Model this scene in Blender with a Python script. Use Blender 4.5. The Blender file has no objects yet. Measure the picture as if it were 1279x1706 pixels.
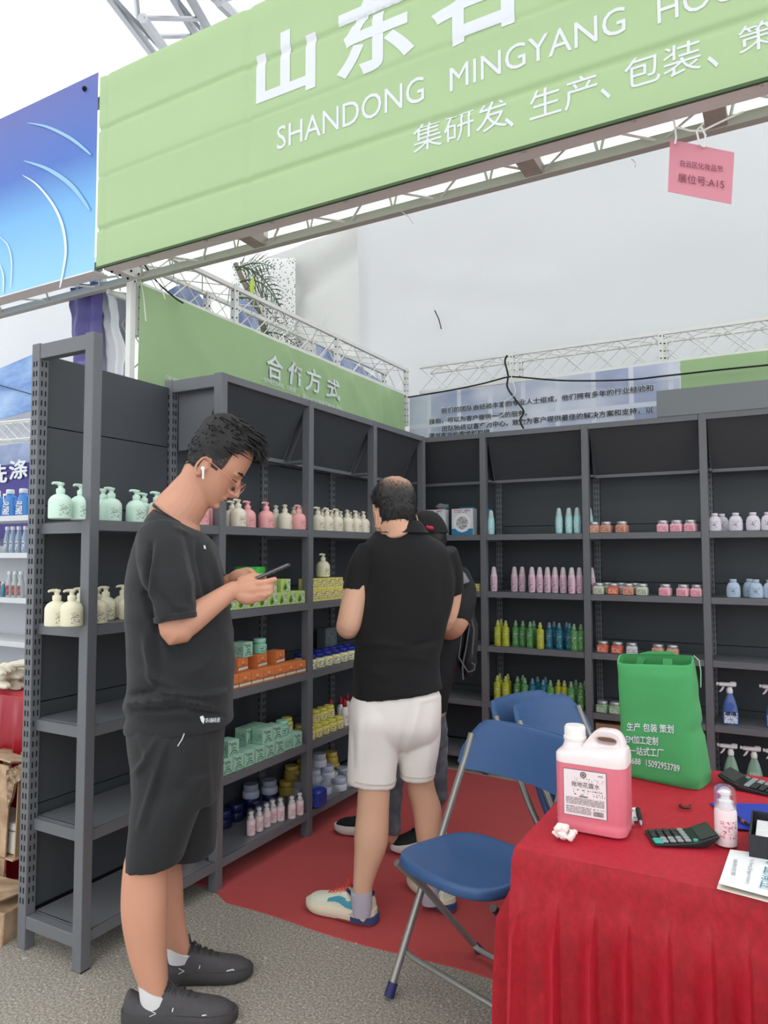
import bpy, bmesh, math, random
import numpy as np
from mathutils import Vector, Matrix, noise

# ------------------------------------------------------------------ camera, sky, exposure
SC = bpy.context.scene
COL = SC.collection
FPX, PITCH, ROLL, YAW = 1202.98, .0566, -.0017, .5069
CAM = Vector((2.124, -1.707, 1.42))
cam_data = bpy.data.cameras.new('camera')
cam = bpy.data.objects.new('camera', cam_data)
COL.objects.link(cam)
cam_data.sensor_fit = 'VERTICAL'
cam_data.sensor_height = 36
cam_data.lens = FPX * 36 / 1706
cam_data.clip_end = 200
Rz = Matrix.Rotation(YAW, 3, 'Z')
_f = Vector((0, math.cos(PITCH), math.sin(PITCH))); _x = Vector((1, 0, 0)); _u = _x.cross(_f)
CX = Rz @ (math.cos(ROLL) * _x + math.sin(ROLL) * _u)
CU = Rz @ (-math.sin(ROLL) * _x + math.cos(ROLL) * _u)
CF = Rz @ _f
cam.matrix_world = Matrix.Translation(CAM) @ Matrix((CX, CU, -CF)).transposed().to_4x4()
SC.camera = cam

w = bpy.data.worlds.new('overcast'); SC.world = w; w.use_nodes = True
nt = w.node_tree; nt.nodes['Background'].inputs[0].default_value = (.90, .955, 1, 1)
nt.nodes['Background'].inputs[1].default_value = 1.0
SC.view_settings.view_transform = 'Standard'; SC.view_settings.look = 'None'
SC.view_settings.exposure = .62; SC.view_settings.gamma = 1
SC.view_settings.use_curve_mapping = False
SC.cycles.max_bounces = 8; SC.cycles.diffuse_bounces = 3; SC.cycles.transparent_max_bounces = 12
SC.cycles.use_denoising = True
sun_d = bpy.data.lights.new('sun', 'SUN'); sun_d.energy = 3.2; sun_d.angle = math.radians(50)
sun_d.color = (1, .97, .92)
sun = bpy.data.objects.new('sun', sun_d); COL.objects.link(sun)
sun.rotation_euler = (math.radians(38), math.radians(14), 0)

# ------------------------------------------------------------------ where a sight line meets a real plane
def ray(px, py): return CF + CX * ((px - 639.5) / FPX) + CU * ((853 - py) / FPX)
def onx(px, py, x): d = ray(px, py); return CAM + d * ((x - CAM.x) / d.x)
def ony(px, py, y): d = ray(px, py); return CAM + d * ((y - CAM.y) / d.y)
def onz(px, py, z): d = ray(px, py); return CAM + d * ((z - CAM.z) / d.z)
def dp(px, py, t): return CAM + ray(px, py) * t

# ------------------------------------------------------------------ materials
def lin(c):
    return tuple(((v / 255) / 12.92 if v / 255 <= .04045 else ((v / 255 + .055) / 1.055) ** 2.4) for v in c) + (1,)
MATS = {}
def mat(name, rgb, rough=.6, metal=0, var=0, scale=8, bump=0, bscale=40, trans=0, ior=1.45, sheen=0, transl=0, alpha=1, coat=0, stretch=None, sss=0):
    if name in MATS: return MATS[name]
    m = bpy.data.materials.new(name); m.use_nodes = True; N = m.node_tree.nodes; L = m.node_tree.links
    b = N['Principled BSDF']; c = lin(rgb)
    b.inputs['Base Color'].default_value = c; b.inputs['Roughness'].default_value = rough
    b.inputs['Metallic'].default_value = metal
    b.inputs['Transmission Weight'].default_value = trans; b.inputs['IOR'].default_value = ior
    b.inputs['Sheen Weight'].default_value = sheen; b.inputs['Alpha'].default_value = alpha
    b.inputs['Coat Weight'].default_value = coat
    if sss:
        b.inputs['Subsurface Weight'].default_value = sss; b.inputs['Subsurface Radius'].default_value = (.02, .008, .005)
        b.inputs['Subsurface Scale'].default_value = .5
    tc = N.new('ShaderNodeTexCoord'); src = tc.outputs['Object']
    if stretch:
        mp = N.new('ShaderNodeMapping'); mp.inputs['Scale'].default_value = stretch; L.new(src, mp.inputs[0]); src = mp.outputs[0]
    if var:
        n = N.new('ShaderNodeTexNoise'); n.inputs['Scale'].default_value = scale; n.inputs['Detail'].default_value = 5
        L.new(src, n.inputs['Vector'])
        r = N.new('ShaderNodeMix'); r.data_type = 'RGBA'
        r.inputs[6].default_value = tuple(v * (1 - var) for v in c[:3]) + (1,)
        r.inputs[7].default_value = tuple(min(1, v * (1 + var)) for v in c[:3]) + (1,)
        L.new(n.outputs[0], r.inputs[0]); L.new(r.outputs[2], b.inputs['Base Color'])
    if bump:
        n = N.new('ShaderNodeTexNoise'); n.inputs['Scale'].default_value = bscale; n.inputs['Detail'].default_value = 4
        L.new(src, n.inputs['Vector'])
        bp = N.new('ShaderNodeBump'); bp.inputs['Strength'].default_value = bump; bp.inputs['Distance'].default_value = .01
        L.new(n.outputs[0], bp.inputs['Height']); L.new(bp.outputs[0], b.inputs['Normal'])
    if transl:
        t = N.new('ShaderNodeBsdfTranslucent'); t.inputs[0].default_value = c
        mx = N.new('ShaderNodeMixShader'); mx.inputs[0].default_value = transl
        L.new(b.outputs[0], mx.inputs[1]); L.new(t.outputs[0], mx.inputs[2]); L.new(mx.outputs[0], N['Material Output'].inputs[0])
        if var: L.new(r.outputs[2], t.inputs[0])
    MATS[name] = m
    return m
def ramp_mat(name, stops, scale, rough=.6, detail=6, axis=None, stretch=(1, 1, 1), bump=0, wave=False, dist=0, nrough=.6):
    """colour bands driven by noise (or by a straight gradient along an object axis)"""
    if name in MATS: return MATS[name]
    m = bpy.data.materials.new(name); m.use_nodes = True; N = m.node_tree.nodes; L = m.node_tree.links
    b = N['Principled BSDF']; b.inputs['Roughness'].default_value = rough
    tc = N.new('ShaderNodeTexCoord'); mp = N.new('ShaderNodeMapping'); mp.inputs['Scale'].default_value = stretch
    L.new(tc.outputs['Object'], mp.inputs[0])
    if axis is not None:
        sp = N.new('ShaderNodeSeparateXYZ'); L.new(mp.outputs[0], sp.inputs[0]); out = sp.outputs[axis]
        if dist:
            n = N.new('ShaderNodeTexNoise'); n.inputs['Scale'].default_value = scale; n.inputs['Detail'].default_value = detail
            L.new(tc.outputs['Object'], n.inputs[0]); a = N.new('ShaderNodeMath'); a.operation = 'MULTIPLY_ADD'
            L.new(n.outputs[0], a.inputs[0]); a.inputs[1].default_value = dist; L.new(out, a.inputs[2]); out = a.outputs[0]
    elif wave:
        n = N.new('ShaderNodeTexVoronoi'); n.inputs['Scale'].default_value = scale; L.new(mp.outputs[0], n.inputs[0]); out = n.outputs[0]
    else:
        n = N.new('ShaderNodeTexNoise'); n.inputs['Scale'].default_value = scale; n.inputs['Detail'].default_value = detail
        n.inputs['Roughness'].default_value = nrough
        L.new(mp.outputs[0], n.inputs[0]); out = n.outputs[0]
    r = N.new('ShaderNodeValToRGB'); e = r.color_ramp.elements
    while len(e) < len(stops): e.new(.5)
    for k, (p, c) in enumerate(stops): e[k].position = p; e[k].color = lin(c)
    L.new(out, r.inputs[0]); L.new(r.outputs[0], b.inputs['Base Color'])
    if bump:
        bp = N.new('ShaderNodeBump'); bp.inputs['Strength'].default_value = bump; bp.inputs['Distance'].default_value = .01
        L.new(out, bp.inputs['Height']); L.new(bp.outputs[0], b.inputs['Normal'])
    MATS[name] = m
    return m
def print_mat(name, base, ink, line=.006, dens=.5, u=260, axis=2, haxis=0, big=False, rough=.5):
    """rows of tiny dashes like small print: rows along one object axis, noise cuts them into words"""
    if name in MATS: return MATS[name]
    m = bpy.data.materials.new(name); m.use_nodes = True; N = m.node_tree.nodes; L = m.node_tree.links
    b = N['Principled BSDF']; b.inputs['Roughness'].default_value = rough
    tc = N.new('ShaderNodeTexCoord'); sp = N.new('ShaderNodeSeparateXYZ'); L.new(tc.outputs['Object'], sp.inputs[0])
    def M(op, a, bb=None):
        x = N.new('ShaderNodeMath'); x.operation = op
        for k, v in enumerate((a, bb)):
            if v is None: continue
            if isinstance(v, (int, float)): x.inputs[k].default_value = v
            else: L.new(v, x.inputs[k])
        return x.outputs[0]
    z = M('DIVIDE', sp.outputs[axis], line); row = M('FLOOR', z); fr = M('FRACT', z)
    cmb = N.new('ShaderNodeCombineXYZ')
    L.new(M('MULTIPLY', sp.outputs[haxis], u), cmb.inputs[0]); L.new(M('MULTIPLY', row, 7.13), cmb.inputs[1])
    if big: L.new(M('MULTIPLY', fr, 2.5), cmb.inputs[2])
    n = N.new('ShaderNodeTexNoise'); n.inputs['Scale'].default_value = 1; n.inputs['Detail'].default_value = 1.5
    L.new(cmb.outputs[0], n.inputs[0])
    g = M('MULTIPLY', M('GREATER_THAN', n.outputs[0], dens), M('LESS_THAN', fr, .62 if not big else .8))
    r = N.new('ShaderNodeMix'); r.data_type = 'RGBA'; r.inputs[6].default_value = lin(base); r.inputs[7].default_value = lin(ink)
    L.new(g, r.inputs[0]); L.new(r.outputs[2], b.inputs['Base Color'])
    MATS[name] = m
    return m

# ------------------------------------------------------------------ objects
WORLD = {}
def tag(o, label=None, cat=None, group=None, kind=None):
    if label: o['label'] = label
    if cat: o['category'] = cat
    if group: o['group'] = group
    if kind: o['kind'] = kind
    return o
def thing(name, label, cat, loc=(0, 0, 0), rz=0, group=None):
    o = bpy.data.objects.new(name, None); COL.objects.link(o); o.empty_display_size = .05
    o.location = loc; o.rotation_euler = (0, 0, rz)
    WORLD[o.name] = Matrix.Translation(Vector(loc)) @ Matrix.Rotation(rz, 4, 'Z')
    return tag(o, label, cat, group)
def copy_tree(o, parent=None):
    c = o.copy(); COL.objects.link(c); c.parent = parent
    for ch in list(o.children): copy_tree(ch, c)
    return c

class MB:
    def __init__(s): s.v = []; s.f = []
    def add(s, vs, fs):
        n = len(s.v); s.v += [tuple(p) for p in vs]; s.f += [tuple(i + n for i in f) for f in fs]; return s
    def box(s, c, d, M=None):
        hx, hy, hz = d[0] / 2, d[1] / 2, d[2] / 2
        vs = [Vector((x, y, z)) for x in (-hx, hx) for y in (-hy, hy) for z in (-hz, hz)]
        vs = [(M @ v if M else v) + Vector(c) for v in vs]
        return s.add(vs, [(0, 1, 3, 2), (4, 6, 7, 5), (0, 4, 5, 1), (2, 3, 7, 6), (0, 2, 6, 4), (1, 5, 7, 3)])
    def bb(s, a, b):
        return s.box([(p + q) / 2 for p, q in zip(a, b)], [abs(q - p) for p, q in zip(a, b)])
    def rbox(s, c, d, r=.003, M=None):
        """box with chamfered vertical and horizontal edges"""
        hx, hy, hz = d[0] / 2, d[1] / 2, d[2] / 2
        R = []
        for z, i in ((-hz, r), (-hz + r, 0), (hz - r, 0), (hz, r)):
            a, b = hx - i, hy - i
            R.append([Vector(q) for q in ((a, -b + r, z), (a, b - r, z), (a - r, b, z), (-a + r, b, z), (-a, b - r, z), (-a, -b + r, z), (-a + r, -b, z), (a - r, -b, z))])
        R = [[(M @ v if M else v) + Vector(c) for v in q] for q in R]
        return s.loft(R)
    def loft(s, rings, cap=True, closed=True):
        n = len(rings[0]); vs = [p for r in rings for p in r]; fs = []
        for k in range(len(rings) - 1):
            for i in range(n if closed else n - 1):
                j = (i + 1) % n; fs.append((k * n + i, k * n + j, (k + 1) * n + j, (k + 1) * n + i))
        if cap and closed:
            fs.append(tuple(range(n - 1, -1, -1))); b = (len(rings) - 1) * n; fs.append(tuple(b + i for i in range(n)))
        return s.add(vs, fs)
    def lathe(s, prof, n=20, c=(0, 0, 0), sx=1, sy=1, M=None, sq=0):
        rings = []
        for r, z in prof:
            q = []
            for k in range(n):
                a = 2 * math.pi * k / n; ca, sa = math.cos(a), math.sin(a)
                if sq:
                    e = 1 - sq; ca = math.copysign(abs(ca) ** e, ca); sa = math.copysign(abs(sa) ** e, sa)
                v = Vector((r * ca * sx, r * sa * sy, z)); q.append((M @ v if M else v) + Vector(c))
            rings.append(q)
        return s.loft(rings)
    def tube(s, pts, r, n=8, flat=1):
        pts = [Vector(p) for p in pts]; R = r if isinstance(r, (list, tuple)) else [r] * len(pts)
        rings = []; up = None
        for k, p in enumerate(pts):
            t = (pts[min(k + 1, len(pts) - 1)] - pts[max(k - 1, 0)]).normalized()
            if up is None:
                up = Vector((0, 0, 1)) if abs(t.z) < .9 else Vector((1, 0, 0))
            a = t.cross(up).normalized(); up = a.cross(t).normalized()
            rings.append([p + (a * math.cos(2 * math.pi * i / n) + up * (math.sin(2 * math.pi * i / n) * flat)) * R[k] for i in range(n)])
        return s.loft(rings)
    def cyl(s, a, b, r, n=10, r2=None): return s.tube([a, b], [r, r2 if r2 is not None else r], n)
    def ball(s, c, r, n=12, m=8, M=None):
        rr = (r, r, r) if isinstance(r, (int, float)) else r
        rings = []
        for k in range(m + 1):
            ph = math.pi * (k / m) * .998 + .001
            q = [Vector((rr[0] * math.sin(ph) * math.cos(2 * math.pi * i / n), rr[1] * math.sin(ph) * math.sin(2 * math.pi * i / n), -rr[2] * math.cos(ph))) for i in range(n)]
            rings.append([(M @ v if M else v) + Vector(c) for v in q])
        return s.loft(rings)
    def quad(s, a, b, c, d, th=0):
        a, b, c, d = map(Vector, (a, b, c, d))
        if not th: return s.add([a, b, c, d], [(0, 1, 2, 3)])
        n = (b - a).cross(d - a).normalized() * th
        return s.loft([[a - n, b - n, c - n, d - n], [a, b, c, d]])
    def build(s, name, m, parent=None, smooth=False, local=False, angle=None, bevel=0):
        me = bpy.data.meshes.new(name)
        vs = s.v
        if parent is not None and not local:
            iv = WORLD[parent.name].inverted(); vs = [iv @ Vector(p) for p in vs]
        me.from_pydata([tuple(p) for p in vs], [], s.f); me.update()
        bm = bmesh.new(); bm.from_mesh(me); bmesh.ops.recalc_face_normals(bm, faces=bm.faces)
        if bevel:
            ed = [e for e in bm.edges if len(e.link_faces) == 2 and e.calc_face_angle(0) > .5]
            bmesh.ops.bevel(bm, geom=ed, offset=bevel, segments=2, affect='EDGES', profile=.6)
        bm.to_mesh(me); bm.free()
        if m: me.materials.append(m)
        if smooth:
            me.polygons.foreach_set('use_smooth', [True] * len(me.polygons))
            me.set_sharp_from_angle(angle=math.radians(angle or 40))
        o = bpy.data.objects.new(name, me); COL.objects.link(o); o.parent = parent
        if parent is not None:
            WORLD[o.name] = WORLD[parent.name]
        else: WORLD[o.name] = Matrix.Identity(4)
        return o

def text(name, s, m, parent, P, U, V, bold=0, ext=.0006, fit=True, local=False, align=None):
    """lettering fitted into the parallelogram P, P+U, P+V"""
    cu = bpy.data.curves.new(name, 'FONT'); cu.body = s; cu.size = 1; cu.resolution_u = 3
    if bold >= .03: cu.offset = bold; bold = 0
    cu.space_line = 1.15
    o = bpy.data.objects.new('tmp', cu); COL.objects.link(o)
    dg = bpy.context.evaluated_depsgraph_get(); me = bpy.data.meshes.new_from_object(o.evaluated_get(dg))
    bpy.data.objects.remove(o); bpy.data.curves.remove(cu)
    if bold:   # heavier strokes: the same outline repeated a hair apart
        b0 = MB(); V0 = [v.co.copy() for v in me.vertices]; F0 = [tuple(p.vertices) for p in me.polygons]
        for k_, a in enumerate((0, 60, 120, 180, 240, 300)): b0.add([v + Vector((math.cos(math.radians(a)) * bold, math.sin(math.radians(a)) * bold, k_)) for v in V0], F0)
        me = bpy.data.meshes.new(name); me.from_pydata(b0.v, [], b0.f); me.update()
    n = len(me.vertices); co = np.empty(n * 3); me.vertices.foreach_get('co', co); co = co.reshape(-1, 3)
    lo, hi = co.min(0), co.max(0)
    P, U, V = Vector(P), Vector(U), Vector(V); W = U.cross(V).normalized() * ext
    vs = [P + U * ((c[0] - lo[0]) / (hi[0] - lo[0])) + V * ((c[1] - lo[1]) / (hi[1] - lo[1])) + W + W.normalized() * (c[2] * .00025) for c in co]
    if parent is not None and not local:
        iv = WORLD[parent.name].inverted(); vs = [iv @ v for v in vs]
    me.vertices.foreach_set('co', [k for v in vs for k in v]); me.update(); me.name = name
    me.materials.clear(); me.materials.append(m)
    ob = bpy.data.objects.new(name, me); COL.objects.link(ob); ob.parent = parent
    return ob

def bvh_of(o):
    from mathutils.bvhtree import BVHTree
    return BVHTree.FromPolygons([WORLD[o.name] @ v.co for v in o.data.vertices], [tuple(p.vertices) for p in o.data.polygons])
def press(o, par, bvh, n, gap=.0016):
    """lay print on an uneven sheet: slide every vertex along n until it lies on the sheet"""
    W = WORLD[par.name]; iv = W.inverted(); n = Vector(n)
    bm = bmesh.new(); bm.from_mesh(o.data)
    for _ in range(4):
        ed = [e for e in bm.edges if e.calc_length() > .018]
        if not ed: break
        bmesh.ops.subdivide_edges(bm, edges=ed, cuts=1); bmesh.ops.triangulate(bm, faces=[f for f in bm.faces if len(f.verts) > 4])
    bm.to_mesh(o.data); bm.free()
    far = max((W @ v.co).dot(n) for v in o.data.vertices)   # heavier strokes are layered: keep each layer's own lift
    for v in o.data.vertices:
        w_ = W @ v.co; h_ = bvh.ray_cast(w_ - n * .15, n, .4)[0]
        if h_: v.co = iv @ (h_ - n * (gap + min(.004, far - w_.dot(n))))
    o.data.update()
def remesh(mb, vox, smooth=3, fac=.5):
    """fuse overlapping shells into one continuous surface; returns vertex array and faces"""
    me = bpy.data.meshes.new('t'); me.from_pydata(mb.v, [], mb.f); me.update()
    bm = bmesh.new(); bm.from_mesh(me); bmesh.ops.recalc_face_normals(bm, faces=bm.faces); bm.to_mesh(me); bm.free()
    o = bpy.data.objects.new('t', me); COL.objects.link(o)
    md = o.modifiers.new('r', 'REMESH'); md.mode = 'VOXEL'; md.voxel_size = vox
    if smooth:
        sm = o.modifiers.new('s', 'SMOOTH'); sm.iterations = smooth; sm.factor = fac
    dg = bpy.context.evaluated_depsgraph_get(); r = bpy.data.meshes.new_from_object(o.evaluated_get(dg))
    out = MB(); out.v = [tuple(v.co) for v in r.vertices]; out.f = [tuple(p.vertices) for p in r.polygons]
    bpy.data.objects.remove(o); bpy.data.meshes.remove(me); bpy.data.meshes.remove(r)
    return out
ORD = 'zero first second third fourth fifth sixth seventh eighth ninth tenth eleventh twelfth thirteenth fourteenth fifteenth sixteenth'.split()
R_ = random.Random(7)

# ------------------------------------------------------------------ shared materials
steel = mat('dark grey powder coated steel', (108, 110, 115), .42, 0, .05, 3, .05, 300)
steel_shaded = mat('grey steel panel darkened for shade', (66, 70, 75), .5, 0, .06, 2)  # shelf steel coloured darker to deepen the shade inside the bays
slot_m = mat('slot shadow gap', (14, 15, 17), .9)
alu = mat('aluminium tube', (196, 199, 204), .35, .75, .06, 6)
white_steel = mat('white painted truss steel', (226, 226, 222), .45, .1, .08, 9)
green_b = mat('green banner vinyl', (158, 188, 139), .5, 0, .04, 1.2, .06, 6)
green_f = mat('green fascia fabric', (180, 205, 156), .6, 0, .03, .9, .04, 4, transl=.15)
white_ink = mat('white print', (224, 228, 234), .55)
tarp = mat('white tarpaulin', (214, 215, 217), .5, 0, .02, 1.5, .12, 2.2, transl=.2)
roof_m = mat('white tent roof fabric', (250, 250, 250), .7, 0, .01, 2, transl=.6)

# ------------------------------------------------------------------ the ground and the tent
ground = ramp_mat('worn exposed aggregate paving', [(.32, (88, 82, 75)), (.45, (142, 136, 126)), (.55, (170, 164, 152)), (.66, (222, 216, 204))], 120, .85, 7, bump=.5, nrough=.75)
g = MB(); g.quad((-9, -6, 0), (9, -6, 0), (9, 12, 0), (-9, 12, 0), .05)
tag(g.build('floor', ground), kind='structure')
# leaf litter and chips on the paving
lit = MB()
for k in range(70):
    x, y = R_.uniform(-.9, 1.6), R_.uniform(-.5, .62); a = R_.uniform(0, 6.28); r = R_.uniform(.003, .008)
    lit.box((x, y, .0015), (r * 2.2, r, .002), Matrix.Rotation(a, 3, 'Z'))
tag(lit.build('grit', mat('pale stone chips', (196, 190, 178), .9)), 'pale stone chips and grit scattered over the grey paving', 'grit', kind='stuff')
cp = MB()   # red carpet, hem slightly wavy
nx, ny = 46, 30
P = []
for j in range(ny + 1):
    for i in range(nx + 1):
        x = -.30 + 3.63 * i / nx; y0 = .635 + .012 * math.sin(x * 7) + .02 * (x - 1) + .085 * max(0, min(1, (.06 - x) / .08))
        y = y0 + (2.74 - .10 * x - y0) * j / ny
        z = .004 + .0012 * noise.noise(Vector((x * 3, y * 3, 0))) + (.008 * math.exp(-((x - .12) / .06) ** 2 - ((y - .70) / .04) ** 2))
        P.append((x, y, z))
F = [(j * (nx + 1) + i, j * (nx + 1) + i + 1, (j + 1) * (nx + 1) + i + 1, (j + 1) * (nx + 1) + i) for j in range(ny) for i in range(nx)]
cp.add(P, F)
n0 = len(cp.v)
edge = [P[i] for i in range(nx + 1)]
cp.add([(x, y, z) for x, y, z in edge] + [(x, y - .003, .0005) for x, y, z in edge], [(i, i + 1, nx + 2 + i, nx + 1 + i) for i in range(nx)])
carpet = cp.build('carpet', mat('red needle felt carpet', (184, 64, 64), .9, 0, .07, 14, .25, 500, sheen=.1), smooth=True)
tag(carpet, 'thin red exhibition carpet with a cut front edge on the paving', 'carpet')

# roof of the tent: two sloping translucent sheets
rf = MB(); rf.quad((-10, -7, 4.7), (10, -7, 4.7), (10, 3, 6.4), (-10, 3, 6.4), .004); rf.quad((-10, 3.01, 6.4), (10, 3.01, 6.4), (10, 13, 4.7), (-10, 13, 4.7), .004)
tag(rf.build('ceiling', roof_m), kind='structure')

def lattice(mb, a, b, w1, w2, r=.012, rb=.005, step=.28, cross=True):
    """box truss between a and b: four chords w1/w2 apart and zigzag bracing"""
    a, b = Vector(a), Vector(b); d = (b - a); L = d.length; d.normalize(); w1, w2 = Vector(w1), Vector(w2)
    cs = [Vector((0, 0, 0)), w1, w1 + w2, w2]
    for c in cs: mb.tube([a + c, b + c], r, 6)
    n = max(2, round(L / step))
    for q in range(4):
        c0, c1 = cs[q], cs[(q + 1) % 4]
        for k in range(n):
            p, s_ = a + d * (L * k / n), a + d * (L * (k + 1) / n)
            if k % 2: c0_, c1_ = c1, c0
            else: c0_, c1_ = c0, c1
            mb.tube([p + c0_, s_ + c1_], rb, 4)
            if cross: mb.tube([p + c1_, s_ + c0_], rb, 4)

# big aluminium roof trusses high over the booths
def roof_truss(a, b, lab):
    m = MB(); a, b = Vector(a), Vector(b)
    lattice(m, a, b, (.0, .34, 0), (.25, 0, .26), .036, .017, .52, False)
    o = m.build('roof_truss', alu, smooth=True); tag(o, lab, 'truss', 'roof trusses')
roof_truss(dp(165, -30, 4.4), dp(330, 190, 6.2), 'silver tube roof truss slanting down behind the fascia, nearer the blue panel')
roof_truss(dp(300, -60, 4.4), dp(500, 130, 6.2), 'silver tube roof truss vanishing behind the fascia above the first banner character')

# ------------------------------------------------------------------ tarps behind the booth
def sheet(name, m, corners, nu=24, nv=16, amp=.03, lab=None, cat=None, sc=1.2, group=None, folds=(), seed=0):
    a, b, c, d = map(Vector, corners); n = (b - a).cross(d - a).normalized(); mb = MB(); P = []
    for j in range(nv + 1):
        for i in range(nu + 1):
            u, v = i / nu, j / nv; p = (a * (1 - u) + b * u) * (1 - v) + (d * (1 - u) + c * u) * v
            h = amp * (noise.noise(p * sc + Vector((seed, 0, 0))) + .5 * noise.noise(p * sc * 2.3 + Vector((seed, 5, 0))))
            for (u0, v0, u1, v1, wd, am) in folds:
                du, dv = u1 - u0, v1 - v0; L2 = du * du + dv * dv; t = max(0, min(1, ((u - u0) * du + (v - v0) * dv) / L2))
                dd = math.hypot(u - u0 - t * du, v - v0 - t * dv); h += am * math.exp(-(dd / wd) ** 2)
            P.append(p + n * h)
    mb.add(P, [(j * (nu + 1) + i, j * (nu + 1) + i + 1, (j + 1) * (nu + 1) + i + 1, (j + 1) * (nu + 1) + i) for j in range(nv) for i in range(nu)])
    o = mb.build(name, m, smooth=True, angle=80)
    if lab: tag(o, lab, cat, group)
    return o
YT = 4.6
e0 = ony(597, 600, YT)
tw = sheet('tarpaulin', tarp, [(e0.x, YT, 0), (6.2, YT - .1, 0), (6.2, YT - .1, 4.9), (e0.x, YT, 4.9)], 60, 40, .05, 'huge white tarpaulin wall hanging behind the back shelves', 'tarpaulin', .7,
      folds=[(.05, .86, .25, .78, .012, .03), (.06, .82, .3, .72, .01, -.02), (.1, .5, .13, .62, .006, .03), (.02, .7, .06, .6, .008, .02)])
grey_t = mat('grey white side flap', (214, 214, 210), .5, 0, .03, 2, .12, 3, transl=.2)
sheet('tarpaulin', grey_t, [(ony(485, 700, YT + .3).x, YT + .3, .0), (e0.x + .1, YT + .06, .0), (e0.x + .1, YT + .06, 4.9), (ony(440, 300, YT + .3).x, YT + .3, 4.9)], 50, 70, .05,
      'creased grey white tarpaulin flap with sagging diagonal folds beside the palm', 'tarpaulin', 1.6,
      folds=[(.1, .86, .55, .74, .02, 0.090), (.5, .74, .9, .70, .018, 0.090), (.1, .8, .45, .69, .015, 0.072), (.45, .69, .9, .64, .015, 0.090), (.3, .9, .95, .95, .03, -0.108), (.0, .78, .3, .62, .015, 0.090), (.55, .8, .5, .6, .015, 0.054)], seed=3)
# tie slit in the big tarp
ts = MB(); pa, pb = ony(724, 517, YT - .08), ony(735, 548, YT - .08); ts.tube([pa, (pa + pb) / 2 + Vector((.01, 0, 0)), pb], .006, 5)
tag(ts.build('tie_cord', mat('cord dark', (70, 70, 68), .8)), 'short frayed cord hanging on the big white tarpaulin', 'cord')

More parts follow.
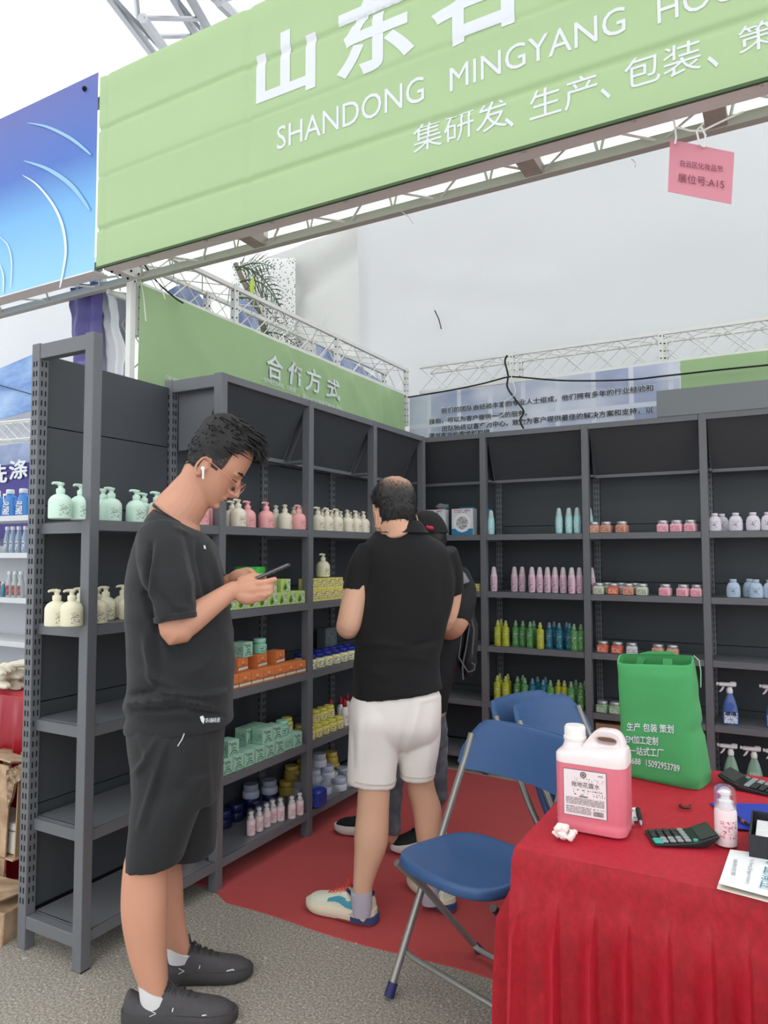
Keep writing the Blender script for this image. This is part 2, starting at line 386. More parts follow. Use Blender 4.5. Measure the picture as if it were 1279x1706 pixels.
# ------------------------------------------------------------------ shelving
PW, UW, DEP, HT = .04, .6654, .343, 2.209
LEV = [1.538, 1.168, .818, .463, .125]
def bay(name, label, origin, rz, first=True, last=False, header=True, topbeam=True, group='steel display bays', slots=True, npan=6, width=UW, deco=None):
    """one bay of shelving; local x runs along the wall, y goes back, front faces -y"""
    t = thing(name, label, 'shelf', origin, rz, group)
    def post(x, y, nm):
        m = MB(); m.bb((x, y, 0), (x + PW, y + .045, HT)); o = m.build(nm, steel, t, local=True, bevel=.003)
        return o
    ends = [0] + ([width] if last else [])
    for x in ends:
        post(x, 0, 'front_post'); r = post(x, DEP - .045, 'rear_post')
        if slots:
            s = MB()
            for k in range(54):
                z = .16 + k * .037
                for dx in (.010, .026): s.bb((x + dx, DEP - .047, z), (x + dx + .0036, DEP - .0445, z + .02))
                for dy in (.012, .028): s.bb((x + PW - .001, DEP - .045 + dy, z), (x + PW + .0012, DEP - .045 + dy + .005, z + .02)); s.bb((x - .0012, DEP - .045 + dy, z), (x + .001, DEP - .045 + dy + .005, z + .02))
            s.build('slot_rows', slot_m, r, local=True)
        m = MB(); m.bb((x + .002, .045, HT - .06), (x + PW - .002, DEP - .045, HT - .004)); m.build('top_rail', steel, t, local=True, bevel=.003)
        m = MB(); m.bb((x + .002, .045, .075), (x + PW - .002, DEP - .045, .12)); m.build('base_rail', steel, t, local=True, bevel=.003)
        for z in LEV[:-1]:
            m = MB(); m.bb((x + PW * .6, .02, z - .045), (x + PW + .004, DEP - .045, z - .006)); m.build('shelf_bracket', steel, t, local=True)
    if topbeam:
        m = MB(); m.bb((PW, .003, HT - .034), (width - .001, .035, HT)); m.build('top_beam', steel, t, local=True, bevel=.002)
        if last is False and header:
            pass
    x0, x1 = PW + .002, width - .002
    for k, z in enumerate(LEV):
        m = MB(); d1 = DEP - .047
        m.bb((x0, .004, z - .036), (x1, .006, z)); m.bb((x0, .006, z - .036), (x1, .02, z - .034))
        m.bb((x0, .006, z - .0025), (x1, d1, z)); m.bb((x0, d1, z - .03), (x1, d1 + .002, z))
        m.bb((x0, .006, z - .03), (x0 + .002, d1, z)); m.bb((x1 - .002, .006, z - .03), (x1, d1, z))
        o = m.build('shelf_board', steel, t, local=True)
        s = MB(); s.bb((x0 + .003, .0105, z - .001), (x1 - .003, .013, z + .0004)); s.build('edge_groove', slot_m, o, local=True)
    zs = [.13, .50, .87, 1.235, 1.60, 1.97 - .07, 2.175 - (0 if not header else .01)]
    for a, b in zip(zs[:-1], zs[1:]):
        m = MB(); m.bb((x0, DEP - .030, a + .002), (x1 - .001, DEP - .026, b - .002)); m.bb((x0, DEP - .026, a + .002), (x1, DEP - .012, a + .005)); m.bb((x0, DEP - .026, b - .005), (x1, DEP - .012, b - .002))
        m.build('back_panel', steel_shaded, t, local=True)
    m = MB(); m.bb((x0, DEP - .012, .1), (x1, DEP - .009, zs[-1])); m.build('light_leak_blocker', slot_m, t, local=True)  # near-black sheet added to stop light leaking through the panel seams
    if header:
        # slanting light box board leaning back from the top beam, with side cheeks
        h = MB(); h.quad((x0 + .004, .022, HT - .030), (x0 + .004, .165, 1.905), (x1 - .004, .165, 1.905), (x1 - .004, .022, HT - .030), .006)
        o = h.build('header_board', steel_shaded, t, local=True)
        r = MB(); r.bb((x0 + .004, .150, 1.885), (x1 - .004, .185, 1.905)); r.build('lower_rail', steel, o, local=True, bevel=.002)
        for x in (x0 + .001, x1 - .004):
            c = MB(); c.loft([[Vector((x, .034, HT - .04)), Vector((x, .168, 1.888)), Vector((x, DEP - .05, 1.888)), Vector((x, DEP - .05, HT - .04))],
                              [Vector((x + .003, .034, HT - .04)), Vector((x + .003, .168, 1.888)), Vector((x + .003, DEP - .05, 1.888)), Vector((x + .003, DEP - .05, HT - .04))]])
            c.build('side_cheek', steel, t, local=True)
            f = MB(); f.bb((x if x < .3 else x - .011, .045, 1.885), (x + .014 if x < .3 else x + .003, .165, 1.897)); f.build('cheek_rail', steel, t, local=True)
    if last and group == 'steel display bays' and width == UW and rz > 1:
        m = MB(); m.bb((width + .012, .046, .1), (width + .018, DEP - .046, HT - .06)); m.build('end_panel', steel_shaded, t, local=True)
    for x in ends:
        m = MB(); m.bb((x + .0005, -.001, 0), (x + PW - .0005, .046, .004)); m.build('foot_plate', slot_m, t, local=True)
    return t
# wall L: front plane x = 0, running along +y; local x -> +y, local y -> -x  (rotation +90 deg)
LN = ['end bay open at the side', 'second bay of left wall', 'third bay of left wall', 'fourth bay of left wall by the corner']
LB = []
for k in range(4):
    LB.append(bay('display_shelf', ['tall charcoal steel shelf bay nearest the entrance, with an open side frame',
        'charcoal steel shelf bay with orange and mint boxes, second along left wall',
        'charcoal steel shelf bay with blue lidded jars, third along left wall',
        'charcoal steel shelf bay tucked in the corner behind the polo shirt man'][k], (0, k * .6654, 0), math.pi / 2, last=(k == 3), header=(k > 0), topbeam=(k > 0)))
YB = 2.731
BX = [-.2874 + k * .6654 for k in range(5)]
BLAB = ['charcoal steel shelf bay in the corner holding the white and blue cartons',
        'charcoal steel shelf bay full of yellow, green and teal mist bottles',
        'charcoal steel shelf bay with square glass flower jars behind the green bag',
        'charcoal steel shelf bay with trigger sprays at the right edge of the photo']
for k in range(4):
    bay('display_shelf', BLAB[k], (BX[k], YB, 0), 0, last=(k == 3), width=UW)
# tray lying on top of the last bays
tr = thing('shelf_tray', 'grey steel tray lying open side up on top of the back wall shelves', 'tray', (1.47, YB + .01, HT + .001))
z0, z1, z2 = HT + .002, 2.365, 2.425
m = MB(); m.quad((1.487, YB, z0), (3.0, YB, z0), (3.0, YB, z1), (1.487, YB, z1), .003); m.build('front_board', mat('lighter grey steel', (122, 126, 131), .4, 0, .04, 3), tr)
m = MB(); m.quad((1.487, YB + .004, z0), (3.0, YB + .004, z0), (3.0, YB + .33, z0), (1.487, YB + .33, z0), .002); m.build('tray_floor', steel, tr)
m = MB(); m.quad((1.487, YB + .33, z0), (3.0, YB + .33, z0), (3.0, YB + .33, z2), (1.487, YB + .33, z2), .003); m.build('rear_board', steel_shaded, tr)
m = MB(); m.loft([[Vector((x, YB + .004, z0 + .001)), Vector((x, YB + .326, z0 + .001)), Vector((x, YB + .326, z2)), Vector((x, YB + .004, z1))] for x in (1.488, 1.491)]); m.build('side_board', steel, tr)

# ------------------------------------------------------------------ booth walls of printed banner on lattice truss
XB, YW = -.45, 3.286
ZT = 2.665
lb = sheet('wall_banner', green_b, [(XB, .61, .02), (XB, YW - .02, .02), (XB, YW - .02, ZT - .012), (XB, .61, ZT)], 90, 60, .010,
     'green printed vinyl wall banner lettered in white above the left shelves', 'banner', 1.6,
     folds=[f_[:5] + (f_[5] * .6,) for f_ in [(.08, .99, .3, .75, .02, 0.031), (.1, .97, .22, .82, .018, -0.022), (.42, .985, .5, .86, .016, 0.035), (.44, .99, .58, .80, .012, -0.026), (.56, .985, .66, .84, .014, 0.031), (.7, .98, .86, .82, .016, 0.029), (.72, .98, .78, .86, .010, -0.022), (.9, .98, .97, .84, .012, 0.026), (.3, .99, .33, .82, .014, 0.022), (.85, .98, .87, .8, .01, 0.026)]])
for v in lb.data.polygons: v.use_smooth = True
def onL(px, py): return onx(px, py, XB + .02)
def onB(px, py): return ony(px, py, YW - .02)
bb_ = None; lb_bvh = bvh_of(lb)
def ptext(nm, s, m, par, ll, lr, ul, plane, **k):
    P = plane(*ll); o = text(nm, s, m, par, P, plane(*lr) - P, plane(*ul) - P, **k)
    if par == lb: press(o, lb, lb_bvh, (-1, 0, 0), .008)
    if bb_ and par == bb_: press(o, bb_, bb_bvh, (0, 1, 0), k['ext'])
ch = '合作方式'; cxs = [(447, 474, 627, 586), (481.5, 506.5, 638, 597), (513, 536, 649, 610), (544, 568, 661, 626)]
for c, (xa, xb_, yb, yt) in zip(ch, cxs):
    ptext('lettering', c, white_ink, lb, (xa, yb), (xb_, yb + (xb_ - xa) * .36), (xa, yt), onL, bold=.02)
ptext('lettering', '深圳', white_ink, lb, (281, 630), (303, 637), (281, 623), onL)
ptext('lettering', '一合作模式多样化、可根据', white_ink, lb, (436, 634), (494, 654), (436, 625), onL)
ptext('lettering', '客户要求定制加工服务合作', white_ink, lb, (502, 664), (568, 686), (502, 655), onL)

# back wall print: windows of a building seen through pale haze, with paragraphs of text
def bld_mat():
    m = bpy.data.materials.new('building print banner'); m.use_nodes = True; N = m.node_tree.nodes; L = m.node_tree.links
    b = N['Principled BSDF']; b.inputs['Roughness'].default_value = .5
    tc = N.new('ShaderNodeTexCoord'); sp = N.new('ShaderNodeSeparateXYZ'); L.new(tc.outputs['Object'], sp.inputs[0])
    cb = N.new('ShaderNodeCombineXYZ'); L.new(sp.outputs[0], cb.inputs[0]); L.new(sp.outputs[2], cb.inputs[1])
    br = N.new('ShaderNodeTexBrick'); br.offset = 0; br.inputs['Scale'].default_value = 1
    br.inputs['Brick Width'].default_value = .25; br.inputs['Row Height'].default_value = .30; br.inputs['Mortar Size'].default_value = .02
    br.inputs['Mortar Smooth'].default_value = .4
    br.inputs['Color1'].default_value = lin((150, 160, 196)); br.inputs['Color2'].default_value = lin((196, 202, 222)); br.inputs['Mortar'].default_value = lin((214, 218, 232))
    L.new(cb.outputs[0], br.inputs[0])
    n = N.new('ShaderNodeTexNoise'); n.inputs['Scale'].default_value = 2.2; L.new(tc.outputs['Object'], n.inputs[0])
    r = N.new('ShaderNodeValToRGB'); r.color_ramp.elements[0].position = .42; r.color_ramp.elements[1].position = .62; L.new(n.outputs[0], r.inputs[0])
    mx = N.new('ShaderNodeMix'); mx.data_type = 'RGBA'; L.new(r.outputs[0], mx.inputs[0]); L.new(br.outputs[0], mx.inputs[6]); mx.inputs[7].default_value = lin((212, 216, 230))
    L.new(mx.outputs[2], b.inputs['Base Color']); return m
bb_ = sheet('wall_banner', bld_mat(), [(XB + .03, YW, .02), (1.555, YW, .02), (1.555, YW, ZT), (XB + .03, YW, ZT - .02)], 60, 50, .008, 'pale blue printed wall banner with building windows and lines of Chinese text', 'banner', 2)
bg_ = sheet('wall_banner', green_b, [(1.56, YW, .02), (3.2, YW, .02), (3.2, YW, ZT + .0), (1.56, YW, ZT)], 30, 30, .008, 'plain green wall banner right of the building print banner', 'banner', 2)
bb_bvh = bvh_of(bb_)
ink = mat('dark text ink', (40, 42, 52), .6)
halo = mat('pale letter outline', (240, 243, 250), .6)
for s, ll, lr, ul in [('我们的团队由经验丰富的专业人士组成，他们拥有多年的行业经验和', (733, 689), (1088, 651), (733, 679)),
                      ('技能，可以为客户提供一流的服务。', (713, 706.5), (877, 692), (713, 697)),
                      ('团队始终以客户为中心，致力为客户提供最佳的解决方案和支持，以', (734, 719), (1088, 687), (734, 709)),
                      ('满足客户的需求和期望。', (713, 731), (818, 724), (713, 721))]:
    ptext('lettering', s, ink, bb_, ll, lr, ul, onB, bold=.012, ext=.004)
    ptext('lettering', s, halo, bb_, (ll[0] - 1, ll[1] + .8), (lr[0] + 1, lr[1] + .8), (ul[0] - 1, ul[1] - .8), onB, bold=.029, ext=.002)

def perf_post(mb, p, h, w=.035):
    mb.bb((p[0] - w / 2, p[1] - w / 2, p[2]), (p[0] + w / 2, p[1] + w / 2, p[2] + h))
def wall_truss(a, b, dn, label, posts):
    """truss girder on top of the banner wall: four chords, thin cross bracing and drilled uprights"""
    t = thing('wall_truss', label, 'truss', a)
    a, b = Vector(a), Vector(b); dn = Vector(dn); up = Vector((0, 0, .2)); d = b - a; L = d.length; d.normalize()
    for nm, c in (('chord', Vector()), ('chord', dn), ('chord', up), ('chord', dn + up)):
        m = MB(); p, q = a + c, b + c
        sx = .011
        m.loft([[P_ + d.cross(Vector((0, 0, 1))) * i * sx + Vector((0, 0, 1)) * j * sx for i, j in ((-1, -1), (1, -1), (1, 1), (-1, 1))] for P_ in (p, q)])
        m.build(nm, white_steel, t)
    m = MB(); n = round(L / .21)
    for k in range(n):
        p, q = a + d * (L * k / n), a + d * (L * (k + 1) / n)
        for c0, c1 in ((Vector(), up), (dn, dn + up), (Vector(), dn), (up, up + dn)):
            m.tube([p + c0, q + c1], .0035, 4)
            m.tube([p + c1, q + c0], .0035, 4)
    o = m.build('bracing', white_steel, t)
    for f in posts:
        for c in (Vector(), dn):
            if f == 0 and c.length: continue
            m = MB(); p = a + d * (L * f) + c; m.bb((p.x - .016, p.y - .016, p.z - .25), (p.x + .016, p.y + .016, p.z + .215)); o = m.build('upright', white_steel, t)
            h = MB()
            for j in range(9):
                for sx, sy in ((.0165, 0), (0, -.0165)):
                    q = p + Vector((sx, sy, -.22 + j * .05)); h.ball(q, .005, 6, 4)
            h.build('bolt_holes', slot_m, o)
    return t
wall_truss((XB - .03, .62, ZT + .01), (XB - .03, YW + .1, ZT + .01), (-.2, 0, 0), 'white lattice truss running over the green left wall banner', [0, .245, .62, .985])
wall_truss((XB + .1, YW + .04, ZT + .01), (3.3, YW + .04, ZT + .01), (0, .2, 0), 'white lattice truss running over the building print banner', [.207, .49])
# corner upright behind banner start, seen at the left end
t = thing('upright_truss', 'white upright lattice column at the front end of the green wall banner', 'truss', (XB - .03, .6, 0))
for dx, dy in ((0, 0), (0, .2)):
    m = MB(); m.bb((XB - .045 + dx, .57 + dy, 0), (XB - .015 + dx, .6 + dy, ZT)); m.build('chord', white_steel, t)
m = MB()
for k in range(13):
    z = .05 + k * .2
    m.tube([(XB - .03, .585, z), (XB - .03, .785, z + .2)], .004, 4); m.tube([(XB - .03, .785, z), (XB - .03, .585, z + .2)], .004, 4)
m.build('bracing', white_steel, t)
# black cable sagging along the top of the back banner
def cable(pts, r, lab, m):
    mb = MB(); P = [Vector(p) for p in pts]; Q = []
    for k in range(len(P) - 1):
        a, b, c, d = P[max(k - 1, 0)], P[k], P[k + 1], P[min(k + 2, len(P) - 1)]
        for s in range(8):
            t_ = s / 8; Q.append(.5 * ((2 * b) + (c - a) * t_ + (2 * a - 5 * b + 4 * c - d) * t_ * t_ + (3 * b - a - 3 * c + d) * t_ ** 3))
    Q.append(P[-1]); mb.tube(Q, r, 6)
    return tag(mb.build('cable', m, smooth=True), lab, 'cable')
blk = mat('black rubber cable', (22, 22, 24), .5)
yb = YW - .05
cable([ony(x, y, yb) for x, y in ((679, 662), (740, 652), (800, 640), (842, 629), (860, 628), (940, 634), (1040, 633), (1110, 626), (1200, 616), (1300, 606))], .006, 'black cable sagging along the top of the back banners', blk)
cable([ony(x, y, yb - .02) for x, y in ((845, 592), (841, 602), (846, 625), (845, 645), (858, 665), (872, 685), (866, 700), (872, 714))], .007, 'black cable looping down over the printed text by the truss upright', blk)
cable([ony(x, y, yb - .03) for x, y in ((850, 596), (852, 628), (858, 655), (840, 670), (838, 690), (800, 712))], .003, 'thin white cord dangling over the printed text', mat('white cord', (230, 230, 226), .6))
cable([onx(x, y, XB + .04) for x, y in ((240, 440), (262, 470), (290, 495), (305, 505))], .004, 'short black cable hanging over the green left banner corner', blk)
for q, (x, y) in enumerate(((745, 642), (763, 634), (816, 628), (925, 622), (1078, 600), (1000, 612))):
    pass

# ------------------------------------------------------------------ the fascia
YF, ZF, ZF1 = .412, 2.68, 3.555
XF0, XF1 = -.508, 3.4
def front_sheet(nm, x0, x1, m, lab, seams, kind_folds):
    return sheet(nm, m, [(x0, YF, ZF), (x1, YF, ZF), (x1, YF, ZF1), (x0, YF, ZF1)], 260, 150, .0012, lab, 'banner', 1.2, folds=kind_folds)
fold = [(0, .20, 1, .215, .012, -.011), (0, .725, 1, .73, .012, -.010), (0, .47, 1, .50, .012, -.004), (.218, 0, .218, 1, .004, -.008), (.012, 0, .012, 1, .003, -.006), (.44, 0, .44, 1, .006, -.006)]
fas = front_sheet('fascia_banner', XF0, XF1, green_f, 'large pale green fascia banner with white company name lettering overhead', 0, fold)
def onF(px, py): return ony(px, py, YF - .003)
Lg = Vector((1, 0, 0)); Ug = Vector((0, 0, 1))
fas_bvh = bvh_of(fas)
def ftext(s, ll, right, top, **k):
    P = onF(*ll); q = onF(*right); r = onF(*top)
    press(text('lettering', s, white_ink, fas, P, Lg * (q.x - P.x), Ug * (r.z - P.z), **k), fas, fas_bvh, (0, 1, 0), .002)
ftext('山', (426, 182), (525, 153), (426, 72), bold=.03)
ftext('东', (560, 140), (690, 100), (560, 8), bold=.03)
ftext('名', (718, 88), (858, 40), (718, -62), bold=.03)
ftext('SHANDONG', (461, 250), (706, 170), (461, 212))
ftext('MINGYANG', (748, 152), (1042, 57), (748, 112))
ftext('HOUS', (1095, 40), (1262, -16), (1095, -4))
ftext('集研发', (688, 256), (845, 213), (688, 208))
ftext('、', (840, 215), (856, 211), (840, 197))
ftext('生产', (882, 203), (995, 168), (882, 152))
ftext('、', (1000, 168), (1017, 163), (1000, 148))
ftext('包装', (1040, 152), (1168, 112), (1040, 98))
ftext('、', (1178, 116), (1197, 110), (1178, 94))
ftext('策划', (1230, 92), (1368, 40), (1230, 46))
# folded under strip and box truss behind the fascia
und = mat('pale underside hem', (236, 230, 230), .55, 0, .05, 3)
h = MB(); h.quad((XF0 + .03, YF, ZF), (XF0 + .03, YF + .085, ZF + .004), (XF1, YF + .085, ZF + .004), (XF1, YF, ZF), .006)
hm = h.build('underside_hem', und, fas)
pr = MB(); pr.bb((XF0, YF - .004, ZF - .006), (XF1, YF + .006, ZF + .004)); pr.build('edge_piping', mat('dark green piping', (70, 92, 62), .7), fas)
ey = MB()
for k in range(9):
    x = XF0 + .3 + k * .33
    for a in range(10):
        c0, c1 = 2 * math.pi * a / 10, 2 * math.pi * (a + 1) / 10
        ey.tube([(x + .008 * math.cos(c0), YF + .015 + .008 * math.sin(c0), ZF - .003), (x + .008 * math.cos(c1), YF + .015 + .008 * math.sin(c1), ZF - .003)], .0018, 4)
ey.build('eyelets', alu, fas)
ft = thing('fascia_truss', 'white steel lattice girder carrying the green fascia banner', 'truss', (XF0, YF + .03, ZF + .02))
grey_ch = mat('grey steel box chord', (196, 194, 188), .5, .1, .06, 4)
for (y, z, nm, mm) in ((YF + .045, ZF + .035, 'chord', white_steel), (YF + .21, ZF + .02, 'chord', grey_ch), (YF + .045, ZF + .82, 'chord', white_steel), (YF + .21, ZF + .82, 'chord', white_steel), (YF + .045, ZF + .43, 'chord', white_steel)):
    m = MB(); m.bb((XF0 + .01, y - .016, z - .016), (XF1, y + .016, z + .016)); m.build(nm, mm, ft)
m = MB(); n = 20
for k in range(n):
    x0, x1 = XF0 + .05 + k * .19, XF0 + .05 + (k + 1) * .19
    for (p, q) in (((YF + .045, ZF + .035), (YF + .21, ZF + .02)), ((YF + .21, ZF + .02), (YF + .21, ZF + .82)), ((YF + .045, ZF + .035), (YF + .045, ZF + .43))):
        a, b = (p, q) if k % 2 else (q, p)
        m.tube([(x0, a[0], a[1]), (x1, b[0], b[1])], .005, 4)
m.build('bracing', white_steel, ft)
for px in (345, 905, 1130):
    x = onz(px, 300 if px > 500 else 400, ZF).x
    q = {345: .255, 905: 1.42, 1130: 1.98}[px]
    m = MB(); m.bb((q - .03, YF + .03, ZF + .008), (q + .03, YF + .225, ZF + .045)); o = m.build('cross_plate', mat('rusty coupling plate', (176, 168, 160), .7, .1, .2, 30), ft)
    m = MB(); m.bb((q - .016, YF + .195, ZF + .04), (q + .016, YF + .225, ZF + .83)); m.build('upright', white_steel, ft)
m = MB(); m.bb((XF0 + .0, YF + .04, ZF + .008), (XF0 + .05, YF + .225, ZF + .06)); o = m.build('corner_casting', white_steel, ft)
hh = MB()
for k in range(4): hh.ball((XF0 + .03 , YF + .06 + k * .045, ZF - .001), .006, 6, 4); hh.ball((XF0 + .051, YF + .06 + k * .045, ZF + .03), .006, 6, 4)
hh.build('bolt_holes', slot_m, o)
# plastic ties hanging from the girder
tie = mat('white cable tie', (236, 234, 228), .5)
for k, (a, b) in enumerate((((232, 455), (243, 535)), ((262, 470), (275, 498)), ((668, 352), (688, 372)), ((1052, 265), (1058, 278)))):
    m = MB(); p, q = ony(*a, YF + .20), ony(*b, YF + .19); m.tube([p, (p + q) / 2 + Vector((.006, 0, 0)), q], .0022, 5)
    tag(m.build('cable_tie', tie), ['long white cable tie hanging at the left end of girder', 'short white cable tie beside the long one at girder end', 'white cable tie end under the fascia near its middle', 'white cable tie hanging left of the pink booth card'][k], 'cable tie')

# pink booth number card hung with ties
YC = .5
pk = thing('booth_card', 'pink paper booth number card hanging from the fascia girder', 'sign', ony(1168, 240, YC))
a, b, c, d = ony(1112, 319, YC), ony(1218, 340, YC), ony(1223, 254, YC), ony(1116, 232, YC)
m = MB(); m.quad(a, b, c, d, .0015); m.build('card', mat('pink card', (214, 140, 154), .75, 0, .05, 6), pk)
red_ink = mat('dark print on pink', (120, 60, 72), .7)
def onC(px, py): return ony(px, py, YC - .004)
ptext('lettering', '白云区化妆品节', red_ink, pk, (1133, 277), (1204, 288), (1133, 266), onC)
ptext('lettering', '展位号:A15', red_ink, pk, (1129, 303), (1206, 315), (1129, 288), onC)
m = MB()
def loop(pts, r=.003): m.tube([ony(x, y, YC - .01) for x, y in pts], r, 5)
loop([(1121, 196), (1124, 210), (1126, 230), (1124, 240)]); loop([(1172, 205), (1160, 218), (1165, 240), (1172, 246), (1175, 226), (1168, 212)]); loop([(1128, 212), (1150, 218), (1170, 218), (1215, 196), (1238, 186)])
m.build('hanging_tie', tie, pk)

# ------------------------------------------------------------------ neighbour's blue fascia and the cloths at the corner
def blue_mat():
    m = bpy.data.materials.new('blue swirl print'); m.use_nodes = True; N = m.node_tree.nodes; L = m.node_tree.links
    b = N['Principled BSDF']; b.inputs['Roughness'].default_value = .45
    tc = N.new('ShaderNodeTexCoord'); sp = N.new('ShaderNodeSeparateXYZ'); L.new(tc.outputs['Object'], sp.inputs[0])
    mr = N.new('ShaderNodeMapRange'); mr.inputs[1].default_value = 2.68; mr.inputs[2].default_value = 3.58; L.new(sp.outputs[2], mr.inputs[0])
    r = N.new('ShaderNodeValToRGB'); e = r.color_ramp.elements; e.new(.5); e.new(.75)
    for k, (p, c) in enumerate(((0, (150, 208, 240)), (.38, (112, 178, 232)), (.62, (70, 112, 196)), (1, (92, 104, 176)))): e[k].position = p; e[k].color = lin(c)
    L.new(mr.outputs[0], r.inputs[0]); L.new(r.outputs[0], b.inputs['Base Color']); return m
nb = sheet('fascia_banner', blue_mat(), [(-3.4, YF, ZF - .01), (XF0 - .012, YF, ZF - .01), (XF0 - .012, YF, ZF1 + .03), (-3.4, YF, ZF1 + .03)], 20, 10, .003, 'blue neighbouring fascia banner with white water swirl arcs', 'banner')
sw = mat('white swirl print', (226, 238, 250), .5); sw2 = mat('pale blue swirl print', (150, 196, 236), .5)
def arc(pts, wid, mm):
    P = [onF(x, y) + Vector((0, -.002, 0)) for x, y in pts]; Q = []
    for k in range(len(P) - 1):
        a, b, c, d = P[max(k - 1, 0)], P[k], P[k + 1], P[min(k + 2, len(P) - 1)]
        for s in range(8):
            t_ = s / 8; Q.append(.5 * ((2 * b) + (c - a) * t_ + (2 * a - 5 * b + 4 * c - d) * t_ * t_ + (3 * b - a - 3 * c + d) * t_ ** 3))
    Q.append(P[-1]); m = MB(); A = []; n = len(Q)
    for k, p in enumerate(Q):
        t_ = (Q[min(k + 1, n - 1)] - Q[max(k - 1, 0)]).normalized(); nn = Vector((t_.z, 0, -t_.x)); ww = wid * math.sin(math.pi * (k + .5) / n) ** .5 * (.4 + .6 * k / n)
        A += [p + nn * ww, p - nn * ww]
    m.add(A, [(2 * k, 2 * k + 1, 2 * k + 3, 2 * k + 2) for k in range(n - 1)]); m.build('swirl_print', mm, nb)
arc([(38, 292), (62, 308), (88, 340), (104, 375), (110, 415), (106, 450), (100, 480)], .012, sw)
arc([(46, 205), (80, 212), (120, 232), (152, 258)], .010, sw2)
arc([(40, 268), (80, 282), (120, 310), (150, 350)], .014, sw2)
arc([(0, 395), (14, 410), (20, 440), (18, 480)], .006, sw)
arc([(0, 440), (6, 460), (6, 488)], .008, sw)
m = MB(); q = onF(141, 148); m.ball(q, .012, 8, 6); m.build('grommet', slot_m, nb)
m = MB(); m.quad((-3.4, YF, ZF - .01), (-3.4, YF + .08, ZF - .006), (XF0 - .02, YF + .08, ZF - .006), (XF0 - .02, YF, ZF - .01), .006); m.build('underside_hem', und, nb)
nt_ = thing('fascia_truss', 'white steel lattice girder behind the blue neighbouring fascia', 'truss', (XF0 - .1, YF + .1, ZF))
for (y, z) in ((YF + .045, ZF + .03), (YF + .21, ZF + .02), (YF + .045, ZF + .8)):
    m = MB(); m.bb((-3.4, y - .016, z - .016), (XF0 - .03, y + .016, z + .016)); m.build('chord', grey_ch, nt_)
m = MB()
for k in range(15):
    x0 = -3.4 + k * .19; s = k % 2
    m.tube([(x0, YF + (.045 if s else .21), ZF + .025), (x0 + .19, YF + (.21 if s else .045), ZF + .025)], .005, 4)
m.build('bracing', white_steel, nt_)
# purple printed cloth and knotted white cloth hanging at the booth corner
def cloth(nm, mm, poly_top, poly_bot, y, lab, cat, n=14, rows=30, amp=.012, pinch=None, freq=26):
    """hanging cloth between a left and a right boundary given as sight points on plane y"""
    m = MB(); P = []
    for j in range(rows + 1):
        v = j / rows
        def at(poly):
            k = v * (len(poly) - 1); i = min(int(k), len(poly) - 2); f_ = k - i
            return ony(poly[i][0] * (1 - f_) + poly[i + 1][0] * f_, poly[i][1] * (1 - f_) + poly[i + 1][1] * f_, y)
        a, b = at(poly_top), at(poly_bot)
        for i in range(n + 1):
            u = i / n; p = a * (1 - u) + b * u
            p.y += amp * (math.sin(u * freq * .5 + 3 * v + noise.noise(p * 6) * 2) + 1.2 * noise.noise(Vector((p.x * 5, p.z * 14, 2))))
            P.append(p)
    m.add(P, [(j * (n + 1) + i, j * (n + 1) + i + 1, (j + 1) * (n + 1) + i + 1, (j + 1) * (n + 1) + i) for j in range(rows) for i in range(n)])
    return tag(m.build(nm, mm, smooth=True, angle=85), lab, cat)
cloth('printed_cloth', ramp_mat('purple print cloth', [(.40, (86, 78, 140)), (.56, (92, 84, 150)), (.66, (190, 184, 214))], 3, .5, 3, stretch=(.6, 1, 2.4)), [(113, 478), (114, 520), (117, 560), (120, 620), (120, 700)], [(168, 470), (166, 520), (166, 560), (168, 620), (168, 700)], YF + .24,
      'crumpled purple printed banner scrap hanging behind the end shelf post', 'cloth', amp=.014)
wc = mat('grey white draped cloth', (230, 230, 236), .6, 0, .04, 5, .2, 9)
cloth('knotted_cloth', wc, [(148, 462), (156, 480), (158, 520), (162, 560), (167, 620), (167, 720)], [(168, 458), (186, 480), (194, 530), (202, 570), (206, 620), (208, 720)], YF + .30, 'white cloth gathered in a knot at the booth corner', 'cloth', 16, 40, .016, freq=40)
cloth('draped_cloth', mat('pale grey liner', (188, 188, 196), .6, 0, .05, 4, .15, 8), [(182, 484), (192, 520), (198, 580), (203, 640), (205, 720)], [(219, 492), (219, 530), (219, 580), (219, 640), (219, 720)], YF + .40, 'pale grey liner sheet behind the knotted white cloth', 'cloth', 10, 30, .008)
m = MB()
for pts in (((150, 455), (165, 462), (172, 470), (166, 478)), ((160, 465), (180, 462), (196, 460), (199, 468), (196, 474)), ((152, 470), (158, 452), (172, 456))):
    m.tube([ony(x, y, YF + .22) for x, y in pts], .006, 6)
for pts in (((203, 540), (212, 560), (222, 580), (215, 590), (207, 605)), ((202, 542), (214, 525), (222, 505))):
    m.tube([ony(x, y, YF + .36) for x, y in pts], .0025, 5)
m.tube([ony(200, 484, YF + .40), ony(200, 470, YF + .30)], .004, 5)
tag(m.build('white_rope', tie), 'white rope tying the cloths to the booth corner', 'rope')

# ------------------------------------------------------------------ goods on the shelves
def PL(px, d, z): p = onx(px, 900, -d); return (p.x, p.y, z)          # left wall: d behind the shelf lip
def PB(px, d, z): p = ony(px, 900, YB + d); return (p.x, p.y, z)      # back wall
used = {}
def place(proto, loc, rz=0, label=None, group=None, s=1, tilt=None):
    o = proto if proto.name not in used else copy_tree(proto)
    used[proto.name] = 1
    o.location = loc; o.rotation_euler = (tilt[0] if tilt else 0, tilt[1] if tilt else 0, rz); o.scale = (s, s, s)
    if label: o['label'] = label
    if group: o['group'] = group
    return o
SHN = ['top', 'second', 'third', 'fourth', 'bottom']
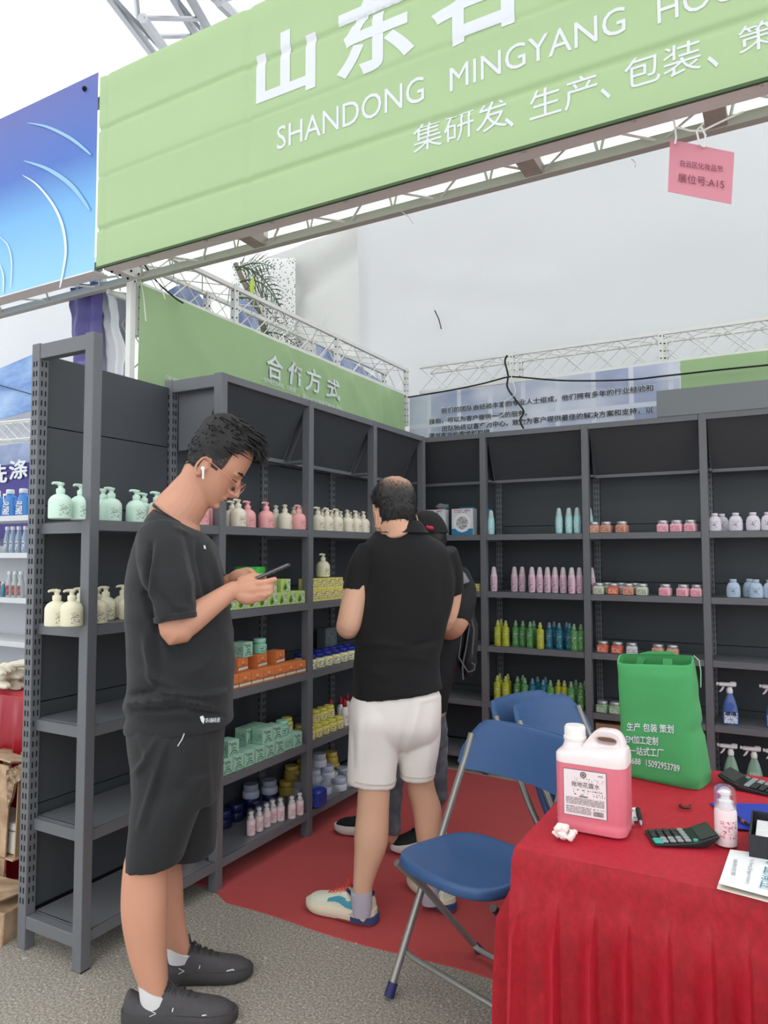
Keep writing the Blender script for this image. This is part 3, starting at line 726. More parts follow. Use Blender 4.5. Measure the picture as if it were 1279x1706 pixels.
# --- pump bottles
def pump_bottle(col, ink, lab, nm='pump_bottle', tall=1):
    t = thing(nm, lab, 'bottle')
    body = mat('bottle plastic ' + str(col), col, .38, 0, .02, 10)
    m = MB(); m.lathe([(.034, 0), (.0375, .002), (.0385, .008), (.0385, .058 * tall), (.037, .066 * tall), (.031, .076 * tall), (.022, .083 * tall), (.0135, .0865 * tall), (.013, .090 * tall)], 22)
    m.build('bottle_body', body, t, smooth=True, local=True)
    z = .090 * tall
    m = MB(); m.lathe([(.0145, z), (.0148, z + .001), (.0148, z + .013), (.0135, z + .015), (.0085, z + .017), (.008, z + .024), (.0095, z + .025), (.0095, z + .027)], 14)
    m.lathe([(.011, z + .027), (.0125, z + .029), (.0125, z + .034), (.010, z + .036)], 14)
    m.tube([(0, 0, z + .0325), (-.018, 0, z + .0335), (-.030, 0, z + .0325), (-.034, 0, z + .029)], [.006, .0052, .0042, .0034], 8)
    m.build('pump', body, t, smooth=True, local=True)
    # printed label: a curved patch facing the aisle
    m = MB(); rings = []
    for zz in (.012, .050):
        rings.append([Vector((.0391 * math.sin(a), -.0391 * math.cos(a), zz)) for a in [-.7 + 1.4 * k / 8 for k in range(9)]])
    m.loft(rings, cap=False, closed=False)
    m.build('printed_label', print_mat('small print ' + str(col), col, ink, .0052, .52, 320), t, local=True)
    return t
mint = pump_bottle((212, 240, 224), (96, 120, 104), 'm'); cream = pump_bottle((240, 234, 206), (120, 110, 90), 'c')
pink = pump_bottle((240, 172, 172), (180, 96, 100), 'p'); ivory = pump_bottle((232, 224, 204), (130, 118, 96), 'i'); 
N_ = 0
def rowL(proto, desc, shelf, bayname, items, group, rz=None, z=None):
    zz = LEV[shelf] if z is None else z
    for k, it in enumerate(items):
        px, d = it[:2]; s = it[2] if len(it) > 2 else 1
        place(proto, PL(px, d, zz + .0005), math.pi / 2 + (R_.uniform(-.5, .5) if rz is None else rz), f'{desc}, {ORD[k + 1]} from left, {SHN[shelf]} shelf, {bayname}', group, s)
def rowB(proto, desc, shelf, bayname, items, group, rz=None, z=None):
    zz = LEV[shelf] if z is None else z
    for k, it in enumerate(items):
        px, d = it[:2]; s = it[2] if len(it) > 2 else 1
        place(proto, PB(px, d, zz + .0005), (R_.uniform(-.3, .3) if rz is None else rz), f'{desc}, {ORD[k + 1]} from left, {SHN[shelf]} shelf, {bayname}', group, s)
E1, E2, E3, E4 = 'end bay', 'second left bay', 'third left bay', 'corner left bay'
rowL(mint, 'mint pump bottle', 0, E1, [(99, .06), (134, .06), (170, .15), (184, .07), (226, .07), (239, .16), (260, .07), (284, .10)], 'mint pump bottles', rz=0)
rowL(pink, 'pink pump bottle', 0, E1, [(310, .10), (333, .06), (358, .06)], 'pink pump bottles', rz=0)
rowL(ivory, 'ivory pump bottle', 0, E2, [(386, .15), (396, .05)], 'ivory pump bottles', rz=0)
for k, (px, d) in enumerate([(412, .09), (443, .06), (497, .05)]):
    place(pink, PL(px, d, LEV[0] + .0006), math.pi / 2, ['pink pump bottle close beside the ivory one, top shelf of second left bay', 'pink pump bottle standing alone in the middle, top shelf of second left bay', 'pink pump bottle at the right end post, top shelf of second left bay'][k], 'pink pump bottles')
for k, (px, d) in enumerate([(459, .17), (474, .09), (489, .16), (504, .12)]):
    place(ivory, PL(px, d, LEV[0] + .0006), math.pi / 2 + .6, f'beige pump bottle behind the pink ones, {ORD[k + 1]} from left, top shelf of second left bay', 'ivory pump bottles')
rowL(ivory, 'beige pump bottle, front row', 0, E3, [(529, .06), (544, .06), (560, .06), (578, .06), (592, .06), (605, .06)], 'beige pump bottles')
for k, px in enumerate([536, 552, 567, 583, 597]):
    place(ivory, PL(px, .16, LEV[0] + .0006), math.pi / 2 + R_.uniform(-.8, .8), f'beige pump bottle, back row, {ORD[k + 1]} from left, top shelf of third left bay', 'beige pump bottles')
place(pink, PL(617, .05, LEV[0] + .0006), math.pi / 2, 'pink pump bottle half hidden by the balding man, top shelf of third left bay')
rowL(cream, 'cream pump bottle', 1, E1, [(97, .10), (122, .05), (137, .13), (164, .05, .98), (178, .14), (207, .17), (217, .08), (240, .12)], 'cream pump bottles', rz=0)
place(cream, PL(538, .09, LEV[1] + .122), math.pi / 2, 'cream pump bottle standing on the yellow cartons in third left bay')

# --- cartons
def front_print(nm, par, w, h, y, inkm, items):
    """flat printed shapes on the front face (local x right, z up)"""
    m = MB()
    for it in items:
        if it[0] == 'r': _, x0, z0, x1, z1 = it; m.quad((x0 * w, y, z0 * h), (x1 * w, y, z0 * h), (x1 * w, y, z1 * h), (x0 * w, y, z1 * h))
        elif it[0] == 'a':
            _, cx, cz, r, wd, a0, a1 = it; P = []
            for k in range(13):
                a = a0 + (a1 - a0) * k / 12
                P += [(cx * w + (r + wd) * w * math.cos(a), y, cz * h + (r + wd) * w * math.sin(a)), (cx * w + (r - wd) * w * math.cos(a), y, cz * h + (r - wd) * w * math.sin(a))]
            m.add(P, [(2 * k, 2 * k + 1, 2 * k + 3, 2 * k + 2) for k in range(12)])
        elif it[0] == 'l':
            _, x0, z0, x1, z1, wd = it; a, b = Vector((x0 * w, y, z0 * h)), Vector((x1 * w, y, z1 * h)); n = (b - a).cross(Vector((0, 1, 0))).normalized() * wd
            m.add([a, a + (b - a) * .4 + n, b, a + (b - a) * .4 - n], [(0, 1, 2, 3)])
    return m.build(nm, inkm, par, local=True)
def carton(nm, lab, w, h, d, col, cat='box', sidecol=None):
    t = thing(nm, lab, cat)
    m = MB(); m.rbox((0, 0, h / 2), (w, d, h), .0012); b = m.build('carton_body', mat('card ' + str(col), col, .55, 0, .03, 12), t, local=True)
    m = MB(); m.bb((-w * .35, d * .15, h), (w * .35, d * .153, h + .0004)); m.build('lid_seam', mat('carton seam', (110, 112, 100), .8), t, local=True)
    return t
W_ = .074
dk = mat('dark green print', (48, 84, 60), .6)
mb_ = carton('mint_carton', 'x', .068, .068, .07, (168, 214, 190))
front_print('printed_design', mb_, .068, .068, -.0356, dk, [('a', 0, .02, .34, .03, .15, 2.99), ('a', 0, .02, .2, .02, .3, 2.84), ('r', -.22, .46, .22, .50), ('r', -.12, .54, .12, .57), ('a', -.16, .74, .07, .025, 0, 6.2), ('a', .02, .78, .05, .02, 0, 6.2), ('a', .17, .73, .06, .02, 0, 6.2), ('l', -.44, .80, -.3, .90, .004), ('l', -.42, .90, -.3, .82, .003)])
m = MB(); m.quad((-.0346, -.03, .012), (-.0346, .03, .012), (-.0346, .03, .05), (-.0346, -.03, .05)); m.build('side_print', print_mat('mint side print', (168, 214, 190), (84, 120, 100), .005, .5, 300, haxis=1), mb_, local=True)
og = carton('orange_carton', 'x', .083, .062, .07, (228, 132, 76))
m = MB(); m.quad((-.0413, -.0356, .004), (.0413, -.0356, .004), (.0413, -.0356, .026), (-.0413, -.0356, .026))
m.build('patterned_band', mat('brown zigzag ground', (120, 58, 40), .6), og, local=True)
its = []
for k in range(8):
    x = -.46 + k * .118; its += [('l', x, .08, x + .06, .40, .0035), ('l', x + .06, .40, x + .11, .08, .0035)]
front_print('zigzag_print', og, .083, .062, -.0359, mat('cream print', (246, 232, 206), .6), its)
front_print('emblem_print', og, .083, .062, -.0359, mat('pale orange print', (246, 186, 140), .6), [('a', 0, .70, .05, .035, 0, 6.28), ('r', -.1, .74, .1, .78)])
front_print('caption_print', og, .083, .062, -.0359, mat('brown print', (110, 50, 30), .6), [('r', -.16, .50, -.02, .54), ('r', 0, .50, .16, .54)])
al = carton('aloe_carton', 'x', .071, .062, .07, (186, 214, 120))
m = MB(); m.quad((.006, -.0354, .001), (.0352, -.0354, .001), (.0352, -.0354, .061), (.006, -.0354, .061)); m.build('pale_panel', print_mat('aloe print panel', (226, 238, 206), (70, 110, 60), .0085, .5, 190, big=True), al, local=True)
front_print('leaf_print', al, .071, .062, -.0358, mat('aloe leaf green', (92, 140, 58), .6), [('l', -.05, .1, -.12, .85, .005), ('l', -.05, .1, .04, .8, .005), ('l', -.07, .1, -.3, .62, .004), ('l', -.03, .1, .2, .6, .004), ('l', -.08, .08, -.38, .4, .003)])
yc = carton('yellow_carton', 'x', .078, .058, .07, (226, 216, 116))
m = MB(); m.quad((-.034, -.0354, .008), (.034, -.0354, .008), (.034, -.0354, .050), (-.034, -.0354, .050)); m.build('print_panel', print_mat('yellow print panel', (240, 232, 170), (96, 84, 60), .011, .5, 150, big=True), yc, local=True)
def jar(nm, col, lid, pan, ink, r=.03, h=.052, lidh=.016, sq=0, clear=False, rim=True):
    t = thing(nm, 'x', 'jar')
    bm_ = mat('jar ' + str(col), col, .3, 0, .03, 20) if not clear else mat('glass jar ' + str(col), col, .08, 0, .1, 60, trans=.35)
    m = MB(); m.lathe([(r * .86, 0), (r * .97, .002), (r, .006), (r, h * .74), (r * .95, h * .85), (r * .74, h * .93), (r * .72, h)], 20, sq=sq); m.build('jar_body', bm_, t, smooth=True, local=True)
    m = MB(); m.lathe([(r * .84, h - .002), (r * .88, h), (r * .88, h + lidh - .002), (r * .84, h + lidh)], 20); m.build('lid', mat('lid ' + str(lid), lid, .35, .6 if lid == (196, 198, 202) else 0), t, smooth=True, local=True)
    if pan:
        m = MB(); rg = []
        for zz in (h * .12, h * .68):
            if sq: rg.append([Vector((x_, -r * 1.005, zz)) for x_ in (-r * .74, 0, r * .74)])
            else: rg.append([Vector((r * 1.02 * math.sin(a), -r * 1.02 * math.cos(a), zz)) for a in [-.75 + 1.5 * k / 6 for k in range(7)]])
        m.loft(rg, cap=False, closed=False); m.build('printed_label', print_mat('jar print ' + str(pan) + str(ink), pan, ink, h * .2, .5, 170, big=True), t, local=True)
    return t
mj = jar('mint_jar', (150, 216, 190), (164, 222, 200), (164, 222, 200), (40, 90, 66), .034, .052, .018)
yj = jar('yellow_jar', (226, 218, 120), (222, 214, 104), (240, 232, 190), (90, 66, 50), .031, .05, .014)
bj = jar('blue_lid_jar', (236, 232, 176), (32, 44, 150), (240, 240, 214), (36, 40, 60), .034, .056, .018)
# aloe cartons
def cart(proto, desc, items, z, bayname, group, wall=PL, rz=math.pi / 2, base=None):
    for k, it in enumerate(items):
        px, d = it[:2]; r = it[2] if len(it) > 2 else 0
        lab = desc.replace('#', ORD[k + 1])
        place(proto, wall(px, d, z + .0006), rz + r, lab, group)
g_al = 'green aloe cartons'
def PLs(y, d, z): return (-d, y, z)
# rows in metres along the left wall: bay 2 spans y .705-1.331, bay 3 1.371-1.996
for k in range(8):
    place(al, PLs(.755 + k * .0745, .050, LEV[1] + .0006), math.pi / 2, f'green aloe carton, {ORD[k + 1]} from left in the bottom row, second left bay', g_al)
for k, y in enumerate((.90, .9755, 1.05, 1.16, 1.235)):
    if y == 1.235: continue
    place(al, PLs(y, .052, LEV[1] + .0632), math.pi / 2 + (-.05 if k == 3 else 0), f'green aloe carton, {ORD[k + 1]} from left in the upper row, second left bay', g_al)
for k, y in enumerate((.98, 1.06)):
    place(al, PLs(y, .135, LEV[1] + .0006), math.pi / 2, f'green aloe carton behind the front row, {ORD[k + 1]} from left, under the tub', g_al)
# stack of two more green cartons carries the tub
for k, y in enumerate((.98, 1.06)):
    place(al, PLs(y, .135, LEV[1] + .0632), math.pi / 2, f'green aloe carton hidden under the round tub, {ORD[k + 1]} from left', g_al)
t = thing('round_tub', 'round bright green tub with flat lid on top of the aloe cartons', 'tub', (-.13, 1.02, LEV[1] + .1260))
m = MB(); m.lathe([(.066, 0), (.07, .003), (.071, .03), (.07, .032)], 28); m.build('tub_body', mat('tub pale green', (196, 226, 150), .35), t, smooth=True, local=True)
m = MB(); m.lathe([(.072, .0325), (.075, .034), (.075, .058), (.072, .061)], 28); m.build('lid', mat('tub bright green', (64, 186, 74), .3), t, smooth=True, local=True)
place(yc, PLs(1.30, .06, LEV[1] + .0006), math.pi / 2, 'yellow green carton at the end post, second shelf of second left bay', 'yellow cartons')
# yellow cartons bay 3, two rows deep and two high
for k in range(4):
    place(yc, PLs(1.425 + k * .082, .048, LEV[1] + .0006), math.pi / 2, f'yellow carton, {ORD[k + 1]} from left in the bottom row, third left bay', 'yellow cartons')
    place(yc, PLs(1.425 + k * .082, .07, LEV[1] + .0592), math.pi / 2 + .02, f'yellow carton, {ORD[k + 1]} from left in the upper row, third left bay', 'yellow cartons')
wb = carton('white_carton', 'small white and blue carton beside the balding man\'s sleeve, third left bay', .07, .09, .06, (206, 212, 226))
place(wb, PLs(1.84, .09, LEV[1] + .0006), math.pi / 2)
# orange cartons
for k in range(7):
    place(og, PLs(.768 + k * .0856, .046, LEV[2] + .0006), math.pi / 2, f'orange carton, {ORD[k + 1]} from left in the bottom row, third shelf', 'orange cartons')
for k, y in enumerate((.88, 1.02, 1.16)):
    place(og, PLs(y, .085, LEV[2] + .0632), math.pi / 2 + .12, f'orange carton, {ORD[k + 1]} from left in the upper row, third shelf', 'orange cartons')
for k in range(5):
    place(og, PLs(.80 + k * .0866, .125, LEV[2] + .0006), math.pi / 2, f'orange carton, {ORD[k + 1]} from left in the rear row, third shelf', 'orange cartons')
place(mb_, PLs(.915, .082, LEV[2] + .1258), math.pi / 2 + .05, 'mint green carton standing on the orange cartons')
place(mj, PLs(1.045, .085, LEV[2] + .1258), math.pi / 2, 'mint green round jar standing on the orange cartons')
wt = carton('white_carton', 'small white carton with red print in front of upper orange cartons', .034, .07, .05, (236, 226, 218))
m = MB(); m.quad((-.015, -.0256, .006), (.015, -.0256, .006), (.015, -.0256, .062), (-.015, -.0256, .062)); m.build('printed_label', print_mat('white carton print', (240, 230, 222), (170, 80, 70), .006, .5, 260), wt, local=True)
place(wt, PLs(.79, .062, LEV[2] + .0632), math.pi / 2)
# mint cartons on the fourth shelf
for k, y in enumerate((.745, .818, .893, .968, 1.043, 1.118, 1.262)):
    place(mb_, PLs(y, .048, LEV[3] + .0006), math.pi / 2, f'mint green carton, {ORD[k + 1]} from left in the bottom row, fourth shelf', 'mint cartons')
place(mb_, PLs(1.19, .055, LEV[3] + .0006), math.pi / 2 + 1.57, 'mint green carton turned sideways under the mint jar, fourth shelf', 'mint cartons')
for k, y in enumerate((.79, 1.03, 1.105)):
    place(mb_, PLs(y, .052, LEV[3] + .0692), math.pi / 2 - .04, f'mint green carton, {ORD[k + 1]} from left in the upper row, fourth shelf', 'mint cartons')
for k, y in enumerate((1.0, 1.08)):
    place(mb_, PLs(y, .125, LEV[3] + .0006), math.pi / 2, f'mint green carton in the rear row, {ORD[k + 1]} from left, fourth shelf', 'mint cartons')
    place(mb_, PLs(y, .128, LEV[3] + .0692), math.pi / 2, f'mint green carton of the rear row upper layer, {ORD[k + 1]} from left', 'mint cartons')
place(mj, PLs(1.19, .058, LEV[3] + .0692), math.pi / 2, 'mint green round jar standing on a mint carton, fourth shelf')
place(yj, PLs(1.285, .10, LEV[3] + .0006), math.pi / 2, 'yellow jar at the end post behind mint cartons, lower')
place(yj, PLs(1.285, .10, LEV[3] + .0655), math.pi / 2, 'yellow jar stacked on another at the end post behind mint cartons')
# blue lidded jars
for k in range(7):
    place(bj, PLs(1.415 + k * .078, .05, LEV[2] + .0006), math.pi / 2 + R_.uniform(-.3, .3), f'yellow jar with blue lid, {ORD[k + 1]} from left, front row, third shelf', 'blue lidded jars')
    place(bj, PLs(1.44 + k * .076, .13, LEV[2] + .0006), math.pi / 2, f'yellow jar with blue lid, {ORD[k + 1]} from left, back row, third shelf', 'blue lidded jars')
gb = carton('grey_carton', 'grey green tall carton behind the blue lidded jars', .12, .17, .06, (96, 108, 110))
m = MB(); m.quad((-.05, -.031, .05), (.05, -.031, .05), (.05, -.031, .15), (-.05, -.031, .15)); m.build('printed_label', print_mat('grey carton print', (120, 132, 134), (60, 68, 72), .014, .5, 90, big=True), gb, local=True)
place(gb, PLs(1.83, .22, LEV[2] + .0006), math.pi / 2)
# yellow jars and red capped bottles, fourth shelf of bay 3
c_ = 0
for r, (d, n, z) in enumerate(((.045, 5, 0), (.115, 5, 0), (.08, 4, .0648))):
    for k in range(n):
        place(yj, PLs(1.405 + k * .068 + r * .015, d, LEV[3] + .0006 + z), math.pi / 2, f'yellow jar, {ORD[k + 1]} from left, {["front", "rear", "stacked"][r]} row, fourth shelf of third left bay', 'yellow jars')
def redcap():
    t = thing('squeeze_bottle', 'x', 'bottle')
    m = MB(); m.lathe([(.018, 0), (.021, .003), (.0215, .01), (.0205, .085), (.014, .098), (.009, .104)], 16); m.build('bottle_body', mat('white glossy plastic', (236, 230, 228), .3), t, smooth=True, local=True)
    m = MB(); m.lathe([(.0115, .104), (.0125, .106), (.0115, .125), (.006, .142), (.003, .146)], 12); m.build('cap', mat('deep red cap', (156, 20, 36), .3), t, smooth=True, local=True)
    m = MB(); m.loft([[Vector((.0222 * math.sin(a), -.0222 * math.cos(a), zz)) for a in (-.7, -.35, 0, .35, .7)] for zz in (.02, .06)], cap=False, closed=False); m.build('printed_label', print_mat('redcap print', (232, 226, 224), (120, 110, 110), .007, .55, 250), t, local=True)
    return t
rc = redcap()
for k, (y, d) in enumerate(((1.70, .11), (1.745, .045), (1.79, .10), (1.84, .05), (1.89, .12))):
    place(rc, PLs(y, d, LEV[3] + .0006), 1.57, f'white squeeze bottle with red cap, {ORD[k + 1]} from left, beside the yellow jars', 'red capped bottles')
# small pink serum bottles with clear caps on the bottom shelf
clear = mat('clear plastic cap', (240, 243, 245), .08, trans=.9, ior=1.25, alpha=.5)
def serum(s=1):
    t = thing('serum_bottle', 'x', 'bottle')
    m = MB(); m.lathe([(.017, 0), (.0195, .002), (.02, .007), (.02, .064), (.0185, .068), (.0145, .070), (.0135, .074)], 18); m.build('bottle_body', mat('pearl pink plastic', (238, 218, 220), .3), t, smooth=True, local=True)
    m = MB(); m.lathe([(.0115, .074), (.0118, .084), (.0075, .0865), (.007, .094), (.0095, .0955), (.0095, .101), (.007, .103)], 12); m.tube([(0, 0, .099), (-.012, 0, .099)], [.003, .0024], 6); m.build('pump', mat('white pump plastic', (244, 242, 244), .35), t, smooth=True, local=True)
    m = MB(); m.lathe([(.0195, .0705), (.0195, .100), (.0175, .108), (.012, .112), (.004, .113)], 18); m.build('clear_cap', clear, t, smooth=True, local=True)
    m = MB(); m.loft([[Vector((.0203 * math.sin(a), -.0203 * math.cos(a), zz)) for a in (-.8, -.4, 0, .4, .8)] for zz in (.016, .05)], cap=False, closed=False); m.build('printed_label', print_mat('serum print', (238, 206, 210), (196, 104, 118), .0085, .56, 240, big=True), t, local=True)
    return t
sr = serum()
for k, (px, py) in enumerate(((418, 1394), (431.5, 1387), (444, 1380), (454, 1373), (467, 1370), (486, 1366), (499, 1360))):
    p = onz(px, py - 3, LEV[4]); place(sr, (p.x, p.y, LEV[4] + .0006), 1.2, f'small pink serum bottle with clear cap, {ORD[k + 1]} from left on the bottom shelf', 'pink serum bottles')
p = onz(351, 1424, LEV[4]); place(sr, (p.x - .03, .62, LEV[4] + .0006), 1.2, 'small pink serum bottle alone beside the second left post')
nj = jar('navy_jar', (24, 28, 66), (30, 36, 90), None, None, .04, .05, .03)
for k, (y, d) in enumerate(((.98, .24), (1.08, .25), (1.18, .24), (1.275, .2), (1.14, .15))):
    place(nj, PLs(y, d, LEV[4] + .0006), 0, f'navy blue glossy jar in the shade behind serum bottles, {ORD[k + 1]} in row', 'navy jars')
sj = jar('silver_lid_jar', (176, 186, 204), (150, 158, 176), None, None, .042, .04, .026)
for k, (y, d, z) in enumerate(((1.18, .24, .0812), (1.275, .2, .0812))):
    place(sj, PLs(y, d, LEV[4] + z), 0, f'pale blue jar stacked on navy jars in the shade, {ORD[k + 1]} in row', 'pale blue jars')
# heap of jars in plastic film, bay 3 bottom
pj = jar('white_blue_jar', (214, 220, 234), (190, 198, 216), None, None, .042, .04, .028)
k = 0
for (y, d, z) in ((1.50, .10, 0), (1.60, .09, 0), (1.70, .05, 0), (1.80, .05, 0), (1.54, .2, 0), (1.64, .19, 0), (1.555, .12, .069), (1.655, .10, .069), (1.62, .13, .138), (1.76, .14, 0), (1.86, .13, 0)):
    k += 1; place(pj, PLs(y, d, LEV[4] + .0006 + z), R_.uniform(0, 3), f'pale blue and white round jar, {ORD[k]} in the heap on the bottom shelf', 'pale blue jars in the heap')
og2 = jar('amber_jar', (206, 176, 84), (216, 190, 96), None, None, .042, .05, .02)
k = 0
for (y, d, z) in ((1.50, .262, 0), (1.60, .262, 0), (1.70, .262, 0), (1.80, .25, 0), (1.90, .22, 0), (1.55, .262, .071), (1.66, .262, .071), (1.77, .255, .071), (1.88, .225, .071)):
    k += 1; place(og2, PLs(y, d, LEV[4] + .0006 + z), 0, f'amber yellow jar, {ORD[k]} behind the pale jars on the bottom shelf', 'amber jars')
film = mat('clear plastic film', (235, 240, 250), .12, trans=.85, ior=1.2, alpha=.55, bump=.8, bscale=30)
fb = thing('blue_pack', 'deep blue film wrapped pack at the front of the jar heap', 'packet', (-.05, 1.44, LEV[4]))
m = MB(); m.rbox((-.035, 1.428, LEV[4] + .046), (.12, .095, .09), .012); m.build('pack_body', mat('deep blue pack', (40, 62, 150), .25, 0, .3, 20, .6, 20), fb, smooth=True)
m = MB(); P = []
for j in range(13):
    for i in range(13):
        y = 1.375 + .24 * i / 12; u = j / 12; x = .012 - .2 * u; zz = LEV[4] + .02 + .13 * math.sin(min(1, u * 2.2) * 1.57) * (1 - .4 * (i / 12)) + .022 * noise.noise(Vector((x * 30, y * 30, 0)))
        P.append((x, y, zz))
m.add(P, [(j * 13 + i, j * 13 + i + 1, (j + 1) * 13 + i + 1, (j + 1) * 13 + i) for j in range(12) for i in range(12)])
m.build('film_wrap', film, fb, smooth=True)

# --- back wall
B1, B2, B3, B4 = 'corner back bay', 'mist bottle bay', 'flower jar bay', 'right edge bay'
hb = carton('handprint_carton', 'x', .155, .175, .07, (222, 226, 232))
front_print('white_shape', hb, .155, .175, -.0354, mat('carton blue band', (48, 132, 178), .5), [('r', -.498, .002, .498, .24)])
front_print('white_ring', hb, .155, .175, -.0357, mat('carton white ring', (240, 243, 246), .5), [('a', 0, .46, .34, .07, 0, 6.284)])
front_print('grey_picture', hb, .155, .175, -.0359, ramp_mat('plaster hand picture', [(.35, (110, 112, 116)), (.5, (178, 180, 184)), (.65, (224, 226, 228))], 60, .5, 4), [('a', 0, .46, .14, .14, 0, 6.284)])
m = MB(); m.quad((-.06, -.0358, .150), (.06, -.0358, .150), (.06, -.0358, .168), (-.06, -.0358, .168)); m.build('title_print', print_mat('carton title', (222, 226, 232), (190, 60, 80), .02, .5, 120, big=True), hb, local=True)
k = 0
for px, d in ((727, .06), (773.5, .06)):
    k += 1; place(hb, PB(px, d, LEV[0] + .0006), -.03, f'white and blue craft carton with round picture, {ORD[k]} from left, corner back bay', 'craft cartons')
bc = carton('blue_carton', 'blue carton edge behind the white craft carton beside the post', .1, .19, .05, (40, 140, 186)); place(bc, PB(779, .15, LEV[0] + .0006), 0)
bc2 = copy_tree(bc); bc2.location = PB(812, .14, LEV[0] + .0006); bc2['label'] = 'narrow blue carton just right of the post, top back shelf'; bc2.scale = (.45, 1, .92)
rb = thing('clear_bag', 'crumpled clear plastic bag on top of the craft cartons', 'bag', PB(738, .1, LEV[0] + .1766)); m = MB(); m.ball((0, 0, .02), (.05, .035, .022), 12, 8)
m.v = [tuple(Vector(v) * (1 + .35 * noise.noise(Vector(v) * 60))) for v in m.v]; m.v = [(a, b, max(.0003, c)) for a, b, c in m.v]; m.build('bag_film', mat('grey film', (150, 158, 164), .15, trans=.3, bump=.5), rb, smooth=True, local=True)
place(yc, PB(777, .05, LEV[1] + .0006), .3, 'yellow green small box on second shelf of corner back bay, left of pair', 'yellow cartons', .8)
place(yc, PB(794, .05, LEV[1] + .0006), -.1, 'yellow green small box on second shelf of corner back bay, right of pair', 'yellow cartons', .8)
# tapered spray bottles
def tapered(col, ink, nm):
    t = thing('tapered_bottle', 'x', 'bottle')
    m = MB(); m.lathe([(.017, 0), (.0205, .002), (.0215, .010), (.0235, .05), (.0235, .075), (.021, .104), (.0185, .113)], 18); m.build('bottle_body', mat('tapered ' + nm, col, .32, .0, .03, 20), t, smooth=True, local=True)
    m = MB(); m.lathe([(.0185, .1135), (.0168, .130), (.0135, .150), (.0105, .158), (.006, .161)], 16); m.build('frosted_cap', mat('frosted cap ' + nm, tuple(min(255, int(c * .35 + 150)) for c in col), .25, 0, 0, trans=.25), t, smooth=True, local=True)
    m = MB(); m.loft([[Vector((rr * math.sin(a), -rr * math.cos(a), zz)) for a in (-.7, -.35, 0, .35, .7)] for rr, zz in ((.0222, .012), (.0241, .05), (.0241, .078), (.0222, .098))], cap=False, closed=False)
    m.build('printed_label', print_mat('tapered print ' + nm, col, ink, .011, .53, 190, big=True), t, smooth=True, local=True)
    return t
tq = tapered((160, 214, 216), (232, 244, 244), 'teal'); pkb = tapered((222, 190, 206), (120, 80, 104), 'pink')
rowB(tq, 'teal tapered bottle', 0, B2, [(818, .05), (931.5, .05), (948, .05), (962, .05), (982, .09)], 'teal tapered bottles')
rowB(pkb, 'pink tapered bottle', 1, B2, [(822, .05), (856, .08), (869, .09), (885, .035), (898, .05), (911, .05), (923.5, .05), (937, .045), (951, .02), (964, .05), (984, .08)], 'pink tapered bottles')
# clear mist bottles
def mist(col, nm):
    t = thing('mist_bottle', 'x', 'bottle')
    m = MB(); m.lathe([(.021, 0), (.0235, .002), (.024, .008), (.024, .112), (.0215, .120), (.012, .126), (.0115, .130)], 18); m.build('bottle_body', mat('clear tinted ' + nm, col, .1, 0, .12, 30, trans=.25, ior=1.35), t, smooth=True, local=True)
    m = MB(); m.lathe([(.0125, .130), (.013, .132), (.013, .143), (.0085, .146), (.008, .158), (.007, .163)], 12); m.build('spray_top', mat('spray top ' + nm, tuple(min(255, int(c * .6 + 90)) for c in col), .3, 0, 0, trans=.2), t, smooth=True, local=True)
    m = MB(); m.loft([[Vector((.0243 * math.sin(a), -.0243 * math.cos(a), zz)) for a in (-.55, -.27, 0, .27, .55)] for zz in (.014, .1)], cap=False, closed=False)
    m.build('printed_label', print_mat('mist print ' + nm, tuple(int(c * .88) for c in col), tuple(min(255, int(c * .5 + 110)) for c in col), .018, .55, 120, big=True), t, local=True)
    return t
my = mist((190, 196, 60), 'yellow'); mg = mist((96, 158, 92), 'green'); mt_ = mist((40, 116, 140), 'teal')
for sh, rows in ((2, [(my, 'yellow', [(827.5, .05), (833, .13), (840.5, .05), (897.5, .03)]), (mg, 'green', [(857, .09), (869, .09), (881, .05), (887, .12), (953.5, .03), (965, .05), (975, .1)]), (mt_, 'teal', [(912.5, .06), (920.5, .14), (929, .05), (941, .12), (946, .06)])]),
                 (3, [(my, 'yellow', [(826, .05), (830, .13), (839.5, .05), (843, .14), (926.5, .08), (936, .07)]), (mg, 'green', [(859, .07), (868, .14), (871, .05), (913, .04), (947, .05), (955, .13), (963, .05), (970, .12)]), (mt_, 'teal', [(883.5, .05), (892, .13), (901, .04), (905, .14)])])):
    for pr_, cn, its in rows:
        for k, (px, d) in enumerate(its):
            place(pr_, PB(px, d, LEV[sh] + .0006), R_.uniform(-.2, .2), f'{cn} clear mist bottle, {ORD[k + 1]} from left of its colour, {SHN[sh]} shelf of back wall', f'{cn} mist bottles')
# square flower jars with screw lids
def fjar(col, pan, ink, nm):
    j = jar('flower_jar', col, (196, 198, 202), pan, ink, .033, .052, .015, sq=.62); return j
fo = fjar((206, 150, 130), (222, 170, 146), (132, 58, 40), 'o'); fp = fjar((236, 182, 196), (240, 178, 192), (200, 100, 130), 'p'); fr = fjar((206, 104, 84), (214, 84, 66), (240, 220, 190), 'r')
fg = fjar((196, 206, 186), (206, 214, 192), (84, 96, 70), 'g'); fw = fjar((204, 206, 208), (214, 216, 218), (120, 122, 128), 'w'); fgr = fjar((140, 172, 136), (150, 182, 146), (230, 240, 226), 'gr')
fj = 'square flower jars'
rowB(fo, 'peach square jar with silver lid', 0, B3, [(990, .05), (1010.5, .05), (1036.5, .04)], fj)
rowB(fp, 'pink square jar with silver lid', 0, B3, [(1104.5, .04), (1127.5, .04), (1151, .04)], fj)
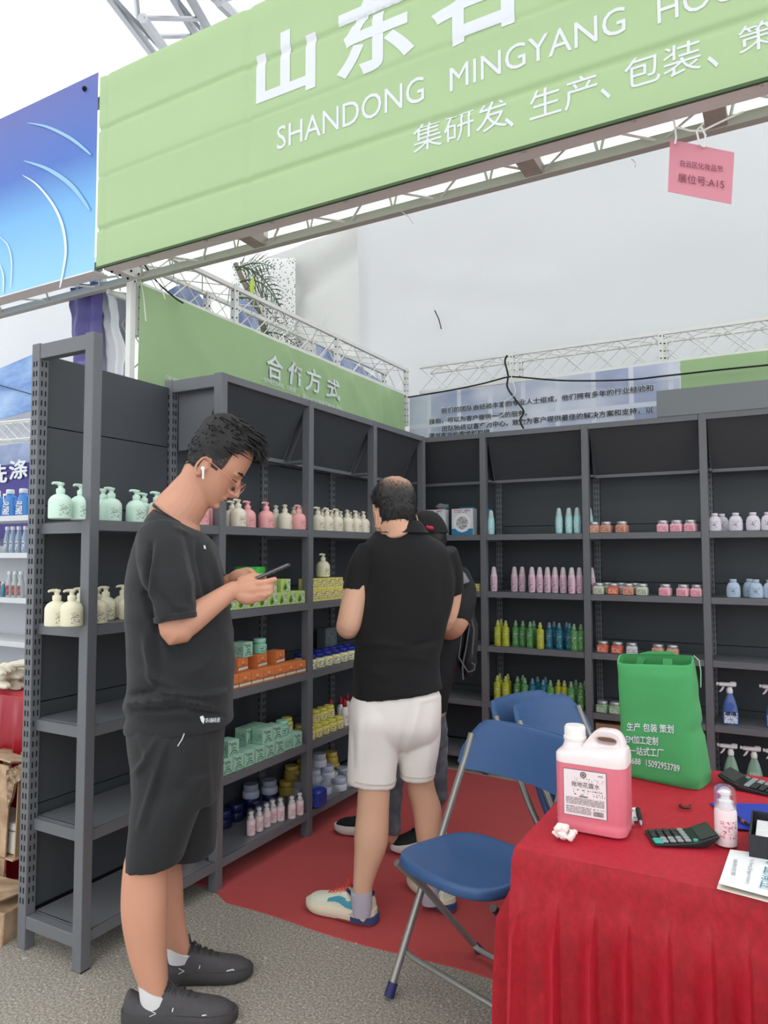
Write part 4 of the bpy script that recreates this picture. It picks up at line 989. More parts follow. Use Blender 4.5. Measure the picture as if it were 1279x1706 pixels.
for k, (pr_, px, d, s) in enumerate(((fg, 996, .04, 'pale green square jar leftmost in front row'), (fr, 1020, .04, 'red and green square jar in front row'), (fo, 1045, .04, 'peach patterned square jar in front row'), (fg, 1068, .04, 'olive printed pale jar at right of front row'), (fg, 1010, .13, 'pale jar lid showing behind the front row, first'), (fw, 1033, .13, 'pale jar lid showing behind the front row, second'), (fg, 1056, .13, 'pale jar lid showing behind the front row, third'))):
    place(pr_, PB(px, d, LEV[1] + .0006), 0, s + ', second shelf of flower jar bay', fj)
rowB(fp, 'pink square jar with silver lid', 1, B3, [(1106.5, .04), (1136, .04), (1159, .04)], fj)
rowB(fr, 'red square jar with silver lid', 2, B3, [(1001, .05), (1025, .05)], fj)
rowB(fw, 'white square jar with silver lid', 2, B3, [(1048.5, .05)], fj)
rowB(fo, 'peach square jar above the green bag', 2, B3, [(1092, .05), (1116, .05)], fj)
rowB(fgr, 'green square jar with silver lid', 3, B3, [(998.5, .04), (1019, .04)], fj)
cb = carton('cardboard_box', 'brown cardboard box on the bottom shelf under the green jars', .16, .27, .2, (176, 138, 116)); place(cb, (1.172, YB + .14, LEV[4] + .0006), 0)
# flat shouldered flasks
def flask(col, ink, nm):
    t = thing('round_flask', 'x', 'bottle')
    m = MB(); m.lathe([(.028, 0), (.034, .003), (.036, .012), (.0365, .04), (.034, .062), (.027, .078), (.015, .086), (.0135, .090)], 22, sy=.62); m.build('bottle_body', mat('flask ' + nm, col, .28), t, smooth=True, local=True)
    m = MB(); m.lathe([(.0165, .088), (.0175, .09), (.0175, .1), (.0155, .102)], 16, sy=.9); m.build('cap', mat('flask cap ' + nm, tuple(min(255, c + 6) for c in col), .3), t, smooth=True, local=True)
    m = MB(); m.loft([[Vector((.0262 * math.sin(a) * 1.2, -.0232 * math.cos(a) , zz)) for a in (-.7, -.35, 0, .35, .7)] for zz in (.016, .056)], cap=False, closed=False); m.build('printed_label', print_mat('flask print ' + nm, col, ink, .0105, .55, 200), t, local=True)
    return t
fl1 = flask((222, 216, 226), (90, 84, 100), 'white'); fl2 = flask((176, 196, 216), (70, 84, 110), 'blue')
rowB(fl1, 'white shouldered flask', 0, B4, [(1191, .04), (1203, .12), (1226, .04), (1255, .04), (1280, .05)], 'white flasks', rz=0)
rowB(fl2, 'pale blue shouldered flask', 1, B4, [(1219, .04), (1246, .12), (1256.5, .04), (1280, .05)], 'pale blue flasks', rz=0)
def trigger(col, nm, glass=False):
    t = thing('trigger_spray', 'x', 'bottle')
    m = MB(); m.lathe([(.036, 0), (.041, .003), (.043, .02), (.042, .06), (.036, .10), (.027, .135), (.018, .158), (.014, .170), (.014, .176)], 20, sy=.6); m.build('bottle_body', mat('spray body ' + nm, col, .15, 0, .05, 20, trans=.15), t, smooth=True, local=True)
    m = MB(); m.lathe([(.016, .172), (.0165, .174), (.0165, .192), (.012, .198), (.012, .205)], 12); m.rbox((-.012, 0, .218), (.092, .026, .022), .006); m.rbox((.018, 0, .228), (.034, .024, .014), .005)
    m.cyl((-.058, 0, .220), (-.068, 0, .220), .009, 10); m.build('spray_head', mat('spray white plastic', (236, 236, 238), .35), t, smooth=True, local=True)
    m = MB(); m.tube([(-.03, 0, .208), (-.036, 0, .195), (-.044, 0, .183), (-.052, 0, .176)], [.005, .006, .0055, .0035], 8); m.build('trigger', mat('spray white plastic', (236, 236, 238), .35), t, smooth=True, local=True)
    if not glass:
        m = MB(); m.quad((-.034, -.0268, .010), (.034, -.0268, .010), (.0335, -.0258, .070), (-.0335, -.0258, .070)); lb_ = m.build('printed_label', print_mat('spray label', (214, 222, 238), (90, 100, 130), .009, .56, 160), t, local=True)
        text('lettering', '玻璃', mat('navy ink', (30, 40, 86), .6), t, (-.028, -.0278, .052), (.056, 0, 0), (0, .0006, .024), bold=.02, local=True)
        m = MB(); m.lathe([(.001, 0), (.020, .0), (.020, .0015), (.001, .0015)], 16, c=(0, 0, 0), M=Matrix.Rotation(math.pi / 2 - .10, 3, 'X')); m.v = [(a, b - .0205, c + .103) for a, b, c in m.v]; m.build('round_emblem', mat('blue emblem', (70, 96, 176), .5), t, local=True)
    else:
        m = MB(); m.quad((-.03, -.0268, .02), (.03, -.0268, .02), (.024, -.023, .10), (-.024, -.023, .10)); m.build('printed_label', print_mat('green spray label', (176, 200, 184), (120, 150, 130), .013, .55, 120, big=True), t, local=True)
    return t
sb = trigger((92, 118, 184), 'blue'); sg = trigger((150, 186, 166), 'green', True)
place(sb, PB(1208, .07, LEV[3] + .0006), .15, 'blue glass cleaner trigger spray, left of the two on its shelf')
place(sb, PB(1280, .10, LEV[3] + .0006), .05, 'blue glass cleaner trigger spray, cut by the photo edge')
for k, px in enumerate((1207, 1245, 1283)):
    place(sg, PB(px, .06, LEV[4] + .0006), .05, f'green trigger spray bottle, {ORD[k + 1]} from left on the bottom shelf', 'green trigger sprays')

# ------------------------------------------------------------------ figures
FH = Vector((CF.x, CF.y, 0)).normalized(); XH = Vector((CX.x, CX.y, 0)).normalized(); ZH = Vector((0, 0, 1))
def hp(px, py, th):
    """point of the sight line on the upright plane th metres ahead of the camera"""
    d = ray(px, py); return CAM + d * (th / d.dot(FH))
def proj(p):
    d = Vector(p) - CAM; w = d.dot(CF); return 639.5 + FPX * d.dot(CX) / w, 853 - FPX * d.dot(CU) / w
def cr(rows, n=5):
    """Catmull-Rom through rows of numbers"""
    out = []; A = [np.array(r, float) for r in rows]
    for k in range(len(A) - 1):
        a, b, c, d = A[max(k - 1, 0)], A[k], A[k + 1], A[min(k + 2, len(A) - 1)]
        for s in range(n):
            t = s / n; out.append(.5 * ((2 * b) + (c - a) * t + (2 * a - 5 * b + 4 * c - d) * t * t + (3 * b - a - 3 * c + d) * t ** 3))
    out.append(A[-1]); return out
def body_loft(mb, rows, th, n=28, e=.92, steps=5):
    """rows: left px, right px, py, half depth [, tilt px]; elliptical sections stacked down the figure"""
    rows = [tuple(r) + (0,) * (5 - len(r)) + (th,) if len(r) < 6 else tuple(r) for r in rows]
    R = []
    for l, r, y, dpt, tilt, tt in cr(rows, steps):
        a = hp(l, y, tt); b = hp(r, y, tt); c = (a + b) / 2; hw = (b - a).length / 2; tz = tilt * tt / FPX
        q = []
        for k in range(n):
            an = 2 * math.pi * k / n; ca, sa = math.cos(an), math.sin(an)
            ca = math.copysign(abs(ca) ** e, ca); sa = math.copysign(abs(sa) ** e, sa)
            q.append(c + XH * (hw * ca) + FH * (dpt * sa) - ZH * (tz * ca))
        R.append(q)
    return mb.loft(R)
def limb(mb, pts, n=16, steps=5, flat=1):
    """pts: (Vector, radius)"""
    q = cr([(p.x, p.y, p.z, r) for p, r in pts], steps)
    return mb.tube([v[:3] for v in q], [float(v[3]) for v in q], n, flat)
HEADT = [(.106, .012, .012, .012), (.102, .034, .040, .032), (.090, .060, .066, .052), (.068, .078, .086, .067), (.036, .091, .098, .0755), (.0, .096, .101, .078), (-.022, .0975, .099, .077),
         (-.045, .091, .093, .0745), (-.068, .090, .080, .072), (-.092, .090, .062, .069), (-.115, .090, .040, .063), (-.137, .088, .012, .053), (-.152, .086, -.012, .042), (-.163, .080, -.03, .028), (-.168, .068, -.045, .012)]
def hring(u, f, b, w, n=36, off=0):
    q = []
    for k in range(n):
        a = 2 * math.pi * k / n; ca, sa = math.cos(a), math.sin(a); e = .88
        cx = math.copysign(abs(ca) ** e, ca); sy = math.copysign(abs(sa) ** e, sa)
        x = cx * ((f + off) if ca > 0 else (b + off)); y = sy * (w + off)
        if u < -.11 and ca < 0: x = cx * (b + off) if b > 0 else -b * (1 + cx) * .5 + cx * .0
        q.append(Vector((x, y, u)))
    return q
def head(mb, M, nose=1.0):
    T = cr(HEADT, 3); s = MB(); s.loft([hring(*r) for r in T])
    # nose, lips, chin, brow ridge, cheeks
    s.tube([(.089, 0, -.028), (.100, 0, -.05), (.112, 0, -.07), (.118, 0, -.082), (.104, 0, -.092), (.088, 0, -.096)], [.007, .008, .010, .0125, .012, .008], 12)
    for sg_ in (-1, 1):
        s.ball((.102, sg_ * .013, -.086), (.011, .008, .008), 10, 6); s.ball((.083, sg_ * .032, -.026), (.012, .022, .008), 10, 6)
    s.ball((.091, 0, -.113), (.0105, .020, .0052), 12, 6); s.ball((.089, 0, -.124), (.010, .017, .0055), 12, 6); s.ball((.083, 0, -.150), (.014, .018, .013), 12, 8)
    for sg_ in (-1, 1):
        # ear: helix rim, lobe and bowl
        E = []
        for k in range(13):
            a = -2.2 + 4.6 * k / 12; E.append((-.014 + -.017 * math.cos(a) * 1.0 + .004, sg_ * (.0815 + .009 * (1 if math.cos(a) > -.3 else .3)), -.066 + .031 * math.sin(a)))
        s.tube(E, [.0035] + [.0048] * 11 + [.0035], 8); s.ball((-.006, sg_ * .079, -.098), (.008, .006, .011), 8, 6)
        s.ball((-.008, sg_ * .077, -.066), (.014, .006, .026), 10, 8); s.ball((.004, sg_ * .079, -.068), (.004, .005, .007), 8, 6)
    for v in s.v: pass
    mb.add([M @ Vector(v) for v in s.v], s.f)
    return mb
def normals(mb):
    V = np.array(mb.v); N = np.zeros_like(V)
    F4 = np.array([f if len(f) == 4 else (f[0], f[1], f[2], f[2]) for f in mb.f])
    fn = np.cross(V[F4[:, 2]] - V[F4[:, 0]], V[F4[:, 3]] - V[F4[:, 1]])
    for k in range(4): np.add.at(N, F4[:, k], fn)
    N /= np.maximum(1e-12, np.linalg.norm(N, axis=1))[:, None]; return V, N
def wrinkle(mb, amp=.003, sc=(7, 7, 16), folds=(), sign=1, seed=0, zfade=None):
    """cloth relief: stretched noise and creases laid along given sight-line segments on the near side"""
    V, N = normals(mb)
    if sign == 1:
        c = V.mean(0)
        if ((V - c) * N).sum() < 0: N = -N
    out = []
    for v, n in zip(V, N):
        p = Vector(v); h = amp * (noise.noise(Vector((p.x * sc[0] + seed, p.y * sc[1], p.z * sc[2]))) + .5 * noise.noise(Vector((p.x * sc[0] * 2.3, p.y * sc[1] * 2.3 + seed, p.z * sc[2] * 2))))
        if folds:
            fc = -(n[0] * FH.x + n[1] * FH.y)
            if fc > -.2:
                x, y = proj(p)
                for (x0, y0, x1, y1, w, a) in folds:
                    if x < min(x0, x1) - 3 * w or x > max(x0, x1) + 3 * w or y < min(y0, y1) - 3 * w or y > max(y0, y1) + 3 * w: continue
                    dx, dy = x1 - x0, y1 - y0; t = max(0, min(1, ((x - x0) * dx + (y - y0) * dy) / (dx * dx + dy * dy)))
                    d = math.hypot(x - x0 - t * dx, y - y0 - t * dy)
                    h += a * math.exp(-(d / w) ** 2) * (1 - .6 * abs(2 * t - 1) ** 2)
        out.append(tuple(v + n * h))
    mb.v = out; return mb
def hair_shell(M, cond, thick, n=60, steps=6, jit=.0, seed=0, fr=60):
    T = cr(HEADT, steps); R = [hring(r[0], r[1], r[2], r[3], n) for r in T[:-6]]
    m = MB(); idx = {}; vs = []; inner = []
    cz = Vector((0, 0, -.01))
    for k, q in enumerate(R):
        for i, p in enumerate(q):
            d = (p - cz).normalized(); th = thick(p)
            th += jit * th * noise.noise(Vector((p.x * fr * .5, p.y * fr, p.z * fr * .5 + seed)))
            vs.append(p + d * th); inner.append(p - d * .004)
    fs = []; nn = len(R)
    for k in range(nn - 1):
        for i in range(n):
            j = (i + 1) % n; c = (R[k][i] + R[k][j] + R[k + 1][i] + R[k + 1][j]) / 4
            if cond(c): fs.append((k * n + i, k * n + j, (k + 1) * n + j, (k + 1) * n + i))
    fs.append(tuple(range(n)))
    m.add([M @ v for v in vs], fs)
    return m, R
def tufts(m, M, R, cond, count, rnd, L=(.02, .04), lean=None, r=.0022, thick=None):
    P = [p for q in R for p in q if cond(p)]
    for k in range(count):
        p = rnd.choice(P) + Vector((rnd.uniform(-.006, .006), rnd.uniform(-.006, .006), rnd.uniform(-.006, .006))); d = (p - Vector((0, 0, -.02))).normalized()
        t = thick(p) if thick else .01; b = p + d * (t * .5); l = rnd.uniform(*L); ln = lean(p, rnd)
        q = [b, b + (d * .7 + ln * .5) * l * .5, b + (d * .45 + ln) * l]
        m.tube([M @ v for v in q], [r, r * .8, r * .15], 4)
UPT = [(.002, .024, .080), (.012, .035, .098), (.045, .042, .076), (.085, .043, .078), (.115, .041, .108), (.15, .041, .098), (.19, .043, .082), (.23, .045, .072), (.265, .041, .065), (.29, .029, .054), (.303, .012, .040)]
WEARER = [None]
def shoe(par_label, loc, rz, sole_c, up_c, lace_c, L=.31, grp=None, sneaker=True, accents=None, slip=False):
    """trainer as a loft of cross sections from heel to toe; local x runs to the toe"""
    t = bpy.data.objects.new('shoe', None); COL.objects.link(t); t.empty_display_size = .05; t.parent = WEARER[0]
    t.location = Vector(loc) - WEARER[0].location; t.rotation_euler = (0, 0, rz); WORLD[t.name] = Matrix.Translation(Vector(loc)) @ Matrix.Rotation(rz, 4, 'Z')
    k = L / .31; W = [(-.006, .014), (.008, .034), (.05, .042), (.11, .041), (.17, .046), (.22, .051), (.265, .047), (.298, .031), (.314, .010)]
    so = MB(); R = []
    for x, w_, in cr(W, 4):
        w_ = max(.004, w_); lift = .012 * max(0, (x - .24) / .07) ** 2 + .006 * max(0, (.03 - x) / .03); h = .048 - .010 * min(1, max(0, x) / .31) - .014 * max(0, (x - .26) / .05) ** 1.5 - .006 * max(0, (.02 - x) / .02)
        q = []
        for (yy, zz) in ((-.86, 0), (-1, .25), (-1.06, .6), (-.94, 1), (.94, 1), (1.06, .6), (1, .25), (.86, 0)): q.append(Vector((x * k, w_ * yy * 1.04, .0006 + lift + h * zz)))
        R.append(q)
    so.loft(R); so.build('sole', sole_c, t, smooth=True, local=True, angle=50)
    up = MB(); R = []
    for x, w_, top in cr(UPT, 4):
        q = []; base = .026
        for a in range(13):
            an = math.pi * a / 12; q.append(Vector((x * k, w_ * math.cos(an) * (1 - .12 * math.sin(an)), base + (top - base) * math.sin(an) ** .5)))
        R.append(q)
    up.loft(R); o = up.build('upper', up_c, t, smooth=True, local=True, angle=60)
    if lace_c:
        l = MB()
        for i in range(5):
            x = .115 + i * .019; z = .112 - i * .0088
            l.tube([(x * k, -.022, z - .010), (x * k + .006, -.008, z + .004), (x * k + .012, .008, z + .003), (x * k + .010, .022, z - .012)], .0026, 6)
            l.tube([(x * k, .022, z - .010), (x * k + .006, .008, z + .005), (x * k + .012, -.008, z + .004), (x * k + .010, -.022, z - .012)], .0026, 6)
        l.tube([(.118 * k, 0, .116), (.10 * k, .012, .138), (.088 * k, .024, .124), (.118 * k, 0, .116)], .0026, 6)
        l.tube([(.118 * k, 0, .116), (.130 * k, -.018, .134), (.150 * k, -.028, .114), (.118 * k, 0, .116)], .0026, 6)
        l.tube([(.118 * k, 0, .116), (.11 * k, -.006, .152)], .0022, 6)
        l.build('laces', lace_c, t, smooth=True, local=True)
    if accents: accents(t, k)
    return t
def side_print(t, nm, m_, pts, side=-1, off=.0028):
    """flat patch hugging one flank of the shoe; pts are (x, z) outline"""
    def wat(x, z):
        T = UPT
        for a, b in zip(T, T[1:]):
            if a[0] <= x <= b[0]:
                f = (x - a[0]) / (b[0] - a[0]); w_ = a[1] + f * (b[1] - a[1]); tp = a[2] + f * (b[2] - a[2]); break
        else: w_, tp = .03, .09
        s = max(0, min(.995, ((z - .026) / max(.001, tp - .026)))) ** 2; c = math.sqrt(max(0, 1 - s * s)); return w_ * c * (1 - .12 * s)
    A, B = pts; m = MB(); P = []; n = 10
    for j in range(5):
        v = j / 4
        for i in range(n + 1):
            u = i / n
            def at(L_):
                kk = u * (len(L_) - 1); q = min(int(kk), len(L_) - 2); f = kk - q; return L_[q][0] * (1 - f) + L_[q + 1][0] * f, L_[q][1] * (1 - f) + L_[q + 1][1] * f
            a, b = at(A), at(B); x, z = a[0] * (1 - v) + b[0] * v, a[1] * (1 - v) + b[1] * v
            P.append((x, side * (wat(x, z) + off), z))
    m.add(P, [(j * (n + 1) + i, j * (n + 1) + i + 1, (j + 1) * (n + 1) + i + 1, (j + 1) * (n + 1) + i) for j in range(4) for i in range(n)])
    return m.build(nm, m_, t, smooth=True, local=True)
def frame(c, fwd, up):
    f = fwd.normalized(); l = up.cross(f).normalized(); u = f.cross(l).normalized()
    return Matrix.Translation(c) @ Matrix((f, l, u)).transposed().to_4x4()
hair_c = ramp_mat('black hair', [(.35, (9, 8, 8)), (.6, (22, 20, 19)), (.8, (42, 37, 34))], 90, .55, 4, stretch=(1, 1, .5))
fade_c = ramp_mat('short clipped hair', [(.35, (34, 30, 29)), (.5, (58, 48, 44)), (.7, (104, 82, 70))], 160, .7, 5)

# ============ the tall young man looking at his phone
skin1 = mat('warm skin', (208, 152, 126), .5, 0, .05, 9, .05, 200, sss=.12)
black_cloth = mat('black cotton knit', (36, 37, 40), .85, 0, .06, 9, .12, 700, sheen=.12)
black_short = mat('black shorts fabric', (33, 34, 36), .75, 0, .05, 9, .08, 600, sheen=.1)
p1 = thing('person', 'tall young man in black T-shirt and black shorts, glasses and earbud, looking at his phone', 'person', tuple(hp(300, 1670, 2.38).xy) + (0,))
T1 = 2.38
b = MB()
hf = XH * .81 - ZH * .59 + FH * .03; hu = XH * .59 + ZH * .81
M1 = frame(hp(371, 757, T1), hf, hu)
head(b, M1)
# neck: nape to shoulders
limb(b, [(M1 @ Vector((-.022, 0, -.03)), .062), (M1 @ Vector((-.020, 0, -.09)), .060), (hp(317, 832, T1), .066), (hp(294, 862, T1), .080), (hp(288, 900, T1), .09)], 20)
limb(b, [(hp(320, 795, T1), .036), (hp(299, 824, T1), .046), (hp(281, 850, T1), .055), (hp(270, 880, T1), .06)], 16)
# trunk under the clothes
body_loft(b, [(255, 335, 890, .13), (238, 352, 930, .16), (232, 365, 1000, .165), (232, 372, 1080, .165), (234, 368, 1160, .155), (240, 350, 1230, .14), (248, 340, 1280, .12)], T1)
# near arm
SH, EL, WR = hp(272, 905, 2.22), hp(291, 1050, 2.16), hp(383, 986, 2.26)
limb(b, [(SH, .050), (hp(282, 975, 2.18), .046), (EL, .043), (EL + (WR - EL) * .12, .045)])
limb(b, [(EL, .043), (EL + (WR - EL) * .25, .045), (EL + (WR - EL) * .6, .037), (WR, .0285), (hp(393, 982, 2.265), .027)])
# far arm
SH2, EL2, WR2 = hp(300, 905, 2.55), hp(330, 1040, 2.60), hp(378, 974, 2.43)
limb(b, [(SH2, .058), (hp(312, 975, 2.58), .052), (EL2, .044)])
limb(b, [(EL2, .043), (EL2 + (WR2 - EL2) * .4, .042), (WR2, .028), (hp(388, 968, 2.42), .026)])
# near (right) hand: palm, index lying along the phone, three fingers curled round it, thumb on top
def seg(pts, rad): limb(b, [(hp(*p), r) for p, r in zip(pts, rad)], 10, 4)
seg([(390, 984, 2.265), (404, 983, 2.27), (418, 982, 2.275), (430, 981, 2.28)], [.027, .034, .037, .030])
seg([(398, 990, 2.26), (412, 994, 2.262), (426, 992, 2.268)], [.024, .027, .022])
seg([(398, 974, 2.28), (412, 970, 2.285), (424, 972, 2.285)], [.022, .025, .020])
seg([(424, 971, 2.262), (436, 971, 2.258), (449, 968, 2.262), (461, 964, 2.268)], [.0125, .011, .0098, .0085])
seg([(428, 981, 2.262), (440, 981, 2.256), (450, 979, 2.262), (453, 974, 2.285)], [.012, .0108, .0098, .0085])
seg([(428, 990, 2.262), (440, 991, 2.256), (450, 987, 2.262), (453, 981, 2.285)], [.0115, .0105, .0096, .0084])
seg([(424, 998, 2.266), (434, 998, 2.262), (442, 994, 2.266), (446, 987, 2.282)], [.0105, .0095, .0088, .0078])
seg([(402, 972, 2.285), (414, 962, 2.30), (426, 960, 2.308), (436, 963, 2.312)], [.0155, .013, .0115, .0095])
# far (left) hand cupping the other side
seg([(388, 967, 2.42), (398, 963, 2.405), (410, 962, 2.39), (420, 965, 2.38)], [.026, .031, .030, .023])
seg([(400, 955, 2.40), (412, 951, 2.385), (421, 955, 2.365), (428, 962, 2.35)], [.0145, .0125, .0112, .0095])
for k in range(4):
    seg([(416, 968 + k * 5, 2.385), (428, 968 + k * 5.5, 2.388 - k * .002), (438 - k * 2, 967 + k * 5, 2.375), (441 - k * 2, 963 + k * 5, 2.355)], [.0118, .0106, .0095, .0082])
# legs
body_loft(b, [(246, 316, 1300, .065), (232, 296, 1360, .064), (212, 280, 1420, .06), (206, 277, 1450, .060), (203, 278, 1500, .062), (206, 277, 1540, .060), (216, 277, 1590, .050), (227, 279, 1625, .041), (236, 279, 1650, .034), (242, 274, 1672, .028), (246, 270, 1686, .022)], 2.27)
body_loft(b, [(285, 342, 1300, .06), (270, 318, 1360, .06), (254, 302, 1425, .058), (256, 303, 1470, .058), (262, 305, 1520, .055), (270, 311, 1555, .045), (280, 316, 1580, .033), (286, 312, 1598, .024)], 2.48)
b = remesh(b, .0042, 3)
b.build('body', skin1, p1, smooth=True, angle=80)
# socks
s = MB(); body_loft(s, [(230, 284, 1644, .038, 14), (233, 286, 1662, .038, 8), (237, 288, 1684, .034)], 2.27); s.build('sock', mat('white sock', (222, 220, 222), .9, bump=.3, bscale=300), p1, smooth=True, angle=60)
s = MB(); body_loft(s, [(276, 320, 1578, .037, 12), (279, 319, 1588, .035), (281, 317, 1600, .033)], 2.48); s.build('sock', MATS['white sock'], p1, smooth=True, angle=60)
# T-shirt
s = MB()
body_loft(s, [(259, 322, 862, .085, 18), (248, 334, 874, .12, 12), (238, 346, 890, .155, 6), (229, 356, 912, .182), (221, 365, 945, .195), (217, 373, 985, .2), (216, 381, 1020, .2), (217, 387, 1055, .2), (219, 388.5, 1090, .2), (219, 388, 1125, .2), (217, 387, 1150, .2), (213.5, 387, 1168, .2), (219, 386, 1182, .19, -3), (214, 386, 1196, .19, -4), (213, 385, 1208, .19, -6)], T1, 40)
limb(s, [(hp(266, 893, 2.27), .070), (hp(270, 925, 2.215), .078), (hp(280, 970, 2.18), .076), (hp(288, 1010, 2.165), .070), (hp(293, 1033, 2.16), .064)], 24)
limb(s, [(hp(300, 893, 2.50), .070), (hp(306, 930, 2.55), .074), (hp(316, 980, 2.58), .070), (hp(324, 1015, 2.59), .062)], 24)
s = remesh(s, .007, 4)
F1 = [(214, 1172, 290, 1163, 5, .012), (290, 1163, 352, 1178, 5, .010), (216, 1158, 262, 1150, 5, -.010), (262, 1150, 330, 1160, 6, .010), (330, 1160, 385, 1146, 5, .008), (222, 1184, 300, 1180, 5, -.012), (300, 1180, 372, 1192, 4, -.008), (240, 1120, 300, 1148, 9, .007), (300, 1100, 270, 1060, 8, -.006), (320, 1120, 360, 1090, 12, .006),
      (250, 905, 240, 990, 5, -.010), (240, 990, 262, 1050, 5, -.012), (262, 905, 250, 990, 6, .006), (330, 900, 336, 960, 6, -.008), (336, 960, 345, 1000, 6, -.006), (345, 905, 372, 1000, 8, .007), (258, 1045, 270, 1130, 9, -.006), (242, 1060, 256, 1140, 7, .007), (290, 880, 316, 892, 4, .004), (280, 1010, 315, 1012, 4, .003), (262, 985, 300, 1030, 7, -.005), (305, 930, 318, 1000, 6, .005)]
F1 = [f[:4] + (f[4] * .8, f[5] * 1.9) for f in F1]
wrinkle(s, .0055, (5, 5, 13), F1)
shirt1 = s.build('t_shirt', black_cloth, p1, smooth=True, angle=80)
m = MB()
body_loft(m, [(256.5, 324, 861, .088, 19), (258, 323, 858, .086, 20), (262, 319, 859, .080, 19)], T1, 40, steps=3); m.build('collar', black_cloth, p1, smooth=True)
m = MB(); c0 = hp(292.3, 1023, 2.16); c1 = hp(293.6, 1033.5, 2.159); m.tube([c0, c0.lerp(c1, .1), c0.lerp(c1, .9), c1], [.060, .0640, .0636, .060], 28); m.build('sleeve_hem', black_cloth, p1, smooth=True)
wp = mat('white shirt print', (222, 224, 228), .6)
P = hp(341, 1205, 2.168)
text('lettering', 'OF A BRAVE LIFE', wp, p1, hp(342, 1204, 2.16), hp(366, 1203, 2.19) - hp(342, 1204, 2.16), (0, 0, .013), bold=.03)
m = MB(); q = [hp(x, y, 2.159) for x, y in ((333, 1194), (338, 1192), (341, 1198), (339, 1206), (335, 1201))]; m.loft([q, [v - FH * .001 for v in q]]); m.build('shirt_emblem', wp, p1)
m = MB(); q = [hp(x, y, 2.20) for x, y in ((339, 908), (342, 909), (343, 915), (340, 914))]; m.loft([q, [v - FH * .001 for v in q]]); m.build('chest_print', wp, p1)
# shorts
s = MB()
body_loft(s, [(222, 374, 1185, .17), (217, 374, 1205, .18), (219, 371, 1230, .185), (225, 368, 1270, .185), (226, 365, 1300, .18), (230, 362, 1330, .165)], T1 - .01, 36)
body_loft(s, [(224, 350, 1290, .09), (220, 338, 1335, .1), (216, 318, 1385, .1), (211, 303, 1438, .095, -4)], 2.285, 28)
body_loft(s, [(260, 366, 1290, .09), (268, 362, 1335, .1), (274, 360, 1385, .095), (280, 357, 1423, .09, -3)], 2.475, 28)
s = remesh(s, .007, 4)
wrinkle(s, .003, (6, 6, 8), [(232, 1222, 262, 1290, 6, .008), (262, 1225, 230, 1290, 5, .009), (275, 1240, 232, 1380, 5, .011), (285, 1240, 246, 1380, 6, -.008), (222, 1290, 240, 1270, 5, .008), (300, 1215, 305, 1300, 10, .004), (345, 1225, 350, 1400, 6, .006)])
s.build('shorts', black_short, p1, smooth=True, angle=80)
m = MB(); m.tube([hp(307, 1222, 2.192), hp(303, 1232, 2.188), hp(296, 1243, 2.186)], .0022, 6); m.build('zip_pull', alu, p1)
# hair
def c_hair(p): return (p.z > .062 if p.x > .070 else (p.z > .062 - (.070 - p.x) * 1.5 if p.x > .012 else (p.z > -.026 if p.x > -.028 else p.z > -.085 - .0 * p.x)))
def c_top(p): return p.z > (.040 if p.x > .05 else .012)
def thk1(p): return .003 + .016 * max(0, min(1, (p.z + .01) / .06)) + (.004 if p.x < -.06 and p.z < 0 else 0) + .006 * max(0, min(1, (p.x - .03) / .05)) * (1 if p.z > .05 else 0)
m, R = hair_shell(M1, lambda p: c_hair(p) , thk1, jit=.5, fr=55)
rn = random.Random(3)
tufts(m, M1, R, lambda p: c_top(p) and c_hair(p), 900, rn, (.018, .036), lambda p, r: Vector((.75 + .6 * (p.x > .03), r.uniform(-.35, .35), -.05 - .5 * (p.x > .06))), .0034, thk1)
tufts(m, M1, R, lambda p: p.x > .055 and p.z > .055 and c_hair(p), 160, rn, (.03, .045), lambda p, r: Vector((.6, r.uniform(-.3, .3), -.75)), .0032, thk1)
tufts(m, M1, R, lambda p: p.x < -.03 and p.z < .02 and c_hair(p), 260, rn, (.004, .007), lambda p, r: Vector((-.1, 0, -1.2)), .0020, thk1)
m.build('hair', hair_c, p1, smooth=True, angle=60)
m, R = hair_shell(M1, lambda p: (not c_hair(p)) and p.z > -.052 - (0.0 if p.x > -.02 else .05) and p.x < .044 and p.z > -.075 + .4 * max(0, p.x) + (.02 if p.x > .03 else 0), lambda p: .0012, jit=.3); m.f.pop(); m.build('hair_fade', fade_c, p1, smooth=True)
# brow, eye, glasses, earbud
m = MB()
for s_ in (-1, 1): m.tube([M1 @ Vector(v) for v in ((.098, s_ * .016, -.020), (.098, s_ * .03, -.015), (.088, s_ * .05, -.018))], [.003, .0036, .002], 6)
m.build('eyebrows', hair_c, p1)
m = MB()
for s_ in (-1, 1): m.tube([M1 @ Vector(v) for v in ((.0945, s_ * .02, -.047), (.094, s_ * .034, -.049), (.084, s_ * .049, -.047))], [.002, .003, .0015], 6)
m.build('eyelashes', hair_c, p1)
m = MB(); m.tube([M1 @ Vector(v) for v in ((.0955, -.016, -.1185), (.0985, 0, -.1185), (.0955, .016, -.1185))], .0016, 6); m.build('lip_line', mat('lip shade', (150, 84, 76), .5), p1)
gl = MB(); wire = mat('rose gold wire', (214, 150, 140), .3, .7)
for s_ in (-1, 1):
    gl.tube([M1 @ Vector(v) for v in ((-.016, s_ * .086, -.046), (.0, s_ * .085, -.040), (.05, s_ * .082, -.044), (.104, s_ * .068, -.05), (.112, s_ * .060, -.052))], .0014, 6)
    gl.tube([M1 @ Vector((.114 + .0 * a, s_ * (.036 + .026 * math.cos(a)), -.058 + .021 * math.sin(a))) for a in [2 * math.pi * k / 20 for k in range(21)]], .0012, 5)
gl.tube([M1 @ Vector(v) for v in ((.114, -.010, -.052), (.118, 0, -.05), (.114, .010, -.052))], .0012, 5)
g_ = gl.build('glasses', wire, p1, smooth=True)
m = MB()
